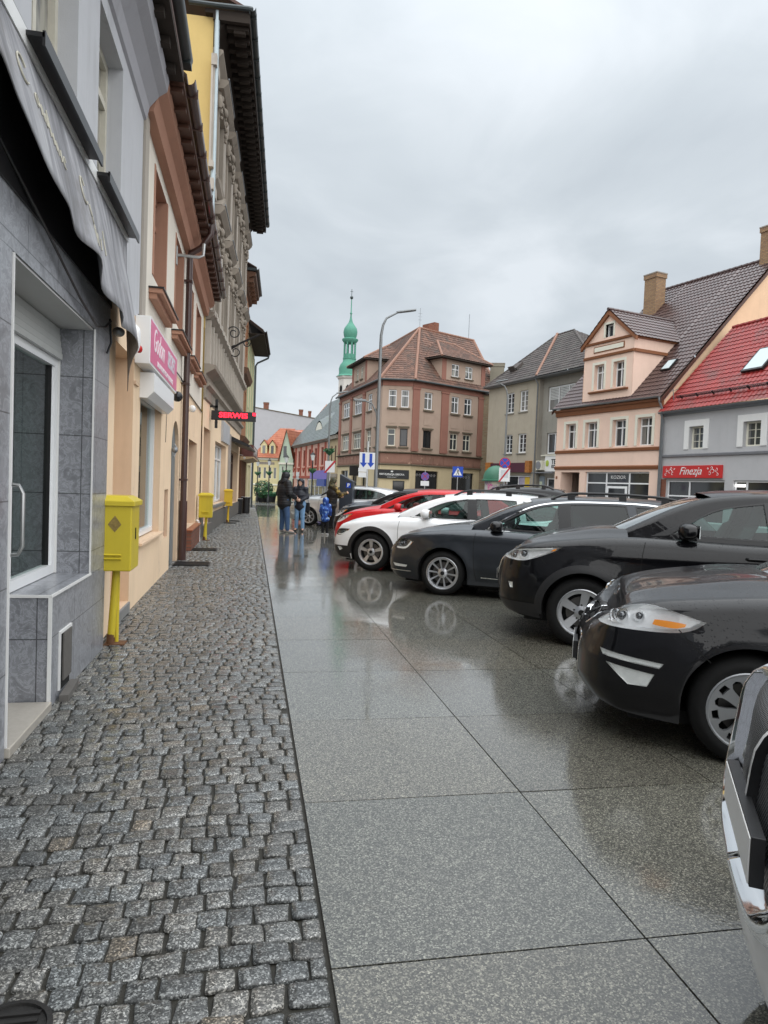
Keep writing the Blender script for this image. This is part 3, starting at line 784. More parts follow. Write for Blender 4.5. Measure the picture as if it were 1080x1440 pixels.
profile(m, [(0, 9.25), (-.12, 9.28), (-.22, 9.40), (-.22, 9.46), (0, 9.5)], 0, L)
profile(m, [(0, 12.35), (-.12, 12.38), (-.26, 12.55), (-.26, 12.62), (0, 12.66)], 0, L)
m.split('string_course', M_soot, C_)
m = MB()   # relief parapet between the floors
for k in range(19):
    x = .1 + k * .77
    m.box(x, x + .12, -.14, -.001, 4.59, 5.72); m.box(x + .16, x + .68, -.05, -.001, 4.66, 5.62)
    m.prism([(x + .24, 5.0), (x + .42, 4.75), (x + .60, 5.0), (x + .42, 5.5)], -.05, 0, lambda u, v, w: (u, -.051 + w, v))
    for j in range(3): m.box(x - .02 + j * .26, x + .2 + j * .26, -.235 - .02 * (j % 2), -.10, 5.86, 5.99)
m.build('relief_frieze', M_soot2, C_)
for zb, hgt, kind in ((6.15, 2.1, 0), (9.75, 1.8, 1)):
    for b in bays:
        m = MB(); f = MB(); orn = MB()
        z1 = zb + hgt
        m.box(b - .78, b - .56, -.12, -.001, zb - .1, z1 + .12); m.box(b + .56, b + .78, -.12, -.001, zb - .1, z1 + .12)
        m.box(b - .82, b + .82, -.16, -.001, z1 + .122, z1 + .42)
        profile(m, [(0, z1 + .42), (-.24, z1 + .44), (-.36, z1 + .58), (-.36, z1 + .66), (0, z1 + .68)], b - .95, b + .95)
        if kind == 0: m.prism([(b - .95, z1 + .682), (b + .95, z1 + .682), (b, z1 + 1.22)], -.28, 0, lambda u, v, w: (u, w - .001, v))
        else: m.box(b - .55, b + .55, -.2, -.001, z1 + .682, z1 + .8)
        f.box(b - .97, b + .97, -.385, -.355, z1 + .655, z1 + .69)
        profile(m, [(0, zb - .3), (-.18, zb - .26), (-.22, zb - .12), (0, zb - .10)], b - .85, b + .85)
        for sx in (-1, 1):
            for q in range(4): orn.ball((b + sx * .67, -.15 - .02 * (q % 2), z1 + .30 - q * .17), .085 - .012 * q, 5)
            orn.ball((b + sx * .9, -.13, z1 + .1), .09, 5, 0, 1, 1, 2.2)
        orn.ball((b, -.2, z1 + .27), .12, 6, 0, 1.3, .7, 1)
        for q in (-1, 1): orn.ball((b + q * .28, -.17, z1 + .27), .08, 5, 0, 1.6, .6, .7)
        hd_ = m.build('window_hood', M_soot, C_); orn.build('carving', M_soot, hd_); f.build('flashing', M_zinc, hd_)
for b in [.12] + [b + 1.375 for b in bays[:-1]] + [L - .12]:
    for zz0, zz1 in ((5.96, 9.24), (9.52, 12.34)):
        m = MB(); m.box(b - .40, b + .40, -.05, -.001, zz0 + .161, zz1 - .281)
        for q in range(4): m.box(b - .34 + q * .18, b - .23 + q * .18, -.09, -.051, zz0 + .18, zz1 - .3)
        m.box(b - .42, b + .42, -.12, -.001, zz0, zz0 + .16); m.box(b - .42, b + .42, -.14, -.001, zz1 - .28, zz1 - .001)
        m.build('pilaster', M_soot2, C_)
m = MB()   # deep eave with coffers and modillions
m.box(-.15, L + .1, -.92, .2, 13.42, 13.52)
profile(m, [(0, 12.7), (-.10, 12.72), (-.14, 13.1), (-.3, 13.3), (-.32, 13.418), (0, 13.418)], 0, L)
for k in range(34):
    x = .05 + k * .435
    m.box(x, x + .17, -.88, -.321, 13.20, 13.418); m.box(x + .02, x + .15, -.80, -.5, 13.12, 13.199)
    m.box(x + .21, x + .39, -.80, -.40, 13.36, 13.417)
m.box(-.15, L + .1, -.92, -.881, 13.27, 13.418); m.box(-.15, -.03, -.88, -.0, 13.27, 13.418)
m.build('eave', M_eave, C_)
m = MB(); gutter(m, -.25, L + .12, -.98, 13.62, .095); m.tube([(-.2, -.98, 13.6), (-.24, -.9, 13.58), (-.24, 0, 13.56), (-.24, .6, 13.56)], .06, 8); [m.box(k * .9, k * .9 + .03, -1.08, -.9, 13.5, 13.64) for k in range(17)]
m.build('gutter', M_dgutter, C_)
m = MB(); slab(m, [(-.1, -1.02, 13.62), (L, -1.02, 13.62), (L, 5, 16.4), (-.1, 5, 16.4)], .08); m.build('roof', M_roofdk, C_)
m = MB(); m.tube([(-.10, -.10, 13.5), (-.10, -.10, 6.2)], .065, 10); m.build('drainpipe', plain('pale blue zinc pipe', (.40, .47, .50), .4, .3), C_)
m = MB(); m.box(.0, .28, -.03, .0, 5.9, 12.3); m.build('corner_strip', M_white, C_)
# ground-floor shop fronts
m = MB(); m.box(.36, 1.94, .22, .29, .3, 2.94); m.build('door', plain('faded pink door', (.34, .19, .15), .5, vs=6), C_)
w_ = window(C_, 3.42, 7.28, .77, 2.73, .22, M_pvc, M_gcurt, (.33, .66), (.75,), .07, name='shop_window')
m = MB(); m.box(3.3, 7.4, -.10, .1, .66, .745); m.build('window_sill', M_zinc, w_)
m = MB(); m.box(0, .34, -.05, -.001, 0, .62); m.box(1.96, 14.7, -.05, -.001, 0, .54); m.box(.2, 2.1, -.12, .28, .0, .29); m.build('plinth', M_slate_g, C_)
window(C_, 9.32, 13.58, .6, 2.73, .26, M_brown, M_gpane, (.33, .66), (.8,), .08, name='shop_window')
m = MB(); profile(m, [(-.001, 3.25), (-.06, 3.26), (-.75, 2.95), (-.78, 2.90), (-.72, 2.86), (-.001, 3.1)], 8.9, 14.2); m.build('canopy', M_black, C_)
m = MB(); m.box(8.2, 8.9, -.06, -.001, .56, 3.3, 0); m.box(5.2, 8.0, -.07, -.001, 2.85, 3.55, 1); m.build('fascia', [plain('grey pilaster', (.30, .27, .25), .6), plain('pale fascia', (.42, .43, .45), .4, vs=3, var=.3)], C_)
m = MB(); m.ball((14.3, -.25, 2.6), .06, 6); m.tube([(14.3, 0, 2.75), (14.3, -.2, 2.72)], .01, 5); m.build('wall_lamp', M_white, C_)

S = thing('iron_bracket', 'black wrought iron scroll bracket sticking out from the ornate tenement', 'bracket', (CX, CY, 0), CA)
m = MB(); y0 = -.02; u0 = 5.8
m.tube([(u0, y0, 5.95), (u0, -.5, 6.28), (u0, -1.15, 6.62)], .035, 8); m.tube([(u0, y0, 6.75), (u0, y0, 5.6)], .03, 8)
def spiral(cy, cz, r0, turns, a0, dr): m.tube([(u0, cy + (r0 - dr * k / 24) * cos(a0 + turns * 2 * pi * k / 24), cz + (r0 - dr * k / 24) * sin(a0 + turns * 2 * pi * k / 24)) for k in range(25)], .02, 6)
spiral(-.28, 6.62, .24, 1.4, 0, .17); spiral(-.35, 5.98, .22, -1.3, 1.5, .15); spiral(-.72, 6.30, .13, 1.3, 3, .09)
m.build('scroll', M_black, S)

# red LED ticker that hangs out over the footway
S = thing('led_sign', 'black LED ticker board with red letters hung out across the footway', 'sign', (0, 0, 0), 0)
m = MB(); m.box(-1.2, .06, 20.2, 20.32, 3.25, 3.52); m.build('housing', M_black, S, bevel=.008)
m = MB(); m.box(-1.10, -1.02, 20.26, 20.34, 3.02, 3.84); m.box(-1.28, -1.02, 20.26, 20.32, 3.60, 3.66); m.build('bracket', M_black, S)
text_obj('SERWIS', .20, emit('red led', (1, .015, .03), 2.6), S, Matrix.Translation((-.58, 20.197, 3.395)) @ Matrix.Rotation(R(90), 4, 'X'), depth=.002, bold=.006, width=1.22)
m = MB(); m.box(-.04, .05, 20.194, 20.199, 3.42, 3.50); m.build('led_block', MATS['red led'], S)

# ---- D: orange brick house, E: pale house at the street corner
DX, DY = -.62, 33.35; DA = math.atan2(4.6, .20)
D_ = thing('brick_house', 'narrow orange brick house with brown timber eave beyond the sooty tenement', 'building', (DX, DY, gz(33)), DA)
dh = [(.8, 1.8, 4.6, 6.2, .2), (2.8, 3.8, 4.6, 6.2, .2), (.8, 1.8, 8.0, 9.7, .2), (2.8, 3.8, 8.0, 9.7, .2), (.7, 3.9, .5, 2.6, .25)]
m = MB(); m.wall(0, 4.6, 0, 11.3, 0, dh); m.box(0, 4.6, .3, 9, 0, 11.3, skip='f'); m.build('wall', M_orange, D_)
for h in dh: window(D_, h[0], h[1], h[2], h[3], .18, M_brown, M_gpane)
m = MB(); profile(m, [(0, 10.9), (-.12, 10.95), (-.2, 11.2), (-.5, 11.3), (-.52, 11.45), (0, 11.5)], 0, 4.6); profile(m, [(0, 6.6), (-.2, 6.7), (-.3, 6.95), (0, 7.0)], 0, 4.6); profile(m, [(0, 3.4), (-.15, 3.5), (-.25, 3.7), (0, 3.75)], 0, 4.6)
for k in range(6): m.box(.1 + k * .8, .24 + k * .8, -.42, -.0, 11.0, 11.2); m.box(.1 + k * .8, .3 + k * .8, -.1, -.001, .1, 3.3)
m.split('cornice', plain('brown timber', (.11, .05, .025), .6, var=.3, vs=5), D_)
m = MB(); m.box(-.1, 4.7, -.55, .1, 11.5, 11.62); gutter(m, -.1, 4.7, -.58, 11.62, .08); m.build('gutter', M_dgutter, D_)
m = MB(); slab(m, [(-.1, -.55, 11.66), (4.7, -.55, 11.66), (4.7, 4, 14), (-.1, 4, 14)], .05); m.build('roof', M_roofdk, D_)
EX, EY = -.42, 37.95; EA = math.atan2(6.2, .34)
E_ = thing('corner_house', 'pale yellow house with green strips and dark eave, last of the row on the left', 'building', (EX, EY, gz(38)), EA)
eh = [(.8 + 1.9 * k, 1.7 + 1.9 * k, z, z + 1.5, .2) for k in range(3) for z in (4.3, 7.4)] + [(.6, 2.6, .3, 2.6, .25), (3.4, 5.4, .3, 2.6, .25)]
m = MB(); m.wall(0, 6.2, 0, 9.9, 0, eh); m.box(0, 6.2, .3, 9, 0, 9.9, skip='f'); m.build('wall', M_creamE, E_)
for h in eh: window(E_, h[0], h[1], h[2], h[3], .18, M_oldw, M_gpane)
for k in range(4): m = MB(); m.box(.2 + 1.9 * k, min(6.2, .62 + 1.9 * k), -.03, -.001, 3.9, 9.3); m.build('pilaster', M_greenE, E_)
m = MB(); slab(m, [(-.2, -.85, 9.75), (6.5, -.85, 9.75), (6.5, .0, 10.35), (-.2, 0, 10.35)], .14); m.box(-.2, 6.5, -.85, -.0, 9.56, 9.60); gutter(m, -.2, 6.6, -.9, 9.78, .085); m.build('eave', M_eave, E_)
m = MB(); slab(m, [(-.2, -.8, 9.83), (6.5, -.8, 9.83), (6.5, 4.5, 13.5), (-.2, 4.5, 13.5)], .06); m.build('roof', M_roofdk, E_)
m = MB(); m.tube([(6.3, -.9, 9.7), (6.3, -.85, 9.45), (6.25, -.2, 9.1), (6.15, -.1, 8.9), (6.15, -.1, 0)], .06, 8); m.build('drainpipe', M_dgutter, E_)
S = thing('shop_fascia', 'dark red fascia with pale worn letters over the brick house shop', 'sign', (DX, DY, gz(33)), DA)
m = MB(); m.box(.1, 6.4, -.62, -.02, 2.75, 3.32); m.build('board', plain('dark red fascia', (.10, .035, .03), .5, var=.3, vs=4), S)
m = MB(); profile(m, [(-.02, 2.55), (-.66, 2.68), (-.66, 2.745), (-.02, 2.745)], .05, 6.45); m.build('soffit', plain('tan wood soffit', (.40, .29, .17), .6), S)
text_obj('KRAWIEC', .62, plain('worn pale letters', (.45, .42, .40), .6, vs=9, var=.3), S, on_wall(3.3, -.625, 3.03), depth=.004, width=1.6)
# ================================================================== HOUSES ACROSS THE SQUARE AND DOWN THE STREET
M_salmon = stucco('salmon render', (.82, .61, .50), dirt=(.42, .28, .2), amt=.15, streak=.2, bump=.1)
M_btrim = plain('brown painted trim', (.22, .085, .035), .6, var=.12, bump=.1)
M_wsur = plain('cream window surround', (.70, .68, .58), .55, var=.06)
M_roofb = tilem('brown glazed roof tile', (.060, .034, .032), (.088, .048, .044), None, .36, .45, .28)
M_roofr = tilem('red glazed roof tile', (.24, .018, .016), (.32, .032, .028), (.13, .05, .045), .42, .35, .12)
M_roofo = tilem('weathered orange roof tile', (.10, .058, .045), (.215, .115, .082), (.062, .058, .05), .7)
M_rooff = tilem('new orange roof tile', (.36, .11, .06), (.46, .17, .09), None, .6)
M_roofg = tilem('weathered dark roof tile', (.055, .047, .045), (.115, .095, .088), (.085, .085, .075), .65)
M_slate = tilem('grey slate', (.15, .17, .175), (.21, .24, .24), (.11, .14, .10), .4)
M_ridge = plain('orange ridge tile', (.24, .125, .085), .6, var=.5, vs=9)
M_cbrick = brickm('yellow chimney brick', (.42, .26, .13), (.30, .17, .09), (.22, .17, .13), .26, .09, .015)
M_grey = stucco('grey painted render', (.475, .475, .485), dirt=(.22, .22, .23), amt=.12, streak=.18, bump=.1)
M_greyd = plain('grey ledge', (.20, .205, .22), .6)
M_otan = stucco('ochre gable render', (.80, .56, .37), amt=.15, streak=.15)
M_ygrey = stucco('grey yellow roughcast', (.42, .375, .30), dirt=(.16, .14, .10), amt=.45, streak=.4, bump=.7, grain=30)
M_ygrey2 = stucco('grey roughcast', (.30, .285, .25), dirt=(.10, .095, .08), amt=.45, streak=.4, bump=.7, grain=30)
M_tenw = stucco('brown tenement render', (.43, .325, .26), dirt=(.20, .13, .10), amt=.35, streak=.35, bump=.35)
M_tenp = stucco('red brown pilaster', (.31, .15, .115), dirt=(.18, .08, .06), amt=.3, streak=.35)
M_tenb = stucco('stained red panel', (.30, .165, .125), dirt=(.08, .075, .055), amt=.6, streak=.8, bump=.4, patch=((.46, .30, .22), 1.8, .62))
M_tencr = stucco('pale yellow shop wall', (.60, .50, .32), dirt=(.38, .31, .2), amt=.2, streak=.2)
M_ledge = stucco('dark mossy ledge', (.15, .125, .09), dirt=(.05, .05, .035), amt=.5, streak=.4)
M_shopd = window_glass('dark shop pane', (.015, .016, .018))
M_sky_gl = plain('skylight glass', (.50, .58, .60), .06, var=.05)
M_copper = stucco('green copper', (.10, .30, .22), dirt=(.05, .10, .085), amt=.4, streak=.5, bump=.15, rough=.55)
M_chwhite = stucco('white tower plaster', (.62, .60, .56), amt=.2, streak=.3)
M_pinkw = stucco('pink house render', (.62, .38, .30), amt=.2, streak=.2)
M_pinkd = stucco('dark red pilaster', (.36, .09, .06), amt=.15, streak=.2)
M_tanw = stucco('tan house render', (.46, .36, .22), amt=.25, streak=.3)
M_yelw = stucco('yellow house render', (.72, .63, .36), amt=.15, streak=.2)
M_mint = stucco('mint green render', (.50, .60, .47), amt=.15, streak=.2)
M_pwall = stucco('pale grey party wall', (.46, .46, .48), dirt=(.36, .36, .37), amt=.2, streak=.2)

def local(o, u, y, z): return o.matrix_basis @ V((u, y, z)) if False else V((o.location.x + cos(o.rotation_euler.z) * u - sin(o.rotation_euler.z) * y, o.location.y + sin(o.rotation_euler.z) * u + cos(o.rotation_euler.z) * y, o.location.z + z))
def roof_face(mb, pts, tw=.25, course=.34, amp=.03, lip=.025, m=0, seg=4):
    """tile a planar polygon whose first edge is the eave"""
    P = [V(q) for q in pts]; ex = (P[1] - P[0]).normalized()
    n = ex.cross(P[-1] - P[0]).normalized(); up = n.cross(ex).normalized()
    if up.z < 0: up = -up
    poly = [((q - P[0]).dot(ex), (q - P[0]).dot(up)) for q in P]
    if ex.cross(up).z < 0:
        P0 = P[1]; ex2 = -ex; poly = [((q - P0).dot(ex2), (q - P0).dot(up)) for q in P]; return tile_roof(mb, P0, ex2, up, poly, tw, course, amp, lip, m, seg)
    return tile_roof(mb, P[0], ex, up, poly, tw, course, amp, lip, m, seg)
def ridge_caps(mb, a, b, r=.11, step=.36, m=0):
    a, b = V(a), V(b); n = max(1, int((b - a).length / step)); d = (b - a) / n
    for k in range(n): mb.tube([a + d * k, a + d * (k + .5), a + d * (k + 1.04)], [r * .88, r * .96, r * 1.08], 7, m)
def chimney(par, x, y, z0, z1, w, d, mat, cap=None, name='chimney'):
    m = MB(); m.box(x, x + w, y, y + d, z0, z1 - .25); m.box(x - .05, x + w + .05, y - .05, y + d + .05, z1 - .249, z1)
    o = m.build(name, mat, par)
    m = MB(); m.box(x - .07, x + w + .07, y - .07, y + d + .07, z1 + .001, z1 + .07); m.build('cap', cap or M_soot, o)
    return o

# ---- salmon house with the big gable
H = thing('gabled_house', 'salmon house with big front gable, brown bands and steep dark brown tile roof', 'building', (18.1, 38.8, 0), R(-75))
W = 7.9; DR, ZR = 8.0, 14.9
wn = [(.74, 1.60), (2.38, 3.34), (4.50, 5.48), (6.28, 7.26)]
ho = [(a, b, 4.15, 5.60, .30) for a, b in wn] + [(.45, 2.06, -.6, 2.76, .9), (2.55, 7.22, .45, 2.78, .2)]
m = MB(); m.wall(-.1, W, -.8, 6.1, 0, ho); m.box(-.1, W, 1.0, 16, -.8, 6.3, skip='f')
for x in (-.1, W): m.poly([(x, 0, -.8), (x, 1, -.8), (x, 1, 6.3), (x, 0, 6.3)]); m.poly([(x, -.05, 6.3), (x, 16, 6.3), (x, DR, ZR - .12)])
m.build('wall', M_salmon, H)
m = MB(); m.poly([(W + .012, .05, 5.0), (W + .012, 16, 5.0), (W + .012, 16, 6.3), (W + .012, DR, ZR - .2), (W + .012, .05, 6.35)]); m.build('gable_side', M_otan, H)
for a, b in wn: window(H, a, b, 4.15, 5.60, .28, M_pvc, M_gpane, (.5,), (.70,), .06, surround=M_wsur, sw=.16)
m = MB(); profile(m, [(0, 3.86), (-.07, 3.88), (-.10, 4.02), (0, 4.06)], -.1, W); profile(m, [(0, 2.90), (-.06, 2.92), (-.10, 3.06), (0, 3.12)], -.1, W)
profile(m, [(0, 6.06), (-.10, 6.08), (-.14, 6.30), (-.26, 6.36), (-.26, 6.45), (0, 6.47)], -.12, W + .02); m.build('brown_band', M_btrim, H)
m = MB(); gutter(m, -.15, W + .05, -.36, 6.55, .08); m.tube([(W + .0, -.36, 6.5), (W + .02, -.3, 6.25), (W + .05, -.12, 5.9), (W + .05, -.12, -.5)], .055, 8); m.build('gutter', M_zinc, H)
m = MB(); m.box(1.1, 2.05, .82, .9, -.6, 2.75); m.build('door', plain('dark carved door', (.055, .022, .014), .4, var=.4, vs=8), H)
wf = window(H, 2.57, 7.20, .45, 2.76, .16, M_pvc, M_shopd, (.335, .695), (.74,), .06, name='shop_window')
m = MB(); m.box(4.22, 5.7, .06, .10, .46, 2.0); m.build('door_leaf', M_pvc, wf)
m = MB(); m.poly([(4.36, .055, .6), (5.56, .055, .6), (5.56, .055, 1.88), (4.36, .055, 1.88)]); m.build('pane', M_shopd, wf)
text_obj('KOZIOR', .26, M_white, wf, on_wall(4.95, .148, 2.48), depth=.003, width=1.1)
m = MB()
rr = random.Random(9)
for k in range(26):
    x = rr.uniform(2.7, 7.1)
    if 4.1 < x < 5.8: continue
    m.ball((x, .146, .62 + rr.uniform(0, .35)), rr.uniform(.05, .12), 4, rr.randrange(3), 1, .1, 1)
m.build('display', [plain('goods a', (.30, .34, .36), .5), plain('goods b', (.04, .16, .13), .5), plain('goods c', (.12, .10, .09), .5)], wf)
m = MB(); m.box(.02, .16, -.02, -.001, 2.35, 2.52); m.build('house_number', M_btrim, H)
# front gable
GX0, GX1, GE, GP = 2.05, 5.78, 10.02, 11.62; gc = (GX0 + GX1) / 2
slope = (ZR - 6.5) / (DR + .3); roofz = lambda y: 6.5 + (y + .3) * slope; roofy = lambda z: (z - 6.5) / slope - .3
gh = [(2.90, 3.66, 7.38, 8.78, .28), (4.36, 5.14, 7.38, 8.78, .28)]
m = MB(); m.wall(GX0, GX1, 6.55, GE, -.02, gh)
th = [(3.62, 4.22, 10.22, 10.92)]
for q in ([(GX0, GE), (3.62, GE), (3.62, GE + (3.62 - GX0) * (GP - GE) / (gc - GX0))], [(3.62, 10.92), (4.22, 10.92), (4.22, GE + (GX1 - 4.22) * (GP - GE) / (gc - GX0)), (gc, GP), (3.62, GE + (3.62 - GX0) * (GP - GE) / (gc - GX0))], [(3.62, GE), (4.22, GE), (4.22, 10.22), (3.62, 10.22)], [(4.22, GE), (GX1, GE), (4.22, GE + (GX1 - 4.22) * (GP - GE) / (gc - GX0))]):
    m.poly([(x, -.02, z) for x, z in q])
for x in (GX0, GX1): m.poly([(x, -.02, 6.7), (x, roofy(6.75), 6.75), (x, roofy(GE), GE), (x, -.02, GE)])
m.build('gable', M_salmon, H)
for h in gh: window(H, h[0], h[1], h[2], h[3], .26, M_pvc, M_gpane, (.5,), (.70,), .06, surround=M_wsur, sw=.15)
window(H, 3.62, 4.22, 10.22, 10.92, .22, M_pvc, M_gpane, (), (), .07, surround=M_wsur, sw=.12)
m = MB(); profile(m, [(-.02, 9.14), (-.10, 9.16), (-.12, 9.28), (-.02, 9.32)], GX0, GX1)
profile(m, [(-.02, 7.18), (-.16, 7.20), (-.18, 7.28), (-.02, 7.30)], 2.6, 5.5)
profile(m, [(-.02, 9.92), (-.10, 9.94), (-.13, 10.05), (-.02, 10.07)], GX0, GX1)
for x, s in ((GX0, -1), (GX1, 1)):
    m.box(min(x, x + .1 * s), max(x, x + .1 * s), -.02, roofy(9.2), 9.14, 9.30); m.box(min(x, x + .1 * s), max(x, x + .1 * s), -.02, roofy(9.95), 9.86, 10.02)
m.split('gable_trim', M_btrim, H)
for x0, x1 in ((GX0 - .22, gc), (GX1 + .22, gc)):
    zA = GE - .1; m = MB()
    m.prism([(x0, zA), (x1, GP + .06), (x1, GP - .20), (x0 + (.0), zA - .22)], -.14, 0, lambda u, v, w: (u, -.02 + w, v))
    m.build('barge_board', M_btrim, H)
m = MB(); m.box(2.80, 5.10, -.055, -.021, 9.46, 9.80, 1); m.box(2.86, 5.04, -.065, -.056, 9.51, 9.75, 0); m.build('plaque', [M_wsur, M_btrim], H)
# roof
m = MB()
L_ = lambda u, y, z: (u, y, z)
roof_face(m, [L_(-.2, -.32, 6.48), L_(GX0, -.32, 6.48), L_(GX0, DR, ZR), L_(-.2, DR, ZR)], .24, .35, .032, .03)
roof_face(m, [L_(GX1, -.32, 6.48), L_(W + .08, -.32, 6.48), L_(W + .08, DR, ZR), L_(GX1, DR, ZR)], .24, .35, .032, .03)
yv = roofy(GP + .08)
roof_face(m, [L_(GX0, -.32, 6.48), L_(GX1, -.32, 6.48), L_(GX1, -.02, roofz(-.02)), L_(GX0, -.02, roofz(-.02))], .24, .35, .032, .03)
roof_face(m, [L_(GX0, roofy(GE), GE), L_(GX1, roofy(GE), GE), L_(GX1, DR, ZR), L_(GX0, DR, ZR)], .24, .35, .032, .03)
ov = GE - .11
for s, x0 in ((-1, GX0 - .22), (1, GX1 + .22)):
    yr = roofy(ov); yp = roofy(GP + .08)
    roof_face(m, [(x0, -.2, ov), (x0, yr, ov), (gc, yp, GP + .08), (gc, -.2, GP + .08)], .24, .35, .032, .03)
roof_face(m, [L_(W + .08, 2 * DR + .3, 6.5), L_(-.2, 2 * DR + .3, 6.5), L_(-.2, DR, ZR), L_(W + .08, DR, ZR)], .5, .7, .03, .03, seg=2)
m.build('roof', M_roofb, H)
m = MB(); ridge_caps(m, (-.2, DR, ZR + .03), (W + .1, DR, ZR + .03), .11); ridge_caps(m, (gc, -.22, GP + .10), (gc, yp, GP + .10), .10); m.build('ridge', M_roofb, H)
m = MB(); 
for s in (0, 1):
    ya, za, yb, zb = -.34, 6.40, DR, ZR - .08
    m.prism([(ya, za), (yb, zb), (yb, zb - .22), (ya, za - .2)], .05, 0, lambda u, v, w: (W + .085 + w if s else -.25 + w, u, v))
m.split('verge_board', plain('dark brown verge', (.075, .035, .025), .5), H)
m = MB(); yk = 1.55; zk = roofz(yk); m.M = Matrix.Translation((6.75, yk, zk)) @ Matrix.Rotation(math.atan(slope), 4, 'X'); m.box(-.3, .3, -.4, .45, .0, .13, 1); m.box(-.24, .24, -.33, .38, .131, .14, 0); m.build('roof_hatch', [M_sky_gl, M_black], H)
chimney(H, .55, 5.9, 11, 15.35, .95, .8, M_cbrick); chimney(H, 7.1, DR - .35, 13.8, 16.6, .8, .9, M_cbrick)

# ---- grey house with the red sign
H = thing('grey_house', 'grey house with red tile roof, square white window surrounds and red shop sign', 'building', (20.2, 31.05, .09), R(-82)); H.scale = (.942,) * 3
W = 11.0; DR, ZR = 4.35, 10.95
wn = [(1.78, 2.74), (5.12, 6.10), (8.4, 9.4)]
ho = [(a, b, 3.98, 5.12, .28) for a, b in wn] + [(.34, 4.2, .3, 2.42, .2), (4.7, 10.5, .3, 2.42, .2)]
m = MB(); m.wall(-.1, W, -.8, 5.95, 0, ho); m.box(-.1, W, .5, 8.7, -.8, 6, skip='f'); m.poly([(W, 0, 5.95), (W, 8.7, 5.95), (W, DR, ZR)]); m.build('wall', M_grey, H)
for a, b in wn: window(H, a, b, 3.98, 5.12, .24, M_wsur, M_gpane, (.5,), (), .08, surround=M_white, sw=.32, hbars=(.35, .67), bars=.02)
m = MB(); profile(m, [(0, 3.60), (-.08, 3.62), (-.10, 3.72), (0, 3.76)], -.1, W); m.build('ledge', M_greyd, H)
m = MB(); gutter(m, -.15, W, -.30, 5.98, .085); profile(m, [(0, 5.78), (-.14, 5.82), (-.2, 5.9), (0, 5.93)], -.1, W); m.tube([(.02, -.3, 5.9), (.0, -.15, 5.6), (.0, -.12, -.6)], .055, 8); m.build('gutter', M_zinc, H)
for a, b, mu in ((.36, 4.18, (.40,)), (4.72, 10.48, (.12, .5, .8))): window(H, a, b, .3, 2.40, .14, M_pvc, M_shopd, mu, (.62,), .07, name='shop_window')
m = MB(); m.box(-.08, .33, -.03, -.001, -.7, 2.45); m.build('brick_strip', M_redbrick, H)
m = MB(); m.box(4.75, 5.3, .08, .13, 2.12, 2.24); m.build('shop_light', emit('shop tube light', (1, .98, .95), 1.6), H)
m = MB(); sl = (ZR - 5.95) / (DR + .35)
roof_face(m, [(-.12, -.36, 5.98), (W, -.36, 5.98), (W, DR, ZR), (-.12, DR, ZR)], .26, .36, .035, .03, seg=6)
roof_face(m, [(W, 2 * DR, 6), (-.12, 2 * DR, 6), (-.12, DR, ZR), (W, DR, ZR)], .6, .7, .03, .03, seg=2); m.build('roof', M_roofr, H)
m = MB(); ridge_caps(m, (-.12, DR, ZR + .03), (W, DR, ZR + .03), .11); m.build('ridge', M_roofr, H)
def on_roof(u, y, ez=5.98, ey=-.36, s=sl): return Matrix.Translation((u, y, ez + (y - ey) * s)) @ Matrix.Rotation(math.atan(s), 4, 'X')
m = MB(); m.M = on_roof(4.35, 1.75); m.box(-.62, .62, -.85, .85, .03, .17, 1); m.box(-.53, .53, -.74, .74, .171, .18, 0); m.build('roof_window', [M_sky_gl, M_black], H)
m = MB(); m.M = on_roof(0, .25)
for x in [.9 + k * 1.05 for k in range(10)]: m.box(x, x + .05, -.03, .03, .0, .26)
for z in (.10, .17, .24): m.box(.6, W, -.012, .012, z, z + .025)
for k in range(100): m.box(.65 + k * .10, .665 + k * .10, -.008, .008, .08, .26)
m.build('snow_guard', M_black, H)
m = MB(); m.tube([(.35, .2, 6.5), (.35, .1, 7.2)], .02, 5); m.tube([(.1, .1, 7.1), (.75, .1, 7.15)], .014, 5); m.build('aerial', M_zinc, H)
S = thing('shop_sign', 'red shop sign lettered Finezja with white flourishes on the grey house', 'sign', (20.2, 31.05, .09), R(-82)); S.scale = (.942,) * 3
m = MB(); m.box(.15, 4.08, -.12, -.002, 2.52, 3.15); m.build('board', plain('red sign', (.50, .022, .022), .35, var=.06), S, bevel=.01)
text_obj('Finezja', .55, M_white, S, on_wall(2.1, -.125, 2.86), shear=.35, depth=.004)
m = MB()
for cx, sx in ((.7, 1), (3.55, -1)):
    for (ox, oz, r, t0, t1) in ((0, 0, .16, 0, 5), (.18, -.1, .1, 1, 6), (-.2, .08, .11, 2, 7), (.05, .17, .08, 0, 5), (-.3, -.14, .09, 1, 6), (.3, .14, .05, 0, 6.2)):
        m.tube([(cx + sx * (ox + r * (1 - .06 * k) * cos(t0 + (t1 - t0) * k / 12)), -.125, 2.83 + oz + r * (1 - .06 * k) * sin(t0 + (t1 - t0) * k / 12)) for k in range(13)], .012, 4)
m.build('flourish', M_white, S)

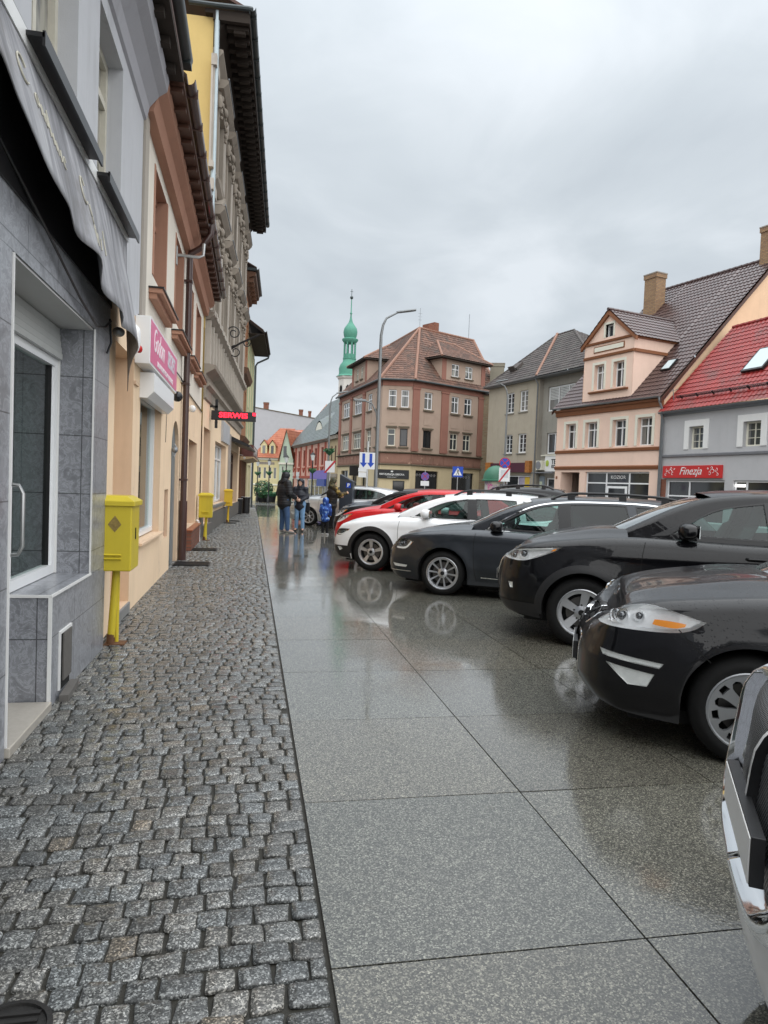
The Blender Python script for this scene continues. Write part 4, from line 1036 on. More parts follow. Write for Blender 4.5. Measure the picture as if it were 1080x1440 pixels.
# ---- grey-yellow roughcast house
H = thing('roughcast_house', 'grey yellow roughcast house with dark hipped roof and purple shop fascia', 'building', (19.65, 54.5, 0), R(-78))
ho = [(1.78, 2.92, 7.72, 9.35, .22), (3.68, 4.80, 7.72, 9.35, .22), (1.78, 2.92, 4.5, 6.0, .22), (3.68, 4.80, 4.5, 6.0, .22), (2.2, 5.6, .3, 2.75, .2)]
m = MB(); m.wall(-.9, 6.25, -1, 10.1, 0, ho); m.box(-.9, 6.25, .5, 9, -1, 10.1, skip='f')
m.build('wall', M_ygrey, H)
ho2 = [(6.85, 10.4, 7.5, 9.3, .2), (6.95, 8.2, 4.35, 5.9, .2), (7.1, 8.4, -.5, 2.6, .2)]
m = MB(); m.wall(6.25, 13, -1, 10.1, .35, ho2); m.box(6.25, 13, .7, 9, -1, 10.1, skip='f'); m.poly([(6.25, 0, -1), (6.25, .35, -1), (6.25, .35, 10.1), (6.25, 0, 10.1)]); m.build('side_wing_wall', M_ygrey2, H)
for h in ho[:4]: window(H, h[0], h[1], h[2], h[3], .16, M_pvc, M_gpane, (.5,), (), .10, sill=M_ygrey2, silld=.08, hbars=(.25, .5, .75))
M_blind = plain('pale louvre blind', (.55, .56, .55), .5, var=.2, vs=3)
w_ = window(H, 6.87, 10.38, 7.52, 9.28, .50, M_pvc, M_gpane, (.33, .66), (), .08)
m = MB(); [m.box(6.95 + a, 7.95 + a, .475, .49, 8.35 + k * .11, 8.42 + k * .11) for a in (0, 1.2, 2.35) for k in range(8)]; m.build('blind', M_blind, w_)
w_ = window(H, 6.97, 8.18, 4.37, 5.88, .50, M_pvc, M_gpane, (.72,), (), .08)
m = MB(); m.box(6.5, 8.4, .2, .35, 4.2, 4.28); m.build('window_sill', M_wsur, w_)
window(H, 2.22, 5.58, .3, 2.72, .12, M_pvc, M_shopd, (.5,), (.52,), .07, name='shop_window')
m = MB(); rr = random.Random(4)
pc = [plain('poster %s' % n_, c_, .5, var=.35, vs=5) for n_, c_ in (('pink', (.50, .14, .32)), ('lilac', (.36, .33, .44)), ('yellow', (.62, .42, .05)), ('orange', (.50, .20, .04)), ('grey', (.30, .30, .34)))]
for (a, b, c, d, k) in ((2.3, 3.05, .5, 1.2, 4), (3.1, 3.8, .5, 1.0, 3), (2.35, 3.2, 1.3, 1.5, 0), (4.0, 5.45, 1.75, 2.6, 1), (4.75, 5.4, 1.85, 2.6, 2), (4.0, 4.6, .5, 1.1, 4), (4.6, 5.4, .5, 1.5, 1), (4.7, 5.2, .8, 1.3, 0)): m.box(a, b, .095 - .006 * k, .11, c, d, k)
m.build('poster', pc, H)
m = MB(); m.box(.2, 5.2, -.25, -.002, 2.98, 3.72, 0); m.box(5.2, 5.75, -.28, -.002, 2.95, 3.85, 1); m.box(-.6, .2, -.26, -.002, 2.95, 3.8, 1); m.build('shop_fascia', [plain('purple fascia', (.075, .022, .04), .45), plain('orange fascia end', (.36, .14, .035), .5, vs=8, var=.7)], H)
m = MB(); m.box(6.3, 7.0, -.05, .34, 3.15, 3.85, 0); m.lathe([(.29, -.06), (.31, -.08), (.02, -.085)], (6.6, 0, 3.5), 20, 1, 'y'); m.box(5.6, 8.3, -.06, .2, 2.92, 3.0, 1); m.build('air_conditioner', [M_wsur, M_greyd], H)
m = MB(); m.box(7.0, 8.6, .24, .345, 3.05, 4.2, 0); m.ball((7.3, .23, 3.65), .2, 6, 1, 1, .15, 1.3); m.build('sign_panel', [M_white, plain('lime leaf', (.35, .45, .06), .5)], H)
for tx, zz, sz in (('TE', 3.75, .5), ('KO', 3.4, .32)): text_obj(tx, sz, M_black, H, on_wall(8.05, .232, zz), depth=.004, bold=.015)
m = MB(); m.box(6.35, 6.95, .30, .345, -.5, 2.7, 0); m.box(6.4, 6.7, .28, .299, .3, 2.3, 1); m.build('side_banner', [plain('grey blue shop wall', (.20, .24, .27), .5), plain('white banner', (.5, .55, .42), .5, var=.4, vs=6)], H)
window(H, 7.12, 8.38, -.5, 2.58, .5, M_pvc, M_shopd, (), (), .1, name='shop_door')
m = MB(); pk = (2.0, 4.5, 14.55); pk2 = (4.2, 4.5, 14.55)
roof_face(m, [(12.8, -.35, 10.12), (12.8, 9.3, 10.12), pk2], .26, .36, .03, .03, seg=4)
roof_face(m, [(-1.2, -.35, 10.12), (12.8, -.35, 10.12), pk2, pk], .26, .36, .03, .03, seg=4)
roof_face(m, [(-1.2, 9.3, 10.12), (-1.2, -.35, 10.12), pk], .26, .36, .03, .03, seg=4)
roof_face(m, [(12.8, 9.3, 10.12), (-1.2, 9.3, 10.12), pk, pk2], .6, .7, .03, .03, seg=2); m.build('roof', M_roofg, H)
m = MB(); ridge_caps(m, (6.15, -.28, 10.2), (2.1, 4.45, 14.62), .12); m.build('ridge', M_ridge, H); m = MB(); ridge_caps(m, pk, pk2, .10); ridge_caps(m, (12.8, -.35, 10.17), pk2, .10); ridge_caps(m, (-1.2, -.35, 10.15), pk, .1); m.build('ridge', M_roofg, H)
m = MB(); gutter(m, -1.2, 6.3, -.4, 10.12, .085); gutter(m, 6.4, 12.8, -.36, 10.06, .08); m.box(-1.0, 12.8, -.34, .34, 9.98, 10.05); m.tube([(6.15, -.4, 10.05), (6.15, -.1, 9.6), (6.15, -.1, -.6)], .055, 8); m.build('gutter', M_zinc, H)
m = MB(); s2 = (14.55 - 10.12) / 4.85; m.M = Matrix.Translation((1.2, 1.3, 10.12 + 1.65 * s2)) @ Matrix.Rotation(math.atan(s2), 4, 'X'); m.box(-.5, .5, -.4, .4, .0, .25, 0); m.box(-.4, .4, -.5, -.41, .0, .5, 0); m.build('roof_hatch', M_roofg, H)
H2 = thing('rear_house', 'low dark roofed house with a stone chimney between the brown tenement and the roughcast house', 'building', (20.6, 60.5, 0), R(-20))
m = MB(); m.box(0, 3.6, 0, 5, -1, 10.2); m.build('wall', brickm('crumbling wall', (.34, .27, .17), (.28, .18, .11), (.30, .26, .18), .5, .16, .03, dirt=.6), H2)
m = MB(); roof_face(m, [(-.2, -.2, 10.25), (3.8, -.2, 10.25), (3.8, 3, 12), (-.2, 3, 12)], .4, .4, seg=2); m.build('roof', M_roofg, H2)
chimney(H2, .6, 1.6, 11, 13.4, 1.3, .9, stucco('grey chimney render', (.26, .24, .19), amt=.4, streak=.5))

# ---- brown corner tenement
P1, P2, P3, P0 = V((10.605, 57.069, 0)), V((13.157, 56.572, 0)), V((22.086, 61.255, 0)), V((8.781, 71.393, 0))
aR, aC, aL = R(27.675), R(-11.03), R(-82.745)
T = thing('corner_tenement', 'brown three storey corner tenement with red brown pilasters and weathered orange tile roof', 'building', (0, 0, 0), 0)
def fr(P, a): return Matrix.Translation(P) @ Matrix.Rotation(a, 4, 'Z')
wallm, pil, led, pan, base, frz = MB(), MB(), MB(), MB(), MB(), MB()
LEN = {'R': 10.08, 'C': 2.6, 'L': 14.44}
faces = {'R': (P2, aR), 'C': (P1, aC), 'L': (P0, aL)}
up_w = {'R': [(1.3, 2.24, 2), (4.52, 5.44, 2), (6.14, 7.08, 2)], 'C': [(.55, 1.2, 1), (1.6, 2.25, 1)], 'L': [(1.5, 4.0, 3), (5.7, 8.3, 4), (10.2, 11.5, 2), (12.7, 13.6, 2)]}
dark_l = {('R', 0), ('C', 1)}
Twins = []
for key in 'RCL':
    P, a = faces[key]; Ln = LEN[key]; mt = fr(P, a)
    ws = up_w[key]
    hl = [(x0, x1, 8.2, 9.68, .16) for x0, x1, _ in ws] + [(x0, x1, 4.92, 6.42, .16) for x0, x1, _ in ws]
    for q in (wallm, pil, led, pan, base, frz): q.M = mt
    wallm.wall(0, Ln, 4.4, 10.0, 0, hl)
    frz.wall(0, Ln, 10.0, 10.5, -.05, ())
    pan.wall(0, Ln, 3.45, 4.3, -.03, ())
    sh = {'R': [(.6, 3.25, .2, 2.95), (4.9, 7.7, .2, 2.95)], 'C': [(1.15, 2.15, .2, 2.0)], 'L': [(1.5, 4.2, .2, 2.9), (5.6, 7.4, .0, 2.7), (9.0, 10.2, .0, 2.6)]}[key]
    base.wall(0, Ln, -1.3, 3.3, 0, [(x0, x1, z0, z1, .25) for x0, x1, z0, z1 in sh])
    for k, (x0, x1, mu) in enumerate(ws):
        mm = tuple((j + 1) / mu for j in range(mu - 1))
        Twins.append((mt, x0, x1, 8.22, 9.66, mm, M_gpane)); Twins.append((mt, x0, x1, 4.94, 6.40, mm, M_gpane if (key, k) not in dark_l else M_shopd))
        q = MB(); q.M = mt; q.box(x0 + .02, x1 - .02, -.025, -.001, 6.85, 7.85); q.build('wall_panel', M_tenw, T)
    for z, d in ((4.31, .22), (3.31, .14), (10.43, .18)):
        profile(led, [(0, z), (-d * .5, z + .02), (-d, z + .08), (-d, z + .12), (0, z + .16)] if z > 3.4 else [(0, z), (-d, z + .03), (-d, z + .1), (0, z + .13)], -.02, Ln + .02)
    for k in range(int(Ln / 1.25)): pan.box(.06 + k * 1.25, 1.14 + k * 1.25, -.055, -.031, 3.54, 4.22)
    for x0, x1 in {'R': [(-.05, .70), (3.28, 4.12), (7.92, 8.84)], 'C': [], 'L': [(.15, .9), (4.5, 5.1), (8.8, 9.5)]}[key]:
        pil = MB(); pil.M = mt; pil.box(x0, x1, -.10, -.001, 4.56, 9.78); pil.box(x0 - .06, x1 + .06, -.14, -.001, 9.79, 9.96); pil.box(x0 - .04, x1 + .04, -.12, -.101, 4.56, 4.8); pil.build('pilaster', M_tenp, T)
    for x0, x1, z0, z1 in sh:
        if key == 'R': Twins.append((mt, x0, x1, z0, z1, (), M_shopd))
        else: Twins.append((mt, x0, x1, z0, z1, (.5,) if key == 'L' else (), M_shopd))
wallm.M = None
PB0, PB3 = P0 + V((9, 3, 0)), P3 + V((-3, 9, 0))
for a, b in ((P3, PB3), (PB3, PB0), (PB0, P0)): wallm.poly([(a.x, a.y, -1.3), (b.x, b.y, -1.3), (b.x, b.y, 10.5), (a.x, a.y, 10.5)])
wallm.build('upper_wall', M_tenw, T); led.build('ledge', M_ledge, T); pan.build('panel_band', M_tenb, T); base.build('shop_wall', M_tencr, T); frz.build('frieze', M_tenp, T)
for k, (mt, x0, x1, z0, z1, mm, gl) in enumerate(Twins):
    shop = z1 < 3.2
    m = MB(); m.M = mt; y = .13 if not shop else .2; fw = .07
    for bx in ((x0, x0 + fw, z0, z1), (x1 - fw, x1, z0, z1), (x0 + fw, x1 - fw, z0, z0 + fw), (x0 + fw, x1 - fw, z1 - fw, z1)): m.box(bx[0], bx[1], y - .05, y + .02, bx[2], bx[3])
    if not shop and gl is M_gpane: m.box(x0 + fw, x1 - fw, y - .045, y + .018, z0 + (z1 - z0) * .64, z0 + (z1 - z0) * .64 + .07)
    for q in mm:
        xx = x0 + (x1 - x0) * q
        m.box(xx - .035, xx + .035, y - .047, y + .017, z0 + fw, z0 + (z1 - z0) * .64 - .001); m.box(xx - .035, xx + .035, y - .047, y + .017, z0 + (z1 - z0) * .64 + .071, z1 - fw)
    o = m.build('window' if not shop else 'shop_window', M_black if shop or gl is M_shopd else (M_pvc if z0 > 7 else M_wsur), T)
    m = MB(); m.M = mt; m.poly([(x0 + .01, y, z0 + .01), (x1 - .01, y, z0 + .01), (x1 - .01, y, z1 - .01), (x0 + .01, y, z1 - .01)]); m.build('pane', gl, o)
    if not shop:
        m = MB(); m.M = mt; m.box(x0 - .12, x1 + .12, -.14, -.001, z0 - .18, z0 - .06); m.build('sill', M_ledge, o)
        if z0 < 6: m = MB(); m.M = mt; m.box(x0 - .14, x1 + .14, -.12, -.001, z1 + .10, z1 + .22); m.build('lintel', M_ledge, o)
    if shop and x1 - x0 > 2.5 and mt.to_euler().z > 0:
        m = MB(); m.M = mt
        for q in range(7): m.tube([(x0 + .3 + q * .34 + .13 * cos(a_ * .7) * (1 - a_ * .06), y - .03, 2.55 + .13 * sin(a_ * .7) * (1 - a_ * .06)) for a_ in range(12)], .02, 4)
        m.build('window_decal', plain('pale decal', (.34, .33, .33), .5), o)
# roof: hips that rise from the three street fronts
ov = .35; A_ = V((15.03, 63.05, 16.4)); dRv = V((cos(aR), sin(aR), 0)); dLv = V((cos(aL), sin(aL), 0)); B_ = A_ + dRv * 7.2; C__ = A_ - dLv * 9.0
nR, nL, nC = V((sin(aR), -cos(aR), 0)), V((sin(aL), -cos(aL), 0)), V((sin(aC), -cos(aC), 0))
def isec(p, d, q, e):
    t_ = ((q.x - p.x) * e.y - (q.y - p.y) * e.x) / (d.x * e.y - d.y * e.x); return V((p.x + d.x * t_, p.y + d.y * t_, 10.5))
dCv = V((cos(aC), sin(aC), 0))
E1 = isec(P1 + nL * ov, dLv, P1 + nC * ov, dCv); E2 = isec(P2 + nC * ov, dCv, P2 + nR * ov, dRv)
E0 = P0 + nL * ov - dLv * .3; E0.z = 10.5; E3 = P3 + nR * ov + dRv * .3; E3.z = 10.5; EB3 = PB3.copy(); EB3.z = 10.5; EB0 = PB0.copy(); EB0.z = 10.5
m = MB()
roof_face(m, [E2, E3, B_, A_], .3, .34, .035, .035, seg=4); roof_face(m, [E1, E2, A_], .3, .34, .035, .035, seg=4)
roof_face(m, [E0, E1, A_, C__], .3, .34, .035, .035, seg=4); roof_face(m, [E3, EB3, B_], .3, .34, .035, .035, seg=4)
m.poly([EB3, EB0, C__, B_]); m.poly([EB0, E0, C__])
m.build('roof', M_roofo, T)
m = MB(); up_ = V((0, 0, .05))
ridge_caps(m, E1 + up_, A_ + up_, .13); ridge_caps(m, E2 + up_, A_ + up_, .13); ridge_caps(m, A_ + up_, B_ + up_, .13); ridge_caps(m, E3 + up_, B_ + up_, .13); ridge_caps(m, A_ + up_, C__ + up_, .13); m.build('ridge', M_ridge, T)
m = MB(); m.poly([E0 - V((0, 0, .06)), E1 - V((0, 0, .06)), P1 + V((0, 0, 10.44)), P0 + V((0, 0, 10.44))]); m.poly([E1 - V((0, 0, .06)), E2 - V((0, 0, .06)), P2 + V((0, 0, 10.44)), P1 + V((0, 0, 10.44))]); m.poly([E2 - V((0, 0, .06)), E3 - V((0, 0, .06)), P3 + V((0, 0, 10.44)), P2 + V((0, 0, 10.44))])
for a, b in ((E0, E1), (E1, E2), (E2, E3)): m.tube([a - V((0, 0, .02)), b - V((0, 0, .02))], .09, 8)
m.build('gutter', M_dgutter, T)
# dormers
def dormer(key, x0, x1, z0, z1, zt, wins, yb, ins):
    P, a = faces[key]; mt = fr(P, a); y = .12
    m = MB(); m.M = mt; m.wall(x0, x1, z0, z1, y, [(w0, w1, z0 + .75, z0 + 1.85, .12) for w0, w1 in wins])
    for x in (x0, x1): m.poly([(x, y, z0), (x, y + yb * .18, z0), (x, y + yb, z1), (x, y, z1)])
    for x in (x0, x1 - .5): m.box(x, x + .5, y - .05, y - .001, z0 + .15, z1 - .05, 1)
    m.box(x0, x1, y - .045, y - .002, z0 - .3, z0 + .14, 1)
    o = m.build('dormer', [M_tenw, M_tenp], T)
    for w0, w1 in wins:
        f = MB(); f.M = mt; yy = y + .08; za, zb = z0 + .76, z0 + 1.84
        for bx in ((w0, w0 + .06, za, zb), (w1 - .06, w1, za, zb), (w0 + .06, w1 - .06, za, za + .06), (w0 + .06, w1 - .06, zb - .06, zb), ((w0 + w1) / 2 - .03, (w0 + w1) / 2 + .03, za + .06, zb - .06)): f.box(bx[0], bx[1], yy - .03, yy + .02, bx[2], bx[3])
        f.box(w0 + .06, (w0 + w1) / 2 - .031, yy - .025, yy + .015, za + .6, za + .66); f.box((w0 + w1) / 2 + .031, w1 - .06, yy - .025, yy + .015, za + .6, za + .66)
        f.build('frame', M_pvc if key == 'R' else M_wsur, o)
        g = MB(); g.M = mt; g.poly([(w0, yy, za), (w1, yy, za), (w1, yy, zb), (w0, yy, zb)]); g.build('pane', M_gcurt if key == 'R' else M_gpane, o)
        g = MB(); g.M = mt; g.box(w0 - .1, w1 + .1, y - .12, y - .001, za - .12, za - .03); g.build('sill', M_ledge, o)
    r_ = MB(); r_.M = mt; e = .5; q = [(x0 - e, y - e, z1), (x1 + e, y - e, z1), (x1 + e, y + yb + 1.2, z1 + .05), (x0 - e, y + yb + 1.2, z1 + .05)]
    pa, pb = (x0 + ins, y + 2.6, zt), (x1 - ins, y + 2.6, zt)
    roof_face(r_, [q[0], q[1], pb, pa], .3, .34, .03, .03, seg=4); roof_face(r_, [q[1], q[2], pb], .3, .34, .03, .03, seg=4); roof_face(r_, [q[3], q[0], pa], .3, .34, .03, .03, seg=4)
    r_.poly([q[2], q[3], pa, pb]); r_.build('dormer_roof', M_roofo, o)
    s_ = MB(); s_.M = mt; s_.box(x0 - e, x1 + e, y - e, y + yb, z1 - .12, z1 - .03); ridge_caps(s_, pa, pb, .11, m=1); ridge_caps(s_, q[0], pa, .11, m=1); ridge_caps(s_, q[1], pb, .11, m=1); s_.build('soffit', [M_eave, M_ridge], o)
dormer('R', 3.3, 8.75, 10.7, 13.0, 15.0, [(4.5, 5.4), (6.2, 7.12)], 3.2, 1.7)
dormer('L', 4.2, 9.2, 10.75, 13.1, 14.9, [(5.6, 6.35), (7.1, 7.85)], 3.2, 1.7)
k = A_ + dRv * 1.6 - nR * .3
m = MB(); m.M = Matrix.Translation((k.x, k.y, 0)) @ Matrix.Rotation(aR, 4, 'Z'); m.box(-.55, .15, -.4, .5, 15, 17.05); m.box(.16, .75, -.4, .5, 15, 17.3); m.build('chimney', M_redbrick, T)
m = MB(); m.tube([A_, A_ + V((0, 0, 1.9))], .02, 5); [m.tube([A_ + V((-.18, 0, z)), A_ + V((.18, 0, z))], .012, 4) for z in (.8, 1.1, 1.4)]; b2 = B_ + V((-.5, 0, 0)); m.tube([b2, b2 + V((0, 0, 2.6))], .03, 5); m.build('aerial', M_zinc, T)
# black restaurant sign, tenement shop board
S = thing('restaurant_sign', 'black restaurant sign board with small white lettering on the tenement corner', 'sign', P1, aC)
m = MB(); m.box(-.35, 2.5, -.10, -.002, 2.16, 2.92); m.build('board', plain('black board', (.012, .012, .014), .4), S)
text_obj('RESTAURACJA GRECKA', .20, M_white, S, on_wall(1.05, -.103, 2.52), depth=.003, bold=.004); text_obj('kuchnia domowa', .11, M_white, S, on_wall(1.05, -.103, 2.28), depth=.003)
m = MB(); m.ball((1.05, -.105, 2.77), .07, 6, 0, 1.5, .1, 1); m.box(.5, 1.6, -.106, -.101, 2.395, 2.405); m.build('emblem', M_white, S)
S = thing('hanging_sign', 'small black square sign with a pale round emblem hung on the tenement side street front', 'sign', P0, aL)
m = MB(); m.box(8.35, 8.4, -1.0, -.1, 2.35, 3.25); m.build('board', MATS['black board'], S)
m = MB(); m.lathe([(.22, 8.33), (.24, 8.345), (.24, 8.349)], (0, -.55, 2.85), 16, 0, 'x'); m.build('emblem', plain('pale emblem', (.4, .4, .4), .5, var=.4, vs=12), S)

# ---- church tower
S = thing('church_tower', 'slim white church tower with green copper onion domes and open lantern behind the brown tenement', 'building', (15.4, 114.3, 0), R(10))
m = MB(); m.lathe([(1.75, -2), (1.75, 18.9), (2.0, 19.1), (2.1, 19.4)], n=8, smooth=False); m.build('shaft', M_chwhite, S)
m = MB(); [m.box(-.32, .32, -1.80, -1.6, 13.5 + 0, 17.2) for _ in (0,)]
mm_ = []
for k in range(8):
    q = MB(); q.M = Matrix.Rotation(R(45 * k + 22.5), 4, 'Z'); q.box(-.30, .30, -1.66, -1.60, 15.0, 17.6); q.prism([(-.30, 17.6), (.30, 17.6), (0, 18.0)], .06, 0, lambda u, v, w: (u, -1.66 + w, v)); q.build('louvre', M_dark, S)
m = MB(); m.lathe([(2.15, 19.41), (1.75, 19.7), (1.68, 20.1), (1.72, 20.8), (1.55, 21.4), (1.15, 21.9), (1.05, 22.3), (1.12, 22.35), (1.12, 22.55), (.95, 22.6)], n=16)
for k in range(8):
    a = 2 * pi * k / 8; m.tube([(.95 * cos(a), .95 * sin(a), 22.6), (.95 * cos(a), .95 * sin(a), 25.4)], .14, 6)
    b = 2 * pi * (k + .5) / 8; m.box(.0, 0.001, 0, .001, 22, 22.001)
m.lathe([(.98, 22.6), (.98, 23.2), (.85, 23.2)], n=16); m.lathe([(.9, 25.0), (1.05, 25.1), (1.35, 25.5), (1.35, 25.7), (.95, 25.9), (1.1, 26.3), (1.18, 26.9), (1.05, 27.5), (.7, 28.0), (.35, 28.5), (.16, 29.2), (.10, 29.8), (.22, 30.0), (.1, 30.2), (.07, 32.3)], n=16)
m.build('copper_dome', M_copper, S)
m = MB(); m.ball((0, 0, 32.6), .28, 6); m.tube([(0, 0, 32.8), (0, 0, 34.0)], .05, 5); m.tube([(-.25, 0, 33.6), (.25, 0, 33.6)], .04, 5); m.build('finial', plain('dark finial', (.03, .045, .045), .4), S)

# ---- pink house and narrow tan house further down the street
Q0 = P0 - dLv * 27.4; zb = gz(85)
S = thing('pink_house', 'pink house with dark red pilasters under a long grey slate roof with an eyebrow dormer', 'building', (Q0.x, Q0.y, 0), aL)
wx = [2.2, 5.6, 9.0, 12.4, 15.9, 19.4]
ho = [(x, x + 1.3, 3.6, 5.7, .15) for x in wx] + [(.8, 3.2, -.9, 2.0, .2), (9, 10.6, -.9, 2.0, .2), (5, 7.8, -.9, 2.0, .2), (12, 22.5, -.9, 2.0, .2)]
m = MB(); m.wall(0, 23.6, -1.8, 6.4, 0, ho); m.box(0, 23.6, .3, 10, -1.8, 6.4, skip='f'); m.poly([(0, 0, 6.4), (0, 10, 6.4), (0, 5, 13)]); m.build('wall', M_pinkw, S)
for h in ho: window(S, h[0], h[1], h[2], h[3], .12, M_pinkd if h[3] > 3 else M_pvc, M_gpane, (.5,) if h[1] - h[0] < 4 else (.2, .4, .6, .8), (), .12)
for x in [0, 3.9, 7.3, 10.7, 14.1, 17.7, 21.3]: m = MB(); m.box(x + .0, x + .7, -.08, -.001, 2.4, 6.2); m.build('pilaster', M_pinkd, S)
for x in wx: m = MB(); m.prism([(x - .2, 3.45), (x + 1.5, 3.45), (x + .65, 2.8)], .1, 0, lambda u, v, w: (u, -w - .001, v)); m.build('corbel', M_pinkd, S)
m = MB(); m.box(0, 23.6, -.1, -.001, 2.1, 2.38); m.build('band', M_pinkd, S)
m = MB(); profile(m, [(0, 6.2), (-.2, 6.25), (-.3, 6.42), (0, 6.45)], -.1, 23.6); gutter(m, -.3, 23.7, -.4, 6.5, .09); m.build('cornice', M_soot, S)
m = MB(); roof_face(m, [(-.4, -.4, 6.45), (23.8, -.4, 6.45), (27, 5, 13), (1.5, 5, 13)], .35, .3, .004, .03, seg=2); roof_face(m, [(-.4, 10.4, 6.45), (-.4, -.4, 6.45), (1.5, 5, 13)], .35, .3, .004, .03, seg=2)
m.poly([(23.8, -.4, 6.5), (23.8, 10, 6.5), (27, 5, 13)]); m.build('roof', M_slate, S)
m = MB(); sl2 = 6.55 / 5.4
for k in range(13):
    pass
m.grid(lambda u, v: (11.2 + 4.2 * u, 1.0 + .15 * v * 12 * 1.0, 6.45 + 1.4 * sl2 + (1.15 * max(0, cos((u - .5) * pi)) ** .8) * (1 - v * .15) + v * 1.8 * sl2 * .62), 14, 4); m.prism([(11.5 + 3.6 * k / 10, 8.1 + 1.0 * max(0, cos((k / 10 - .5) * pi)) ** .8) for k in range(11)], .04, 1, lambda u, v, w: (u, .98 + w, v)); m.build('eyebrow_dormer', [M_slate, M_wsur], S)
m = MB(); m.box(14.2, 23.0, -.12, -.001, 2.0, 3.0, 0); m.box(19.0, 23.0, -.35, -.13, 1.2, 2.0, 1); m.box(.3, 3.0, -.1, -.001, 2.0, 2.9, 2); m.box(5, 7.0, -.1, -.001, 2.0, 2.9, 3); m.build('shop_boards', [plain('violet board', (.16, .12, .42), .5), plain('blue board', (.03, .06, .26), .5), plain('pale pink board', (.62, .5, .5), .5), plain('white shop board', (.6, .62, .62), .5, var=.3)], S)
Q1 = P0 - dLv * 3.75
S = thing('tan_house', 'narrow tan house squeezed between the pink house and the brown tenement', 'building', (Q1.x, Q1.y, 0), aL)
ho = [(.5, 1.2, 3.6, 5.6, .15), (2.2, 2.9, 3.6, 5.6, .15), (.6, 2.6, -.8, 2.0, .2)]
m = MB(); m.wall(0, 3.7, -1.8, 6.6, 0, ho); m.box(0, 3.7, .3, 10, -1.8, 6.6, skip='f'); m.build('wall', M_tanw, S)
for h in ho: window(S, h[0], h[1], h[2], h[3], .12, M_brown, M_gpane)
m = MB(); m.box(0, 3.7, -.3, 0, 6.3, 6.7); m.box(0, 3.7, -.15, -.001, 2.2, 2.6); m.build('cornice', M_soot, S)
m = MB(); roof_face(m, [(-.05, -.4, 6.72), (3.75, -.4, 6.72), (3.75, 5, 12), (-.05, 5, 12)], .35, .3, .004, .03, seg=2); m.build('roof', M_slate, S)
chimney(S, 1.2, 4.0, 10, 13.6, 1.6, .9, M_soot)

# ---- end of the street
S = thing('yellow_house', 'yellow house with two dormers on a red roof at the far end of the street', 'building', (-.05, 99.5, 0), R(-12))
ho = [(.9 + .75 * k, 1.3 + .75 * k, 1.9, 3.5, .12) for k in (0, 1)] + [(2.35, 2.8, 1.9, 3.5, .12), (3.1, 3.5, 1.9, 3.5, .12)] + [(.8, 1.5, -1.4, .0, .15), (1.9, 2.7, -1.4, .0, .15)]
m = MB(); m.wall(0, 3.9, -2, 4.9, 0, ho); m.box(0, 3.9, .3, 8, -2, 4.9, skip='f'); m.build('wall', M_yelw, S)
for h in ho: window(S, h[0], h[1], h[2], h[3], .1, M_wsur, M_gpane, (), (), .05)
m = MB(); profile(m, [(0, 4.5), (-.15, 4.55), (-.25, 4.8), (0, 4.85)], -.1, 4.0); profile(m, [(0, .9), (-.1, .95), (-.1, 1.1), (0, 1.15)], 0, 3.9); m.build('cornice', M_wsur, S)
m = MB(); roof_face(m, [(-.2, -.4, 4.85), (4.1, -.4, 4.85), (5.5, 3.8, 9.4), (3.2, 3.8, 9.4)], .4, .4, seg=2); roof_face(m, [(-.2, 8, 4.85), (-.2, -.4, 4.85), (3.2, 3.8, 9.4)], .4, .4, seg=2); m.build('roof', M_rooff, S)
for x in (1.15, 2.35):
    m = MB(); m.box(x, x + .9, .15, 2.4, 5.3, 6.7, 0); m.prism([(x, 6.7), (x + .9, 6.7), (x + .45, 7.3)], 2.4, 0, lambda u, v, w: (u, .15 + w, v)); m.box(x + .25, x + .65, .12, .149, 5.4, 6.6, 1); m.build('dormer', [M_yelw, M_gpane], S)
    m = MB(); m.poly([(x - .15, 0, 6.6), (x + .45, 0, 7.45), (x + .45, 3.4, 7.45), (x - .15, 2.6, 6.6)]); m.poly([(x + 1.05, 0, 6.6), (x + .45, 0, 7.45), (x + .45, 3.4, 7.45), (x + 1.05, 2.6, 6.6)]); m.build('dormer_roof', M_rooff, S)
m = MB(); m.box(1.0, 3.2, -.03, -.001, 3.9, 4.25, 1); m.box(1.0, 1.7, -.03, -.001, .2, .55, 0); m.build('wall_plaque', [M_soot2, M_soot], S)
S = thing('green_gable_house', 'narrow mint green gabled house with orange tile roof at the end of the street', 'building', (3.7, 96.5, 0), R(-14))
ho = [(.35, .62, 2.0, 3.7, .1), (.85, 1.12, 2.0, 3.7, .1), (.5, .95, 4.7, 6.4, .1), (.3, 1.2, -1.5, .6, .1)]
m = MB(); m.wall(0, 1.9, -2, 4.6, 0, ho[:2] + ho[3:]); m.poly([(0, 0, 4.6), (1.9, 0, 4.6), (.85, 0, 8.7)]); m.poly([(1.9, 0, -2), (1.9, 9, -2), (1.9, 9, 4.6), (1.9, 0, 4.6)]); m.poly([(0, 0, -2), (0, 9, -2), (0, 9, 4.6), (0, 0, 4.6)]); m.build('wall', M_mint, S)
for h in ho[:2] + ho[3:]: window(S, h[0], h[1], h[2], h[3], .08, M_wsur, M_gpane, (), (), .05)
m = MB(); m.box(.5, .95, -.03, -.001, 4.9, 6.5); m.build('attic_window', M_gpane, S)
m = MB(); m.box(-.1, 2.0, -.15, -.001, 3.95, 4.2); m.build('cornice', M_wsur, S)
m = MB(); roof_face(m, [(2.1, -.3, 4.2), (4.2, 9.5, 4.2), (4.0, 9.5, 8.9), (.85, -.3, 8.8)], .4, .42, seg=2); m.poly([(-.2, -.3, 4.4), (.85, -.3, 8.8), (2.6, 9.5, 8.9), (-.2, 9.5, 4.4)]); m.build('roof', M_rooff, S)
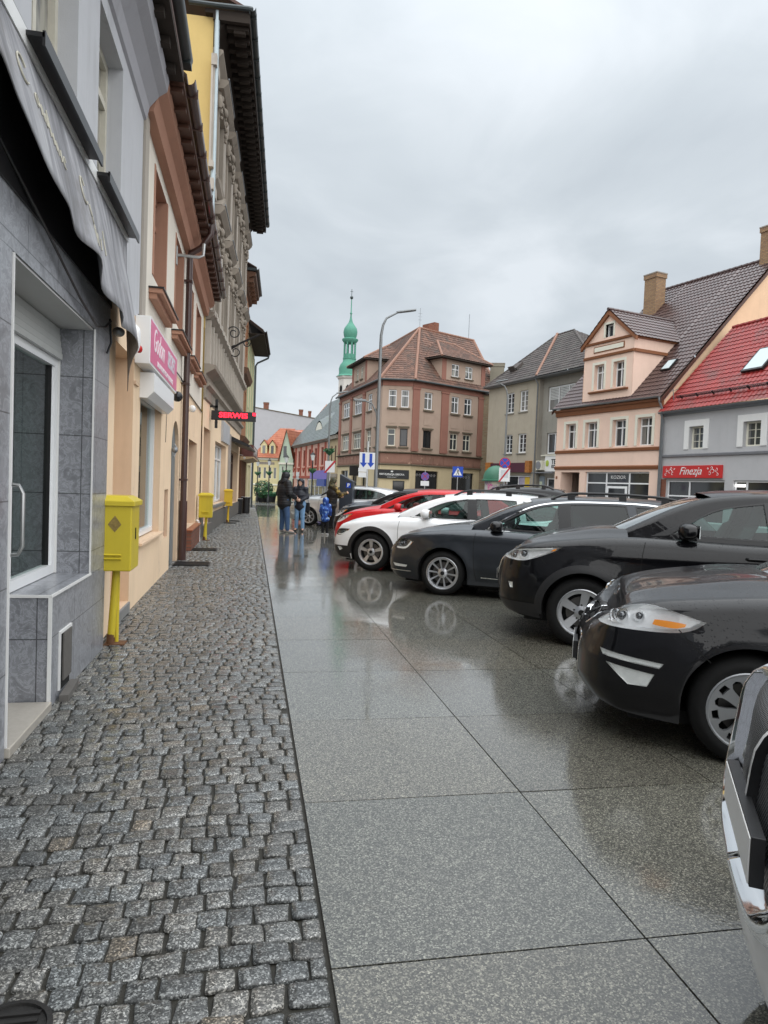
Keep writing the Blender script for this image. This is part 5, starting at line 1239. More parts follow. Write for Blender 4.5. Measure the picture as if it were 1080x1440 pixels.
m = MB(); m.box(1.95, 4.0, .1, .4, -2, 4.2); m.build('side_wall', M_redbrick, S)
S = thing('red_roof_house', 'house with a faded red tile roof behind the mint gable, against the pale party wall', 'building', (4.2, 110, 0), R(-10))
m = MB(); m.box(-1, 9, 0, 8, -2, 5.5); m.build('wall', M_tanw, S)
m = MB(); roof_face(m, [(-1.5, -.3, 5.5), (9.5, -.3, 5.5), (9.5, 4, 11.0), (.8, 4, 10.0)], .4, .42, seg=2); m.poly([(-1.5, -.3, 5.5), (.8, 4, 10.0), (-1.5, 8, 5.5)]); m.build('roof', tilem('faded red tile', (.42, .17, .12), (.50, .22, .16)), S)
m = MB(); m.box(4.6, 4.9, 3.6, 4, 10.4, 11.3); m.build('chimney', M_redbrick, S)
S = thing('party_wall_block', 'big block with blank pale grey party wall and small chimneys behind the far houses', 'building', (-2.5, 126, 0), R(-6))
m = MB(); fr_ = [(0, -3), (19, -3), (19, 13.1), (14.5, 13.0), (0, 15.0)]; m.prism(fr_, 10, 0); m.build('wall', M_pwall, S)
m = MB(); m.prism([(-.1, 15.0), (14.5, 13.0), (19.1, 13.1), (19.1, 13.25), (14.5, 13.16), (-.1, 15.16)], 10.2, 0, lambda u, v, w: (u, w - .1, v)); m.build('coping', M_ledge, S)
for x, z, w in ((4.1, 14.4, .9), (10.5, 13.4, .7), (12.2, 13.2, .5), (14.4, 13.0, 1.6)):
    chimney(S, x, .6, z - .5, z + 1.3, w, .8, M_redbrick)
# ================================================================== PARKED CARS
def paint(name, col, metal=0, drops=True, rough=.28, coat=.62):
    if name in MATS: return MATS[name]
    t = NT(name); o = t.coord()
    vor = t.n('ShaderNodeTexVoronoi'); vor.inputs['Scale'].default_value = 62; vor.inputs['Randomness'].default_value = 1; t.l(o, vor.inputs['Vector'])
    sep = t.n('ShaderNodeSeparateColor'); t.l(vor.outputs['Color'], sep.inputs[0])
    big = t.math('MULTIPLY', sep.outputs[0], .42)
    dome = t.math('SUBTRACT', big, vor.outputs['Distance']); dome = t.math('MAXIMUM', dome, 0.0)
    dome = t.math('POWER', dome, .5)
    geo = t.n('ShaderNodeNewGeometry'); gs = t.n('ShaderNodeSeparateXYZ'); t.l(geo.outputs['Normal'], gs.inputs[0])
    upf = t.n('ShaderNodeMapRange'); upf.inputs[1].default_value = .0; upf.inputs[2].default_value = .7; upf.inputs[3].default_value = .08; t.l(gs.outputs[2], upf.inputs[0])
    h = t.math('MULTIPLY', dome, upf.outputs[0])
    nb = t.bump(h, .8, .004)
    fine = t.noise(o, 9, 4); base = t.mix(fine, mul(col, .92), mul(col, 1.08))
    t.pbr(base, rough, metal, .5 if metal else .1, None, coat, .02, nb)
    MATS[name] = t.m; return t.m
M_tyre = plain('tyre rubber', (.009, .009, .009), .7, spec=.25, var=.3, vs=30, bump=.3, bs=60)
M_alloy = plain('silver alloy', (.52, .53, .55), .28, .85, var=.06)
M_cap = plain('silver hub cap', (.36, .37, .385), .34, .7, var=.08, vs=20)
M_disc = plain('brake disc', (.10, .095, .09), .45, .8)
M_chrome = plain('chrome', (.80, .81, .82), .06, 1.0, var=.02)
M_trimb = plain('black plastic trim', (.016, .016, .017), .42, var=.25, vs=30, bump=.08, bs=300)
M_gap = plain('black gap', (.003, .003, .003), .8)
M_cglass = clear_glass('car glass', (.46, .62, .585), .01, .01)
M_cglassd = clear_glass('tinted car glass', (.06, .075, .075), .005, .01)
M_wscreen = clear_glass('windscreen', (.62, .80, .76), .30, .02)
M_lens = clear_glass('lamp lens', (.96, .97, .98), .01, .02)
M_bowl = plain('lamp reflector', (.88, .89, .88), .3, .15, var=.2, vs=26)
M_bowld = plain('dark lamp reflector', (.16, .165, .17), .18, .8, var=.3, vs=14)
M_amber = plain('amber lamp', (.85, .28, .015), .2)
M_lampw = plain('clear lamp', (.86, .87, .84), .2, .1, var=.15, vs=25)
M_seat = plain('dark seat cloth', (.045, .045, .047), .8, var=.2)
M_dash = plain('dark dashboard', (.022, .022, .023), .6)
M_plate = plain('number plate', (.72, .72, .70), .4)
M_redlamp = plain('red lamp', (.30, .01, .01), .12)
def meshm():
    t = NT('grille mesh'); o = t.coord('UV')
    def wv(rot):
        mp = t.n('ShaderNodeMapping'); mp.inputs['Rotation'].default_value = (0, 0, rot); t.l(o, mp.inputs[0])
        w = t.n('ShaderNodeTexWave', wave_type='BANDS'); w.inputs['Scale'].default_value = 12; t.l(mp.outputs[0], w.inputs[0]); return w.outputs['Fac']
    f = t.math('MAXIMUM', wv(R(38)), wv(R(-38)))
    k = t.ramp(f, [(.80, (.006, .006, .006)), (.93, (.30, .31, .32))])
    t.pbr(k, .3, .5, .5, t.bump(f, .8, .01)); return t.m
M_mesh = meshm()

def interp(tab):
    xs = np.array([a for a, _ in tab], float); ys = np.array([b for _, b in tab], float)
    # smooth (monotone-ish) cubic through the points
    n = len(xs); mslope = np.zeros(n); d = np.diff(ys) / np.diff(xs)
    mslope[0], mslope[-1] = d[0], d[-1]
    for i in range(1, n - 1): mslope[i] = 0 if d[i - 1] * d[i] <= 0 else 2 * d[i - 1] * d[i] / (d[i - 1] + d[i])
    def f(x):
        x = np.clip(np.asarray(x, float), xs[0], xs[-1]); i = np.clip(np.searchsorted(xs, x) - 1, 0, n - 2)
        h = xs[i + 1] - xs[i]; t = (x - xs[i]) / h
        return (2 * t**3 - 3 * t**2 + 1) * ys[i] + (t**3 - 2 * t**2 + t) * h * mslope[i] + (-2 * t**3 + 3 * t**2) * ys[i + 1] + (t**3 - t**2) * h * mslope[i + 1]
    return f
def smooth_poly(pts, closed=True, step=.02, sharp=()):
    """Catmull-Rom through the points, resampled; indices in sharp stay corners"""
    pts = np.array(pts, float); n = len(pts); out = []
    for i in range(n if closed else n - 1):
        p1, p2 = pts[i], pts[(i + 1) % n]
        p0 = pts[i - 1] if (closed or i > 0) else p1; p3 = pts[(i + 2) % n] if (closed or i < n - 2) else p2
        if i in sharp: p0 = p1
        if (i + 1) % n in sharp: p3 = p2
        k = max(1, int(np.hypot(*(p2 - p1)) / step))
        for j in range(k):
            t = j / k
            out.append(.5 * ((2 * p1) + (-p0 + p2) * t + (2 * p0 - 5 * p1 + 4 * p2 - p3) * t * t + (-p0 + 3 * p1 - 3 * p2 + p3) * t**3))
    if not closed: out.append(pts[-1])
    return np.array(out)
def dens(poly, step):
    poly = np.array(poly, float); out = []
    for i in range(len(poly)):
        a, b = poly[i], poly[(i + 1) % len(poly)]; k = max(1, int(np.hypot(*(b - a)) / step))
        for j in range(k): out.append(a + (b - a) * j / k)
    return np.array(out)
def inside(poly, pts):
    x, y = pts[:, 0], pts[:, 1]; r = np.zeros(len(pts), bool); n = len(poly)
    for i in range(n):
        x1, y1 = poly[i]; x2, y2 = poly[(i + 1) % n]
        if y1 == y2: continue
        c = (y1 > y) != (y2 > y)
        r ^= c & (x < (x2 - x1) * (y - y1) / (y2 - y1) + x1)
    return r
def triangulate(outer, holes=(), h=.05, extra=None):
    loops = [np.array(outer, float)] + [np.array(q, float) for q in holes]
    pts, edges = [], []
    for lp in loops:
        b = len(pts); n = len(lp); pts.extend(lp.tolist()); edges.extend([(b + i, b + (i + 1) % n) for i in range(n)])
    allb = np.array(pts); lo, hi = allb.min(0), allb.max(0)
    if h:
        gx, gy = np.arange(lo[0] + h * .5, hi[0], h), np.arange(lo[1] + h * .5, hi[1], h)
        g = np.array([(x + (h * .5 if j % 2 else 0), y) for j, y in enumerate(gy) for x in gx])
        nx = 0
        if extra is not None and len(extra): g = np.vstack([extra, g]); nx = len(extra)
        if len(g):
            ok = inside(loops[0], g)
            for q in loops[1:]: ok &= ~inside(q, g)
            isx = (np.arange(len(ok)) < nx)[ok]; g = g[ok]
            if len(g):
                keep = np.ones(len(g), bool)
                for s in range(0, len(allb), 400):
                    d = ((g[:, None, :] - allb[None, s:s + 400]) ** 2).sum(2).min(1); keep &= d > np.where(isx, .006, h * .42) ** 2
                pts.extend(g[keep].tolist())
    v, e, f, _, _, _ = delaunay_2d_cdt([V(p) for p in pts], edges, [], 0, 1e-6)
    v = np.array([tuple(q) for q in v]); f = np.array([t for t in f if len(t) == 3])
    c = v[f].mean(1); ok = inside(loops[0], c)
    for q in loops[1:]: ok &= ~inside(q, c)
    f = f[ok]
    a = v[f]; ar = (a[:, 1, 0] - a[:, 0, 0]) * (a[:, 2, 1] - a[:, 0, 1]) - (a[:, 2, 0] - a[:, 0, 0]) * (a[:, 1, 1] - a[:, 0, 1])
    f[ar < 0] = f[ar < 0][:, ::-1]
    return v, f
def inset_poly(poly, d):
    poly = np.array(poly, float); n = len(poly)
    ar = sum(poly[i][0] * poly[(i + 1) % n][1] - poly[(i + 1) % n][0] * poly[i][1] for i in range(n)); s = 1 if ar > 0 else -1
    out = []
    for i in range(n):
        a, b, c = poly[i - 1], poly[i], poly[(i + 1) % n]
        e1, e2 = b - a, c - b; e1 = e1 / (np.hypot(*e1) + 1e-9); e2 = e2 / (np.hypot(*e2) + 1e-9)
        nn = np.array([-e1[1] - e2[1], e1[0] + e2[0]]) * s; L = np.hypot(*nn)
        nn = nn / (L + 1e-9); k = max(.35, L / 2); out.append(b + nn * d / k)
    return np.array(out)

class Acc:
    """collects pieces (both sides of the car) into one mesh with given normals"""
    def __init__(s): s.v, s.f, s.n, s.m = [], [], [], []; s.c = 0
    def add(s, v, f, n, m=0, mirror=True):
        v, n = np.asarray(v, float), np.asarray(n, float)
        for sg in ((1, -1) if mirror else (1,)):
            vv, nn = v.copy(), n.copy(); vv[:, 1] *= sg; nn[:, 1] *= sg
            s.v.append(vv); s.n.append(nn)
            for t in f:
                t = [int(q) + s.c for q in t]; s.f.append(tuple(t if sg == 1 else t[::-1])); s.m.append(m)
            s.c += len(vv)
    def build(s, name, mats, parent, flat=False):
        v = np.vstack(s.v); n = np.vstack(s.n); n /= np.linalg.norm(n, axis=1, keepdims=True) + 1e-12
        ff = []
        for t in s.f:      # wind every face the way its normals point
            a, b, c_ = v[t[0]], v[t[1]], v[t[-1]]
            g = np.cross(b - a, c_ - a); ff.append(t if g @ (n[t[0]] + n[t[1]] + n[t[-1]]) >= 0 else t[::-1])
        s.f = ff
        return mesh_obj(name, v.tolist(), s.f, mats, parent, not flat, s.m, None if flat else n.tolist())

class Car:
    def __init__(c, P):
        c.P = P; c.L, c.W, c.FO, c.WB, c.R = P['L'], P['W'], P['FO'], P['WB'], P['R']
        w2 = c.W / 2; L = c.L; bl = P.get('blunt', 1.0)
        half = [(0, 0), (.010 * bl, .30), (.045 * bl, .54), (.12 * bl, .73), (.25 * bl, .865), (.48, .953), (.82, .988), (1.3, 1.0), (L * .6, 1.0), (L - .95, .98), (L - .42, .915), (L - .16, .78), (L - .04, .5), (L, 0)]
        q = smooth_poly([(s, y * w2) for s, y in half], False, .012)
        u = np.concatenate([[0], np.cumsum(np.hypot(*np.diff(q, axis=0).T))])
        u -= np.interp(1.3, q[:, 0], u) - 1.3
        c.q, c.u = q, u; tg = np.gradient(q, u, axis=0); tg /= np.linalg.norm(tg, axis=1, keepdims=True)
        c.nrm = np.stack([-tg[:, 1], tg[:, 0]], 1); c.U0, c.U1 = u[0], u[-1]
        c.top = interp(P['top']); c.nose = interp(P['nose']); c.side = interp(P['side']); c.tail = interp(P.get('tail', [(0, .12), (.35, .02), (.55, 0), (.8, .02), (1.3, .06)]))
        c.ax = (c.FO, c.FO + c.WB); c.Ra = P.get('Ra', c.R + .045)
        c.rs = P.get('rs', .085)
    def us(c, s): return np.interp(s, c.q[:, 0], c.u)
    def uy(c, yf):   # station on the front bow at a fraction of the half width
        k = c.q[:, 0] < .9; return np.interp(yf * c.W / 2, c.q[k, 1], c.u[k])
    def skin(c, U, z, off=0.0):
        U, z = np.asarray(U, float), np.asarray(z, float)
        s, y = np.interp(U, c.u, c.q[:, 0]), np.interp(U, c.u, c.q[:, 1])
        ns, ny = np.interp(U, c.u, c.nrm[:, 0]), np.interp(U, c.u, c.nrm[:, 1]); l = np.hypot(ns, ny); ns, ny = ns / l, ny / l
        fw = np.where(ns < 0, ns * ns, 0); rw = np.where(ns > 0, ns * ns, 0)
        d = -(fw * c.nose(z) + rw * c.tail(z) + (1 - fw - rw) * c.side(z))
        zt = c.top(s); r = c.rs * (1 + .9 * fw); q = np.clip(zt - z, 0, None); k = q < r
        d = d - np.where(k, r - np.sqrt(np.clip(r * r - (r - q) ** 2, 0, None)), 0)
        for a in c.ax:
            rr_ = np.hypot(s - a, z - c.R); d = d + c.P.get('flare', .018) * np.exp(-((rr_ - c.Ra) / .10) ** 2) * (1 - fw)
        for (z0, wd, amp, s0, s1) in c.P.get('crease', ()):
            d = d + amp * np.exp(-((z - z0) / wd) ** 2) * np.clip((s - s0) / .3, 0, 1) * np.clip((s1 - s) / .3, 0, 1)
        d = d + off
        return np.stack([c.FO - (s + ns * d), y + ny * d, z], -1)
    def skinN(c, U, z, off=0.0):
        e = .004; zt = c.top(np.interp(U, c.u, c.q[:, 0])); za, zb = np.minimum(z + e, zt), np.minimum(z + e, zt) - 2 * e
        a = c.skin(U + e, z, off) - c.skin(U - e, z, off); b = c.skin(U, za, off) - c.skin(U, zb, off)
        n = np.cross(a, b); n /= np.linalg.norm(n, axis=1, keepdims=True) + 1e-12
        p = c.skin(U, z, off); flip = (n * np.stack([p[:, 0] * .0, p[:, 1], 0 * z], -1)).sum(1)
        sg = np.sign((n[:, :2] * np.stack([-np.interp(U, c.u, c.nrm[:, 0]), np.interp(U, c.u, c.nrm[:, 1])], -1)).sum(1)); n *= np.where(sg == 0, 1, sg)[:, None]
        return n
    def patch(c, acc, outer, holes=(), h=.05, off=0.0, m=0, mirror=True, fn=None, fN=None, extra=None):
        v, f = triangulate(outer, holes, h, extra); fn = fn or c.skin; fN = fN or c.skinN
        acc.add(fn(v[:, 0], v[:, 1], off), f, fN(v[:, 0], v[:, 1], off), m, mirror)
    def wallring(c, acc, loop, off0, off1, m=0, fn=None):
        fn = fn or c.skin; loop = np.array(loop); a, b = fn(loop[:, 0], loop[:, 1], off0), fn(loop[:, 0], loop[:, 1], off1); n = len(loop)
        v = np.vstack([a, b]); f = [(i, (i + 1) % n, n + (i + 1) % n, n + i) for i in range(n)]
        ce = v.mean(0); nn = ce - v; acc.add(v, f, nn, m)
    def strip(c, acc, line, w, off=.0015, m=0, fn=None, fN=None):
        fn = fn or c.skin; fN = fN or c.skinN
        l = np.array(line, float); t = np.gradient(l, axis=0); t /= np.linalg.norm(t, axis=1, keepdims=True) + 1e-9; nn = np.stack([-t[:, 1], t[:, 0]], 1) * w / 2
        a, b = l + nn, l - nn; k = len(l)
        v = np.vstack([fn(a[:, 0], a[:, 1], off), fn(b[:, 0], b[:, 1], off)]); N = np.vstack([fN(a[:, 0], a[:, 1], off), fN(b[:, 0], b[:, 1], off)])
        acc.add(v, [(i, i + 1, k + i + 1, k + i) for i in range(k - 1)], N, m)
    # greenhouse side as a height field over (s, z)
    def gh(c, s, z, off=0.0):
        s, z = np.asarray(s, float), np.asarray(z, float); P = c.P
        zt = c.top(s); yE = c.skin(c.us(s), zt - 1e-4, 0)[..., 1]
        y = yE - .012 - P['tum'] * (z - zt) - P.get('tcurv', .10) * np.clip(z - zt, 0, None) ** 2
        y = y - P.get('tfront', .10) * np.clip(P['sB'] - s, 0, None) ** 2 - P.get('trear', .05) * np.clip(s - P['sB'] - .5, 0, None) ** 2
        q = np.clip((c.rooftop(s) - z) * c.rcos(s), 0, None); r = .05
        y = y - np.where(q < r, r - np.sqrt(np.clip(r * r - (r - q) ** 2, 0, None)), 0)
        return np.stack([c.FO - s, y + off, z], -1)
    def ghN(c, s, z, off=0.0):
        e = .004; a = c.gh(s + e, z, off) - c.gh(s - e, z, off); b = c.gh(s, z + e, off) - c.gh(s, z - e, off)
        n = np.cross(a, b); n *= np.sign(n[:, 1])[:, None]; return n / (np.linalg.norm(n, axis=1, keepdims=True) + 1e-12)

def loftgrid(acc, left, crown, shift, nv=20, m=0, pw=2.0):
    """surface spanned from a left edge curve to its mirror image; crown lifts z, shift moves forward (x)"""
    left = np.asarray(left); k = len(left); vs_ = np.linspace(-1, 1, nv + 1); G = np.zeros((k, nv + 1, 3))
    for j, v in enumerate(vs_):
        b = 1 - abs(v) ** pw
        G[:, j, 0] = left[:, 0] + shift * b; G[:, j, 1] = left[:, 1] * v; G[:, j, 2] = left[:, 2] + crown * b
    du = np.gradient(G, axis=0); dv = np.gradient(G, axis=1); N = np.cross(du, dv).reshape(-1, 3)
    N[N[:, 2] < 0] *= -1
    f = [(i * (nv + 1) + j, i * (nv + 1) + j + 1, (i + 1) * (nv + 1) + j + 1, (i + 1) * (nv + 1) + j) for i in range(k - 1) for j in range(nv)]
    acc.add(G.reshape(-1, 3), f, N, m, False)
    return G

def rim_plate(holes, R_, dome, name, mat, parent, y, thick=.03, sgn=1):
    """wheel face: a disc with openings, domed by dome(r), each opening with walls"""
    out = np.array([(R_ * cos(2 * pi * k / 56), R_ * sin(2 * pi * k / 56)) for k in range(56)])
    holes = [dens(h_, .02) for h_ in holes]
    v, f = triangulate(out, holes, .028); m = MB()
    P3 = lambda p, d=0: (p[0], sgn * (y + dome(math.hypot(p[0], p[1])) - d), p[1])
    ids = [m.p(P3(p)) for p in v]
    for t in f: m.face([ids[i] for i in t], 0, True)
    for h_ in list(holes) + [out]:
        a = [m.p(P3(p)) for p in h_]; b = [m.p(P3(p, thick)) for p in h_]; n = len(h_)
        for i in range(n): m.face((a[i], a[(i + 1) % n], b[(i + 1) % n], b[i]), 0, False)
    return m.build(name, mat, parent, sharp=50)
def sector(a0, a1, r0, r1, n=6, w0=0, w1=0):
    """annular opening between two spokes; w0,w1 = spoke half-width kept at inner / outer radius"""
    o = []
    for k in range(n + 1): t = a0 + w1 / r1 + (a1 - a0 - 2 * w1 / r1) * k / n; o.append((r1 * cos(t), r1 * sin(t)))
    for k in range(n + 1): t = a1 - w0 / r0 - (a1 - a0 - 2 * w0 / r0) * k / n; o.append((r0 * cos(t), r0 * sin(t)))
    return o
def rim_holes(kind, R_):
    if kind == 'ten': return [sector(2 * pi * k / 10 + .1, 2 * pi * (k + 1) / 10 + .1, R_ * .33, R_ * .90, 4, .008, R_ * .058) for k in range(10)]
    if kind == 'five': return [sector(2 * pi * k / 5 + .5, 2 * pi * (k + 1) / 5 + .5, R_ * .30, R_ * .86, 9, .034, .042) for k in range(5)]
    if kind == 'twin': return [sector(2 * pi * k / 5 + .3, 2 * pi * (k + 1) / 5 + .3, R_ * .32, R_ * .89, 9, .020, .036) for k in range(5)]
    if kind == 'cap':
        h = []
        for k in range(7):
            a = 2 * pi * k / 7 + .25
            e = []
            for q in range(12):
                t = 2 * pi * q / 12; rr_, tt = R_ * (.58 + .30 * cos(t)), .19 * sin(t) * (1 + .35 * cos(t)); e.append((rr_ * cos(a + tt), rr_ * sin(a + tt)))
            h.append(e); b = a + pi / 7; h.append(sector(b - .17, b + .17, R_ * .76, R_ * .92, 3, 0, .01))
        return h
    return [sector(2 * pi * k / 7, 2 * pi * (k + 1) / 7, R_ * .3, R_ * .88, 5, .012, .022) for k in range(7)]
def make_wheel(par, x, y, R_, kind, rr_, sgn, sub=True):
    w = MB(); W2 = .105; k = R_ - rr_
    prof = [(rr_ - .01, -W2 + .012), (rr_ + .25 * k, -W2), (R_ - .045, -W2 + .004), (R_ - .012, -W2 + .03), (R_, -W2 + .05), (R_, W2 - .05), (R_ - .012, W2 - .03), (R_ - .045, W2 - .004), (rr_ + .25 * k, W2), (rr_ - .01, W2 - .012)]
    w.lathe(prof, n=44, axis='y', cap=False); w.M = None
    o = w.build('wheel', M_tyre, par, sharp=60); o.location = (x, y, R_)
    b = MB(); b.lathe([(rr_ + .002, sgn * .093), (rr_ - .012, sgn * .098), (rr_ - .022, sgn * .085), (rr_ - .035, sgn * -.02), (rr_ - .04, sgn * -.09)], n=44, axis='y', cap=False)
    cap_ = kind == 'cap'; mat = M_cap if cap_ else M_alloy
    b.build('rim_barrel', mat, o)
    dm = (lambda r: .012 - .10 * (r - .1) ** 2) if cap_ else (lambda r: -.012 + .018 * (r / rr_) ** 2 + (.012 if r < .055 else 0))
    hs = rim_holes(kind, rr_ - .02)
    if not cap_: hs = hs + [[(.075 * cos(a + 2 * pi * q / 8 * 0 ) * 1 + .011 * cos(2 * pi * q / 8), .075 * sin(a) + .011 * sin(2 * pi * q / 8)) for q in range(8)] for a in [2 * pi * j / 5 + .3 for j in range(5)]]
    rim_plate(hs, rr_ - .016, dm, 'rim', mat, o, .078, .028, sgn)
    d = MB(); d.lathe([(.0001, sgn * .02), (.155, sgn * .02), (.155, sgn * .0)], n=28, axis='y'); d.build('brake_disc', M_disc, o)
    d = MB(); d.lathe([(.155, sgn * .0), (rr_ - .03, sgn * -.02)], n=28, axis='y', cap=False); d.lathe([(.0001, sgn * (.093 if not cap_ else .10)), (.028, sgn * (.092 if not cap_ else .099)), (.030, sgn * .08)], n=16, axis='y'); d.build('hub', [M_gap], o)
    return o

def make_car(name, label, P, loc, rz, group='cars parked at an angle along the square', detail=2):
    c = Car(P); T = thing(name, label, 'car', loc, rz, group)
    L, FO, W = c.L, c.FO, c.W; pm = P['paint']; hs = P.get('grid', .055)
    PG = plain('black underside', (.004, .004, .004), .9)
    # roof line helpers
    rl = P['roof']; rs_, rz_ = np.array([a for a, _ in rl]), np.array([b for _, b in rl])
    dsm = smooth_poly(rl, False, .03); c.rooftop = lambda s: np.interp(s, dsm[:, 0], dsm[:, 1])
    sl = np.gradient(dsm[:, 1], dsm[:, 0] + np.arange(len(dsm)) * 1e-9); c.rcos = lambda s: 1 / np.sqrt(1 + np.interp(s, dsm[:, 0], sl) ** 2)
    # ---------------- lower body skin
    zb = interp(P['bottom']); st = .045
    bot = []
    Ul = np.arange(c.U0, c.U1, st); arcs = []
    arches = []
    for a in c.ax:
        dz = c.R + .01; k = [(a + c.Ra * cos(t), dz + c.Ra * sin(t)) for t in np.linspace(pi, 0, 30)]
        k = [(s, max(z, float(zb(s)))) for s, z in k]; 
        lo = a - c.Ra, a + c.Ra
        arches.append((lo, [(a - c.Ra, float(zb(a - c.Ra)))] + k + [(a + c.Ra, float(zb(a + c.Ra)))]))
    s_of = lambda U: float(np.interp(U, c.u, c.q[:, 0]))
    cur = c.U0
    for (lo, k) in arches:
        for U in np.arange(cur, c.us(lo[0]) - .01, st): bot.append((U, float(zb(s_of(U)))))
        bot += [(float(c.us(s)), z) for s, z in k]; cur = float(c.us(lo[1])) + .03
    for U in np.arange(cur, c.U1, st): bot.append((U, float(zb(s_of(U)))))
    bot.append((c.U1, float(zb(L))))
    topl = [(U, float(c.top(s_of(U))) - 1e-4) for U in np.arange(c.U1, c.U0, -.03)] + [(c.U0, float(c.top(0)) - 1e-4)]
    dq = []
    for p_ in bot:
        if not dq or math.hypot(p_[0] - dq[-1][0], p_[1] - dq[-1][1]) > .006: dq.append(p_)
    outer = dens(np.array(dq + topl), .06)
    mk = lambda pts: [(float(c.us(s)) if s is not None and not isinstance(s, str) else 0, z) for s, z in pts]
    holes = []; F = {}
    def fpoly(key, sharp=(), step=.025):
        pts = P[key]; q = []
        for p_ in pts:
            q.append((float(c.uy(p_[0][1])) if isinstance(p_[0], tuple) else float(c.us(p_[0])), p_[1]))
        return smooth_poly(q, True, step, sharp)
    HL = fpoly('headlight', P.get('hl_sharp', ())); holes.append(HL)
    GR = [fpoly(k, P.get(k + '_sharp', ()), .035) for k in P.get('grilles', ())]; 
    FG = [fpoly(k, P.get('fog_sharp', ()), .02) for k in P.get('fogs', ())]; holes += FG
    side_gr = [g_ for g_ in GR if g_[:, 0].min() > c.U0 + .05]; cen_gr = [g_ for g_ in GR if g_[:, 0].min() <= c.U0 + .05]
    holes += side_gr
    # centre grilles cross the middle: cut them out of the half skin
    cuts = []
    for g_ in cen_gr:
        g2 = g_.copy(); g2[:, 0] = np.maximum(g2[:, 0], c.U0 + .012); holes.append(g2)
    # body colour zones: split off black cladding below a line
    B = Acc(); B2 = Acc(); hull = outer
    tu = np.arange(c.U0 + .01, c.U1 - .01, .03); tz = c.top(np.interp(tu, c.u, c.q[:, 0]))
    ex = np.vstack([np.stack([tu, tz - d_], 1) for d_ in (.009, .024, .05, .085)])
    c.patch(B, hull, holes, hs, 0, 0, extra=ex)
    if P.get('clad'):      # black plastic arch and sill cladding sits 6 mm proud of the skin
        for a in c.ax:
            r0, r1 = c.Ra - .002, c.Ra + P['clad']; dz = c.R + .01; t0 = -.15
            ring = [(c.us(a + r1 * cos(t)), max(dz + r1 * sin(t), float(zb(a)) )) for t in np.linspace(pi - t0, t0, 34)] + [(c.us(a + r0 * cos(t)), max(dz + r0 * sin(t), float(zb(a)))) for t in np.linspace(t0, pi - t0, 34)]
            ring = np.array(ring, float); c.patch(B, ring, (), .04, .007, 2); c.wallring(B, ring, .007, -.002, 2)
        z1 = P['sill_clad']
        q = dens([(c.us(c.ax[0] + c.Ra + P['clad'] * .5), float(zb(1.5)) + .005), (c.us(c.ax[1] - c.Ra - P['clad'] * .5), float(zb(3)) + .005), (c.us(c.ax[1] - c.Ra - P['clad'] * .6), z1), (c.us(c.ax[0] + c.Ra + P['clad'] * .6), z1)], .05)
        c.patch(B, q, (), .05, .006, 2)
        q = dens([(c.U0 + .001, float(zb(0)) + .004), (c.us(c.ax[0] - c.Ra - P['clad'] * .2), float(zb(.4)) + .004), (c.us(c.ax[0] - c.Ra - P['clad'] * .6), P['nose_clad']), (c.U0 + .001, P['nose_clad'])], .05)
        fq = [g2 for g2 in holes if inside(q, np.array([g2.mean(0)]))[0]]
        c.patch(B, q, fq, .05, .005, 2)
    # arch lips and wheel wells
    for (lo, k) in arches:
        l = np.array([(float(c.us(s)), z) for s, z in k]); a_ = c.skin(l[:, 0], l[:, 1], 0); b_ = c.skin(l[:, 0], l[:, 1], -.03); d_ = b_.copy(); d_[:, 1] = .40; n = len(l)
        B.add(np.vstack([a_, b_]), [(i, i + 1, n + i + 1, n + i) for i in range(n - 1)], np.vstack([-a_ + np.array([c.FO - np.mean(lo), 0, c.R])] * 2) * np.array([1, 0, 1]) * 1.0, 2)
        B.add(np.vstack([b_, d_]), [(i, i + 1, n + i + 1, n + i) for i in range(n - 1)], np.vstack([-a_ + np.array([c.FO - np.mean(lo), 0, c.R])] * 2) * np.array([1, 0, 1]), 1)
        ce = np.array([[c.FO - np.mean(lo), .41, .1]]); B.add(np.vstack([d_, ce]), [(i, i + 1, n) for i in range(n - 1)], np.tile([0, 1, 0], (n + 1, 1)), 1)
    # shut lines
    for ln in P.get('shut', ()):
        q = smooth_poly([(float(c.us(s)), z) for s, z in ln], False, .03); c.strip(B, q, .007, .0012, 1)
    # hood
    sc_ = P['cowl']; Uc = c.us(sc_); Uh = np.linspace(c.U0, Uc, 46)
    e_ = c.skin(Uh, c.top(np.interp(Uh, c.u, c.q[:, 0])) - 1e-4, 0); hw = np.clip((np.interp(Uh, c.u, c.q[:, 0])) / 1.0, 0, 1) ** .7
    H_ = Acc(); G = loftgrid(H_, e_, P.get('hood_crown', .06) * hw, 0, 30, 0, 2.4)
    v_ = H_.v[0].reshape(46, 31, 3); y_ = np.linspace(-1, 1, 31)
    if P.get('hood_line'): v_[:, :, 2] += (P['hood_line'] * np.exp(-((np.abs(y_) - .68) / .10) ** 2))[None] * hw[:, None]
    du = np.gradient(v_, axis=0); dv = np.gradient(v_, axis=1); N = np.cross(du, dv).reshape(-1, 3); N[N[:, 2] < 0] *= -1; H_.n[0] = N
    # rear deck below the rear screen
    sr = P['sR']; Ur = np.linspace(c.us(sr) if np.isscalar(sr) else 0, c.U1, 20); e_ = c.skin(Ur, c.top(np.interp(Ur, c.u, c.q[:, 0])) - 1e-4, 0)
    loftgrid(B, e_, .03, 0, 16, 0)
    # shelf between belt and cabin
    # ---------------- greenhouse
    lo_s = np.arange(P['roof'][0][0], P['roof'][-1][0], .06); base = [(s, float(c.top(s)) - .035) for s in lo_s] + [(P['roof'][-1][0], float(c.top(P['roof'][-1][0])) - .035)]
    upper = [tuple(q) for q in smooth_poly(P['roof'], False, .028)[::-1]]
    go = np.array(base + upper[:-1])
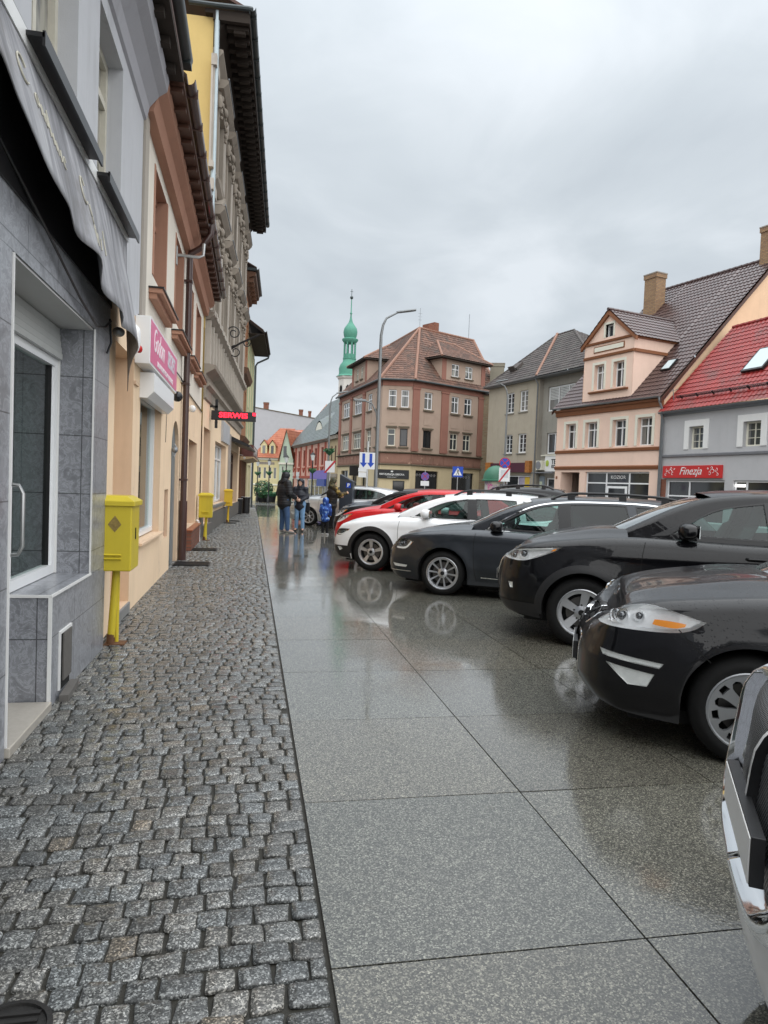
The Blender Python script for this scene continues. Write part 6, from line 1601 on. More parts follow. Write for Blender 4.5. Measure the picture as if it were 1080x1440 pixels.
    wins = [smooth_poly(P[k], True, .035, P.get(k + '_sharp', ())) for k in P['windows']]
    us_ = smooth_poly(P['roof'], False, .028); tg_ = np.gradient(us_, axis=0); tg_ /= np.linalg.norm(tg_, axis=1, keepdims=True); nd_ = np.stack([tg_[:, 1], -tg_[:, 0]], 1)
    exg = np.vstack([us_ + nd_ * d_ for d_ in (.007, .018, .035, .058)])
    c.patch(B, go, wins, .05, 0, 0, True, c.gh, c.ghN, extra=exg)
    for w_ in wins:
        c.wallring(B, w_, 0, -.03, 1, c.gh)
        i_ = inset_poly(w_, .016); n = len(w_); v = np.vstack([c.gh(w_[:, 0], w_[:, 1], .0015), c.gh(i_[:, 0], i_[:, 1], -.004)])
        B.add(v, [(k, (k + 1) % n, n + (k + 1) % n, n + k) for k in range(n)], np.vstack([c.ghN(w_[:, 0], w_[:, 1])] * 2), 2)
    for q in P.get('pillars', ()): c.patch(B, dens(np.array(q), .05), (), .06, .003, 2, True, c.gh, c.ghN)
    # roof skin
    sF, sE = P['sF'], P['sE']
    rr_ = np.linspace(sF, sE, 30); ed = c.gh(rr_, c.rooftop(rr_) - 1e-4, 0); ed[:, 2] -= .001
    fade = np.clip((sF + .9 - rr_) / .9, 0, 1) ** 1.5
    loftgrid(B, ed, P.get('roof_crown', .045), P.get('ws_bulge', .14) * .55 * fade - .05 * np.clip((rr_ - sE + .6) / .6, 0, 1), 24, 0, 2.3)
    mats = [pm, PG, M_trimb, M_chrome, P.get('roofm', pm)]
    body = B.build('body', mats, T)
    if P.get('wagon'): pass
    hood = H_.build('bonnet', [pm], T)
    # windscreen and rear screen
    a0 = P['roof'][0]; kk = [(s, z) for s, z in smooth_poly(P['roof'], False, .04) if s <= sF + .001]
    kk = np.array([(a0[0] - .02, a0[1] - .03)] + kk); ed = c.gh(np.maximum(kk[:, 0], a0[0]), kk[:, 1], 0); ed[:, 1] -= .012; ed[:, 0] = c.FO - kk[:, 0]
    tt = np.linspace(0, 1, len(kk)); Wn = Acc(); loftgrid(Wn, ed, .0, P.get('ws_bulge', .14) * (1 - .45 * tt), 24, 0, 2.0); ws = Wn.build('windscreen', [M_wscreen], T)
    if detail > 1:
        wp = MB(); Gw = Wn.v[0].reshape(len(kk), 25, 3)
        def onws(i, j): return V(Gw[i, j]) + V((.012, 0, .012))
        nk = len(kk)
        for j0, j1, i1 in ((19, 11, 3), (10, 3, 3)):
            wp.tube([onws(0, j0) + V((.02, 0, 0)), onws(1, j0 - 1), onws(min(2, nk - 1), (j0 + j1) // 2), onws(min(2, nk - 1), j1)], .010, 6)
            wp.tube([onws(1, j0 - 2) + V((0, 0, .015)), onws(min(2, nk - 1), j1) + V((.0, 0, .004))], .007, 5)
        wp.build('wiper', M_trimb, T)
    kr = np.array([(s, z) for s, z in smooth_poly(P['roof'], False, .04) if s >= sE - .001]); ed = c.gh(kr[:, 0], kr[:, 1], 0); ed[:, 1] -= .008; ed[:, 0] = c.FO - kr[:, 0]
    Wn = Acc(); loftgrid(Wn, ed, 0, -.06, 16, 0); Wn.build('rear_screen', [M_cglassd], T)
    for k, w_ in enumerate(wins):
        
        for sg in (1, -1):
            A2 = Acc(); c.patch(A2, w_, (), .07, -.012, 0, False, c.gh, c.ghN)
            if sg < 0:
                for q in A2.v + A2.n: q[:, 1] *= -1
            A2.build('side_window', [P.get('glass', [M_cglass] * 5)[k]], T)
    # chrome / black window trim
    for key, mi_ in (('chrome_line', 3),):
        if key in P:
            A2 = Acc(); q = smooth_poly(P[key], False, .03); c.strip(A2, q, .016, .006, 0, c.gh, c.ghN); A2.build('window_trim', [M_chrome], T)
    if 'body_trim' in P:
        A2 = Acc()
        for ln, wd in P['body_trim']: q = np.array([(float(c.us(s)) if not isinstance(s, tuple) else float(c.uy(s[1])), z) for s, z in ln]); q = smooth_poly(q, False, .03); c.strip(A2, q, wd, .006, 0)
        A2.build('chrome_trim', [M_chrome], T)
    # ---------------- lamps
    for sg in (1, -1):
        def one(acc): 
            if sg < 0:
                for v in acc.v: v[:, 1] *= -1
                for v in acc.n: v[:, 1] *= -1
                acc.f = [t[::-1] for t in acc.f]
            return acc
        A2 = Acc(); inn = inset_poly(HL, .012); c.patch(A2, inn, (), .03, -.055, 0, False)
        n = len(HL); a_, b_ = c.skin(HL[:, 0], HL[:, 1], 0), c.skin(inn[:, 0], inn[:, 1], -.055); v = np.vstack([a_, b_]); A2.add(v, [(i, (i + 1) % n, n + (i + 1) % n, n + i) for i in range(n)], v.mean(0) - v, 0, False)
        hl = one(A2).build('headlight', [P.get('bowl', M_bowl)], T)
        A2 = Acc(); c.patch(A2, HL, (), .03, .0015, 0, False); one(A2).build('lens', [M_lens], hl)
        m = MB()
        for (pp, r_) in P.get('projector', ()):
            U = float(c.uy(pp[0][1])) if isinstance(pp[0], tuple) else float(c.us(pp[0])); q = c.skin(np.array([U]), np.array([pp[1]]), -.055)[0]; q2 = c.skin(np.array([U]), np.array([pp[1]]), -.02)[0]
            m.ball((q[0], sg * q[1], q[2]), r_ * .62, 8, 1); m.tube([(q[0], sg * q[1], q[2]), ((q[0] + q2[0]) / 2, sg * (q[1] + q2[1]) / 2, (q[2] + q2[2]) / 2)], r_, 14, 0, False)
        if m.v: m.build('projector', [M_chrome, M_bowld], hl)
        if 'amber' in P:
            q = fpoly('amber'); A2 = Acc(); c.patch(A2, q, (), .03, -.018, 0, False); one(A2).build('indicator', [M_amber], hl)
        if 'hl_bar' in P:
            A2 = Acc()
            for ln, wd in P['hl_bar']: q = smooth_poly([(float(c.us(s)), z) for s, z in ln], False, .02); c.strip(A2, q, wd, -.012, 0)
            for q_ in (A2.v, A2.n): pass
            # strip() adds both sides; keep the one that belongs to this lamp
            keep = 0 if sg > 0 else 1; A3 = Acc()
            nb = 0
            vv = A2.v[keep::2]; nn_ = A2.n[keep::2]
            for v, n_ in zip(vv, nn_): k_ = len(v) // 2; A3.add(v, [(i, i + 1, k_ + i + 1, k_ + i) for i in range(k_ - 1)], n_, 0, False)
            A3.build('light_bar', [M_lampw], hl)
        for g_ in FG:
            A2 = Acc(); inn = inset_poly(g_, .004); c.patch(A2, inn, (), .03, -.01, 0, False); n = len(g_); a_, b_ = c.skin(g_[:, 0], g_[:, 1], 0), c.skin(inn[:, 0], inn[:, 1], -.01); v = np.vstack([a_, b_]); A2.add(v, [(i, (i + 1) % n, n + (i + 1) % n, n + i) for i in range(n)], v.mean(0) - v, 0, False)
            o = one(A2).build('fog_light', [P.get('fogm', M_lampw)], T); A2 = Acc(); c.patch(A2, g_, (), .03, .001, 0, False); one(A2).build('lens', [M_lens], o)
        A2 = Acc(); q = dens([(c.us(L - .42), .78), (c.us(L - .1), .76), (c.us(L - .1), 1.0), (c.us(L - .36), 1.0)], .04); q[:, 1] = np.minimum(q[:, 1], P['top'][-1][1] - .1); c.patch(A2, q, (), .05, .006, 0, False); one(A2).build('tail_light', [M_redlamp], T)
    # ---------------- grilles
    for gi, g_ in enumerate(cen_gr + side_gr):
        A2 = Acc(); st_ = P.get('grille_style', {}).get(gi, ('slats', 4)); rec = -.028
        gg = g_.copy(); gg[:, 0] = np.maximum(gg[:, 0], c.U0); c.patch(A2, gg, (), .04, rec, 0)
        g2 = gg.copy(); g2[:, 0] = np.maximum(g2[:, 0], c.U0 + .012); c.wallring(A2, g2, 0, rec, 0 if st_[0] != 'mesh' else 1)
        if st_[0] == 'slats':
            z0, z1 = gg[:, 1].min(), gg[:, 1].max()
            for k in range(st_[1]):
                z = z0 + (z1 - z0) * (k + .5) / st_[1]; uu = np.arange(gg[:, 0].min(), gg[:, 0].max(), .03); ok = inside(gg, np.stack([uu, np.full_like(uu, z)], 1)); uu = uu[ok]
                if len(uu) > 2: c.strip(A2, np.stack([uu, np.full_like(uu, z)], 1), (z1 - z0) / st_[1] * .32, -.008, 1)
        o = A2.build('grille', [M_mesh if st_[0] == 'mesh' else M_gap, st_[2] if len(st_) > 2 else M_trimb], T)
        if st_[0] == 'mesh':
            me = o.data; uvl = me.uv_layers.new(name='UVMap')
            for lp in me.loops: co = me.vertices[lp.vertex_index].co; uvl.data[lp.index].uv = (co.y * 2.2, co.z * 2.2)
        fr_ = P.get('grille_frame', {}).get(gi)
        if fr_:
            A2 = Acc(); n = len(gg); rows = []
            NR = 7
            for k in range(NR):
                t = k / (NR - 1); w_ = -fr_ + fr_ * 1.45 * t; q = inset_poly(gg, w_); q[:, 0] = np.maximum(q[:, 0], c.U0)
                rows.append(c.skin(q[:, 0], q[:, 1], .001 + min(.026, fr_ * .5) * sin(pi * min(1, t * 1.05)) ** .7 - (.03 * t if t > .8 else 0)))
            v = np.array(rows); du = np.gradient(v, axis=0); dv = np.roll(v, -1, 1) - np.roll(v, 1, 1); NN = np.cross(du, dv); ref = c.skinN(gg[:, 0], gg[:, 1])
            NN *= np.sign((NN * ref[None]).sum(2) + 1e-9)[:, :, None]; v = v.reshape(-1, 3); NN = NN.reshape(-1, 3)
            f = [(k * n + i, k * n + (i + 1) % n, (k + 1) * n + (i + 1) % n, (k + 1) * n + i) for k in range(NR - 1) for i in range(n) if not (gg[i, 0] <= c.U0 + 1e-4 and gg[(i + 1) % n, 0] <= c.U0 + 1e-4)]
            A2.add(v, f, NN, 0); A2.build('grille_frame', [M_chrome], T)
    # plate
    m = MB(); zp = P.get('plate_z', .45); xp = float(c.skin(np.array([c.U0]), np.array([zp]), 0)[0][0]); d = P.get('plate_d', .008)
    m.box(xp - .02, xp + d, -.265, .265, zp - .062, zp + .062, 1); m.box(xp + d + .0005, xp + d + .004, -.26, .26, zp - .057, zp + .057, 0); m.build('number_plate', [M_plate, M_trimb], T, bevel=.004)
    # mirrors
    ms, mz = P['mirror']; mm_ = P.get('mirrorm', pm)
    for sg in (1, -1):
        yb = float(c.gh(np.array([ms - .02]), np.array([mz]), 0)[0][1])
        m = MB(); cx, cy = c.FO - ms - .02, yb + .16
        rings = []
        for t, sc in ((-.095, .35), (-.085, .72), (-.055, .95), (-.01, 1.04), (.03, 1.0), (.06, .82), (.078, .5), (.085, .2)):
            rings.append([(cx + t, sg * (cy + .125 * sc * (abs(cos(a)) ** .75) * (1 if cos(a) >= 0 else -1)), mz + .015 + .078 * sc * (abs(sin(a)) ** .75) * (1 if sin(a) >= 0 else -1)) for a in [2 * pi * q / 20 for q in range(20)]])
        m.rings(rings, 0); mo = m.build('mirror', mm_, T, sharp=60)
        m = MB(); m.tube([(cx + .01, sg * (yb - .04), mz - .05), (cx + .01, sg * (yb + .04), mz - .055), (cx, sg * (yb + .10), mz - .04)], [.035, .03, .035], 8); m.build('arm', M_trimb, mo)
        m = MB(); m.box(cx - .0975, cx - .094, sg * (cy) - .10, sg * (cy) + .10, mz - .045, mz + .075); m.build('mirror_glass', M_chrome, mo)
    # handles
    for (hs_, hz_) in P.get('handles', ()):
        for sg in (1, -1):
            q = [c.skin(np.array([c.us(hs_ + k_)]), np.array([hz_]), o_)[0] for k_, o_ in ((-.11, .004), (-.08, .03), (0, .036), (.08, .03), (.11, .004))]
            m = MB(); m.tube([(p_[0], sg * p_[1], p_[2]) for p_ in q], .013, 7); m.build('door_handle', P.get('handlem', pm), T)
    if P.get('rails'):
        a, b = P['rails']
        for sg in (1, -1):
            s_ = np.linspace(a, b, 14); e_ = c.gh(s_, c.rooftop(s_) - 1e-4, 0); t_ = np.linspace(0, 1, 14); up = .075 * np.clip(np.minimum(t_, 1 - t_) * 9, 0, 1)
            m = MB(); m.tube([(x, sg * (y - .06), z + .012 + u_) for (x, y, z), u_ in zip(e_, up)], .018, 8)
            for k in (2, 7, 11): x, y, z = e_[k]; m.box(x - .05, x + .05, sg * (y - .06) - .015, sg * (y - .06) + .015, z - .02, z + up[k])
            m.build('roof_rail', P.get('railm', M_trimb), T)
    # underside, cabin
    m = MB(); ys = W / 2 - .2
    m.box(FO - L + .35, FO - .35, -ys, ys, P['bottom'][2][1] - .02, P['bottom'][2][1] + .06)
    m.box(FO - c.ax[1] + c.Ra + .02, FO - c.ax[0] - c.Ra - .02, -W / 2 + .1, W / 2 - .1, P['bottom'][2][1] - .03, P['bottom'][2][1] + .12); m.build('underside', PG, T)
    zt0 = float(c.top(2.0)); sA = P['roof'][0][0]; m = MB()
    m.box(FO - sE - .35, FO - sA - .25, -W / 2 + .14, W / 2 - .14, zt0 - .30, zt0 - .26)
    m.prism([(sA + .05, zt0 - .22), (sA + .1, zt0 - .06), (sA + .45, zt0 + .01), (sA + .62, zt0 - .03), (sA + .66, zt0 - .26)], W - .34, 0, lambda u, v, w: (FO - u, -W / 2 + .17 + w, v)); m.build('dashboard', M_dash, T)
    for yy in (.36, -.36):
        m = MB(); s0 = sA + 1.12
        m.rings([[(FO - s0 - ds + (.0 if k < 2 else .0), yy + sy * wd, zz) for sy, k in ((-1, 0), (1, 1))] + [(FO - s0 - ds - .13, yy + sy * wd, zz) for sy in (1, -1)] for ds, wd, zz in ((0, .24, zt0 - .28), (.06, .25, zt0), (.13, .22, zt0 + .14), (.17, .10, zt0 + .17), (.18, .11, zt0 + .20), (.22, .12, zt0 + .34), (.24, .09, zt0 + .37))], 0, True, True, False)
        m.build('seat', M_seat, T, bevel=.02)
    m = MB(); s0 = sA + 2.05; m.box(FO - s0 - .35, FO - s0 - .15, -.6, .6, zt0 - .28, zt0 + .12); [m.box(FO - s0 - .35, FO - s0 - .24, yy - .11, yy + .11, zt0 + .125, zt0 + .26) for yy in (-.4, .4)]; m.build('seat', M_seat, T, bevel=.03)
    m = MB(); m.M = Matrix.Translation((FO - sA - .72, .36, zt0 - .02)) @ Matrix.Rotation(R(62), 4, 'Y'); m.tube([(.18 * cos(2 * pi * k / 20), .18 * sin(2 * pi * k / 20), 0) for k in range(21)], .015, 7); m.tube([(-.17, 0, 0), (.17, 0, 0)], .014, 6); m.build('steering_wheel', M_dash, T)
    for a, fr_ in ((c.ax[0], 1), (c.ax[1], 0)):
        for sg in (1, -1):
            make_wheel(T, FO - a, sg * (W / 2 - .125), c.R, P['rim'], P['rimr'], sg)
    return T

def scaled(Pb, **k): q = dict(Pb); q.update(k); return q
TH = R(152)
def place(contact, W, ang=TH):
    lf = V((cos(ang + pi / 2), sin(ang + pi / 2), 0)); return V((contact[0], contact[1], 0)) - lf * (W / 2 - .06)

SED = dict(L=4.82, W=1.86, FO=1.0, WB=2.85, R=.325, rim='cap', rimr=.235,
    top=[(0, .74), (.12, .82), (.35, .905), (.7, .955), (1.2, 1.0), (1.6, 1.005), (2.5, .985), (3.6, 1.02), (4.3, 1.03), (4.78, 1.0)],
    nose=[(.15, .16), (.25, .06), (.36, .0), (.5, .0), (.62, .03), (.75, .06), (.9, .14), (1.1, .25)],
    side=[(.15, .09), (.25, .045), (.45, .008), (.62, 0), (.80, .012), (.92, .035), (1.05, .07)],
    bottom=[(0, .25), (.35, .20), (1.4, .18), (3.3, .18), (4.4, .25), (4.78, .34)],
    cowl=1.36, sF=2.15, sE=4.05, sB=2.6, sR=4.25, tum=.34, hood_crown=.075, hood_line=.016,
    roof=[(1.16, .985), (1.45, 1.135), (1.80, 1.30), (2.15, 1.405), (2.6, 1.445), (3.2, 1.445), (3.75, 1.385), (4.05, 1.31), (4.45, 1.05)],
    windows=('w_front', 'w_rear'),
    w_front=[(1.66, 1.055), (1.95, 1.225), (2.2, 1.335), (2.56, 1.375), (2.60, 1.03), (2.1, 1.035)], w_front_sharp=(0, 3, 4),
    w_rear=[(2.72, 1.03), (2.70, 1.378), (3.2, 1.37), (3.6, 1.30), (3.82, 1.20), (3.5, 1.06)], w_rear_sharp=(0, 1),
    pillars=([(2.565, 1.04), (2.735, 1.035), (2.715, 1.375), (2.555, 1.373)],),
    shut=([(.60, .77), (.70, .67), (.78, .60)], [(1.42, .96), (1.38, .8), (1.40, .45), (1.45, .24)], [(2.66, .98), (2.66, .3), (2.62, .24)], [(3.86, 1.0), (3.7, .8), (3.48, .6)]),
    crease=[(.86, .05, .010, .9, 4.4), (.42, .06, .008, 1.3, 3.6)],
    headlight=[((0, .62), .735), ((0, .70), .80), (.25, .862), (.45, .895), (.75, .825), (.62, .755), (.30, .735)], hl_sharp=(0, 4),
    amber=[(.45, .782), (.46, .812), (.64, .802), (.59, .772)], projector=((((0, .80), .785), .045), ((.24, .80), .05), ((.36, .815), .035)),
    fogs=('fog_a', 'fog_b'), fog_a=[(.155, .585), (.53, .555), (.505, .522), (.18, .548)], fog_b=[(.20, .51), (.48, .482), (.44, .40), (.33, .395)], fog_sharp=(0, 1, 2, 3),
    grilles=('g_low', 'g_up'), g_low=[((0, 0), .60), ((0, .40), .60), ((0, .47), .55), ((0, .46), .38), ((0, .38), .29), ((0, 0), .29)], g_low_sharp=(0, 5),
    g_up=[((0, 0), .735), ((0, .34), .73), ((0, .40), .71), ((0, .36), .672), ((0, 0), .665)], g_up_sharp=(0, 4), grille_frame={0: .009, 1: .009}, grille_style={0: ('slats', 6, M_bowld), 1: ('slats', 2, M_chrome)},
    mirror=(1.78, 1.04), handles=((2.42, .87), (3.45, .89)), plate_z=.45)
WAG = scaled(SED, L=4.77, W=1.82, FO=.94, WB=2.71, R=.322, rim='ten', rimr=.24, blunt=.9,
    top=[(0, .72), (.12, .80), (.35, .865), (.7, .92), (1.2, .965), (1.6, .975), (2.5, .965), (3.6, .985), (4.3, 1.0), (4.77, .98)],
    cowl=1.32, sF=2.15, sE=4.25, sR=4.5,
    roof=[(1.14, .95), (1.45, 1.11), (1.80, 1.285), (2.15, 1.40), (2.6, 1.455), (3.3, 1.47), (3.95, 1.44), (4.25, 1.39), (4.66, 1.02)],
    windows=('w_front', 'w_rear', 'w_q'), glass=[M_cglass, M_cglassd, M_cglassd],
    w_front=[(1.60, 1.01), (1.90, 1.19), (2.2, 1.325), (2.52, 1.385), (2.56, .985), (2.05, .985)], w_front_sharp=(0, 3, 4),
    w_rear=[(2.68, .985), (2.66, 1.395), (3.1, 1.41), (3.42, 1.405), (3.52, 1.01)], w_rear_sharp=(0, 1, 3, 4),
    w_q=[(3.62, 1.02), (3.53, 1.40), (3.95, 1.365), (4.22, 1.25), (4.3, 1.13), (4.0, 1.05)], w_q_sharp=(0, 1),
    pillars=([(2.535, .995), (2.69, .99), (2.67, 1.395), (2.515, 1.385)],),
    chrome_line=[(4.2, 1.06), (3.6, .975), (2.6, .955), (1.62, .972), (1.54, .99), (1.86, 1.195), (2.18, 1.345), (2.55, 1.412), (3.1, 1.435), (3.7, 1.425), (4.1, 1.36)],
    shut=([(.56, .66), (.60, .62)], [(1.40, .93), (1.38, .75), (1.40, .42), (1.44, .24)], [(2.62, .95), (2.62, .3), (2.58, .24)], [(3.72, .96), (3.6, .8), (3.38, .6)]),
    headlight=[((0, .66), .665), ((0, .66), .70), ((0, .86), .775), (.34, .805), (.49, .755), (.38, .635), ((0, .86), .635)], hl_sharp=(1, 3, 4, 5, 0), bowl=M_bowld,
    projector=((((0, .80), .70), .045), ((.26, .715), .05)), hl_bar=[([(.20, .655), (.36, .66), (.45, .75)], .025)],
    fogs=('fog_a',), fog_a=[(.15, .42), (.40, .405), (.38, .372), (.19, .375)],
    grilles=('g_low', 'g_up'), g_low=[((0, 0), .42), ((0, .58), .42), ((0, .52), .28), ((0, 0), .28)], g_low_sharp=(0, 1, 2, 3), g_up=[((0, 0), .70), ((0, .60), .70), ((0, .58), .60), ((0, 0), .58)], g_up_sharp=(0, 1, 2, 3), grille_frame={1: .014}, grille_style={0: ('slats', 3), 1: ('slats', 3, M_chrome)},
    body_trim=[([((0, .3), .315), ((0, .6), .315), ((0, .85), .315), (.46, .315)], .014), ([(1.5, .30), (2.5, .285), (3.4, .29)], .014)],
    mirror=(1.66, 1.02), handles=((2.38, .84), (3.35, .86)), rails=(2.4, 4.2), amber=[(.42, .70), (.43, .73), (.46, .74), (.45, .70)], plate_z=.50)
SUV = scaled(SED, L=4.54, W=1.84, FO=.93, WB=2.70, R=.352, Ra=.40, rim='five', rimr=.245, flare=.026,
    top=[(0, .88), (.10, .955), (.35, 1.02), (.7, 1.075), (1.2, 1.13), (1.6, 1.14), (2.5, 1.125), (3.5, 1.16), (4.1, 1.17), (4.54, 1.12)],
    nose=[(.2, .17), (.32, .06), (.45, .0), (.62, .0), (.78, .02), (.92, .05), (1.05, .13), (1.3, .25)],
    side=[(.2, .10), (.32, .05), (.5, .012), (.74, 0), (.92, .014), (1.05, .04), (1.2, .08)],
    bottom=[(0, .32), (.35, .25), (1.4, .235), (3.3, .235), (4.2, .3), (4.54, .40)],
    cowl=1.34, sF=2.12, sE=3.95, sB=2.6, sR=4.25, hood_crown=.085, hood_line=.02,
    roof=[(1.16, 1.115), (1.45, 1.275), (1.80, 1.455), (2.12, 1.565), (2.6, 1.615), (3.2, 1.60), (3.7, 1.53), (3.98, 1.46), (4.38, 1.18)],
    w_front=[(1.70, 1.185), (1.95, 1.335), (2.2, 1.46), (2.58, 1.53), (2.64, 1.16), (2.1, 1.165)], w_rear=[(2.75, 1.16), (2.70, 1.53), (3.2, 1.51), (3.6, 1.43), (3.74, 1.25), (3.5, 1.19)],
    pillars=([(2.61, 1.17), (2.765, 1.165), (2.715, 1.53), (2.57, 1.53)], [(1.56, 1.15), (1.72, 1.17), (1.98, 1.33), (1.92, 1.335)]),
    shut=([(.50, .88), (.56, .82)], [(1.50, 1.10), (1.47, .9), (1.47, .6), (1.5, .30)], [(2.70, 1.12), (2.70, .4), (2.66, .30)], [(3.74, 1.15), (3.6, .95), (3.42, .75)]),
    crease=[(.97, .06, .016, .9, 4.2), (.55, .08, .010, 1.3, 3.4)],
    headlight=[((0, .60), .855), ((0, .66), .90), (.22, .945), (.72, 1.005), (.62, .945), (.42, .865), ((0, .88), .835)], hl_sharp=(0, 3), bowl=M_bowl, projector=((((0, .80), .875), .05), ((.30, .905), .058)), hl_bar=[([(.14, .93), (.4, .965), (.62, .985)], .018)],
    fogs=('fog_a',), fog_a=[((0, .80), .60), ((0, .82), .54), (.22, .54), (.22, .60)],
    grilles=('g_low', 'g_up'), g_low=[((0, 0), .52), ((0, .6), .52), ((0, .52), .38), ((0, 0), .38)], g_low_sharp=(0, 1, 2, 3), g_up=[((0, 0), .90), ((0, .50), .90), ((0, .56), .84), ((0, .40), .66), ((0, 0), .62)], g_up_sharp=(0, 1, 2, 4), grille_frame={1: .018}, grille_style={0: ('slats', 3), 1: ('slats', 5)},
    mirror=(1.86, 1.21), handles=((2.50, 1.0), (3.42, 1.02)), clad=.075, sill_clad=.36, nose_clad=.40, amber=[(.60, .95), (.62, .97), (.66, .985), (.64, .96)], plate_z=.62)
ALL = scaled(WAG, L=4.72, W=1.84, FO=.88, WB=2.81, R=.345, Ra=.385, rim='twin', rimr=.24,
    top=[(0, .70), (.12, .79), (.35, .865), (.7, .93), (1.2, .985), (1.6, 1.0), (2.5, .985), (3.6, 1.01), (4.3, 1.03), (4.72, 1.0)],
    roof=[(1.16, .975), (1.45, 1.125), (1.80, 1.285), (2.15, 1.39), (2.6, 1.44), (3.3, 1.445), (3.95, 1.40), (4.22, 1.35), (4.62, 1.05)],
    w_front=[(1.62, 1.03), (1.90, 1.185), (2.2, 1.305), (2.58, 1.375), (2.64, 1.01), (2.05, 1.01)], w_rear=[(2.76, 1.01), (2.71, 1.38), (3.1, 1.385), (3.42, 1.375), (3.52, 1.03)], w_q=[(3.62, 1.04), (3.53, 1.37), (3.95, 1.325), (4.18, 1.23), (4.26, 1.14), (4.0, 1.07)],
    pillars=([(2.60, 1.02), (2.775, 1.015), (2.72, 1.375), (2.57, 1.37)],), glass=[M_cglass] * 3, chrome_line=[(4.2, 1.08), (3.6, 1.0), (2.6, .985), (1.62, .995), (1.56, 1.01)],
    headlight=[((0, .70), .625), ((0, .72), .665), (.22, .735), (.46, .745), (.40, .69), (.26, .62)], hl_sharp=(0, 3), clad=.075, sill_clad=.33, nose_clad=.43, fogs=('fog_a',), fog_a=[((0, .84), .40), ((0, .87), .35), (.24, .33), (.31, .37), (.26, .41)], projector=((((0, .86), .665), .045), ((.26, .69), .04)), hl_bar=[([(.16, .64), (.28, .64), (.40, .70)], .018)],
    grilles=('g_up',), g_up=[((0, 0), .68), ((0, .40), .68), ((0, .44), .62), ((0, .36), .36), ((0, 0), .34)], g_up_sharp=(0, 1, 4), grille_frame={0: .02}, grille_style={0: ('slats', 6)}, amber=[(.40, .70), (.41, .72), (.44, .73), (.43, .71)], body_trim=[([(1.5, .36), (2.5, .345), (3.4, .35)], .014)], mirror=(1.84, 1.07), rails=(2.3, 4.1), plate_z=.56)
HAT = scaled(SED, L=4.32, W=1.77, FO=.90, WB=2.60, R=.318, rim='seven', rimr=.225,
    top=[(0, .72), (.12, .80), (.35, .90), (.7, .975), (1.15, 1.035), (1.6, 1.05), (2.5, 1.035), (3.4, 1.06), (3.95, 1.06), (4.32, 1.0)],
    cowl=1.18, sF=2.0, sE=3.75, sB=2.4, sR=4.05,
    roof=[(.98, 1.01), (1.28, 1.17), (1.65, 1.335), (2.0, 1.435), (2.4, 1.47), (3.0, 1.465), (3.5, 1.42), (3.78, 1.36), (4.2, 1.08)],
    w_front=[(1.42, 1.085), (1.72, 1.245), (2.02, 1.355), (2.36, 1.40), (2.42, 1.06), (1.9, 1.06)], w_rear=[(2.53, 1.06), (2.49, 1.402), (3.0, 1.395), (3.4, 1.33), (3.58, 1.2), (3.3, 1.08)],
    pillars=([(2.39, 1.07), (2.545, 1.065), (2.50, 1.40), (2.355, 1.398)], [(1.30, 1.04), (1.45, 1.06), (1.76, 1.23), (1.70, 1.25)]),
    shut=([(1.28, 1.0), (1.24, .8), (1.28, .3)], [(2.48, 1.03), (2.48, .3)], [(3.55, 1.05), (3.4, .8), (3.2, .6)]),
    headlight=[((0, .56), .68), ((0, .60), .74), (.20, .83), (.60, .905), (.48, .82), (.26, .70)], hl_sharp=(0, 3), fogs=(), amber=[(.46, .83), (.48, .86), (.55, .88), (.52, .84)], mirror=(1.62, 1.08), handles=((2.3, .92), (3.2, .95)))
BIG = scaled(SUV, L=4.7, W=1.9, FO=.92, WB=2.8,
    top=[(0, 1.0), (.10, 1.06), (.35, 1.10), (.7, 1.13), (1.2, 1.17), (1.6, 1.17), (2.5, 1.15), (3.5, 1.17), (4.2, 1.18), (4.7, 1.14)],
    nose=[(.2, .16), (.32, .05), (.45, .0), (.62, .0), (.80, .015), (.98, .04), (1.1, .10), (1.3, .2)], side=SUV['side'],
    headlight=[((0, .66), .86), ((0, .66), .93), (.25, .98), (.62, 1.0), (.55, .93), (.30, .86)], hl_sharp=(0, 3), bowl=M_bowl,
    grilles=('g_up',), g_up=[((0, 0), 1.0), ((0, .50), 1.0), ((0, .58), .92), ((0, .50), .70), ((0, .34), .58), ((0, 0), .56)], g_up_sharp=(0, 5), g_low=[((0, 0), .42), ((0, .62), .42), ((0, .55), .33), ((0, 0), .33)], g_low_sharp=(0, 1, 2, 3), grille_frame={0: .055}, grille_style={0: ('mesh',)},
    roof=[(a, b + .02) for a, b in SUV['roof']], mirror=(1.86, 1.24), clad=None, plate_z=.68, plate_d=.012, rim='twin')
G1 = None
blk = paint('black car paint', (.006, .006, .0075)); blk2 = paint('deep black car paint', (.004, .004, .005))
dkb = paint('dark grey blue car paint', (.020, .024, .030), .5); wht = paint('white car paint', (.74, .75, .76)); redp = paint('red car paint', (.50, .012, .016)); slv = paint('silver car paint', (.74, .74, .73), .1, rough=.35)
make_car('parked_car', 'black family car with amber indicator in its headlight and silver hub caps', scaled(SED, paint=blk), place((2.88, 3.45), 1.86), TH)
make_car('parked_car', 'black tall crossover with five spoke alloy wheels beside the dark wagon', scaled(SUV, paint=blk2, mirrorm=blk2), place((3.307, 6.344), 1.84), TH)
make_car('parked_car', 'dark blue grey estate car with chrome window line and ten spoke wheels', scaled(WAG, paint=dkb, mirrorm=blk2, railm=M_trimb), place((2.751, 9.505), 1.82), TH)
make_car('parked_car', 'white estate car with black plastic arches and twin spoke wheels', scaled(ALL, paint=wht), place((2.16, 12.17), 1.84), TH)
make_car('parked_car', 'bright red hatchback showing its nose behind the white estate car', scaled(HAT, paint=redp), place((2.52, 15.05), 1.77), TH, detail=1)
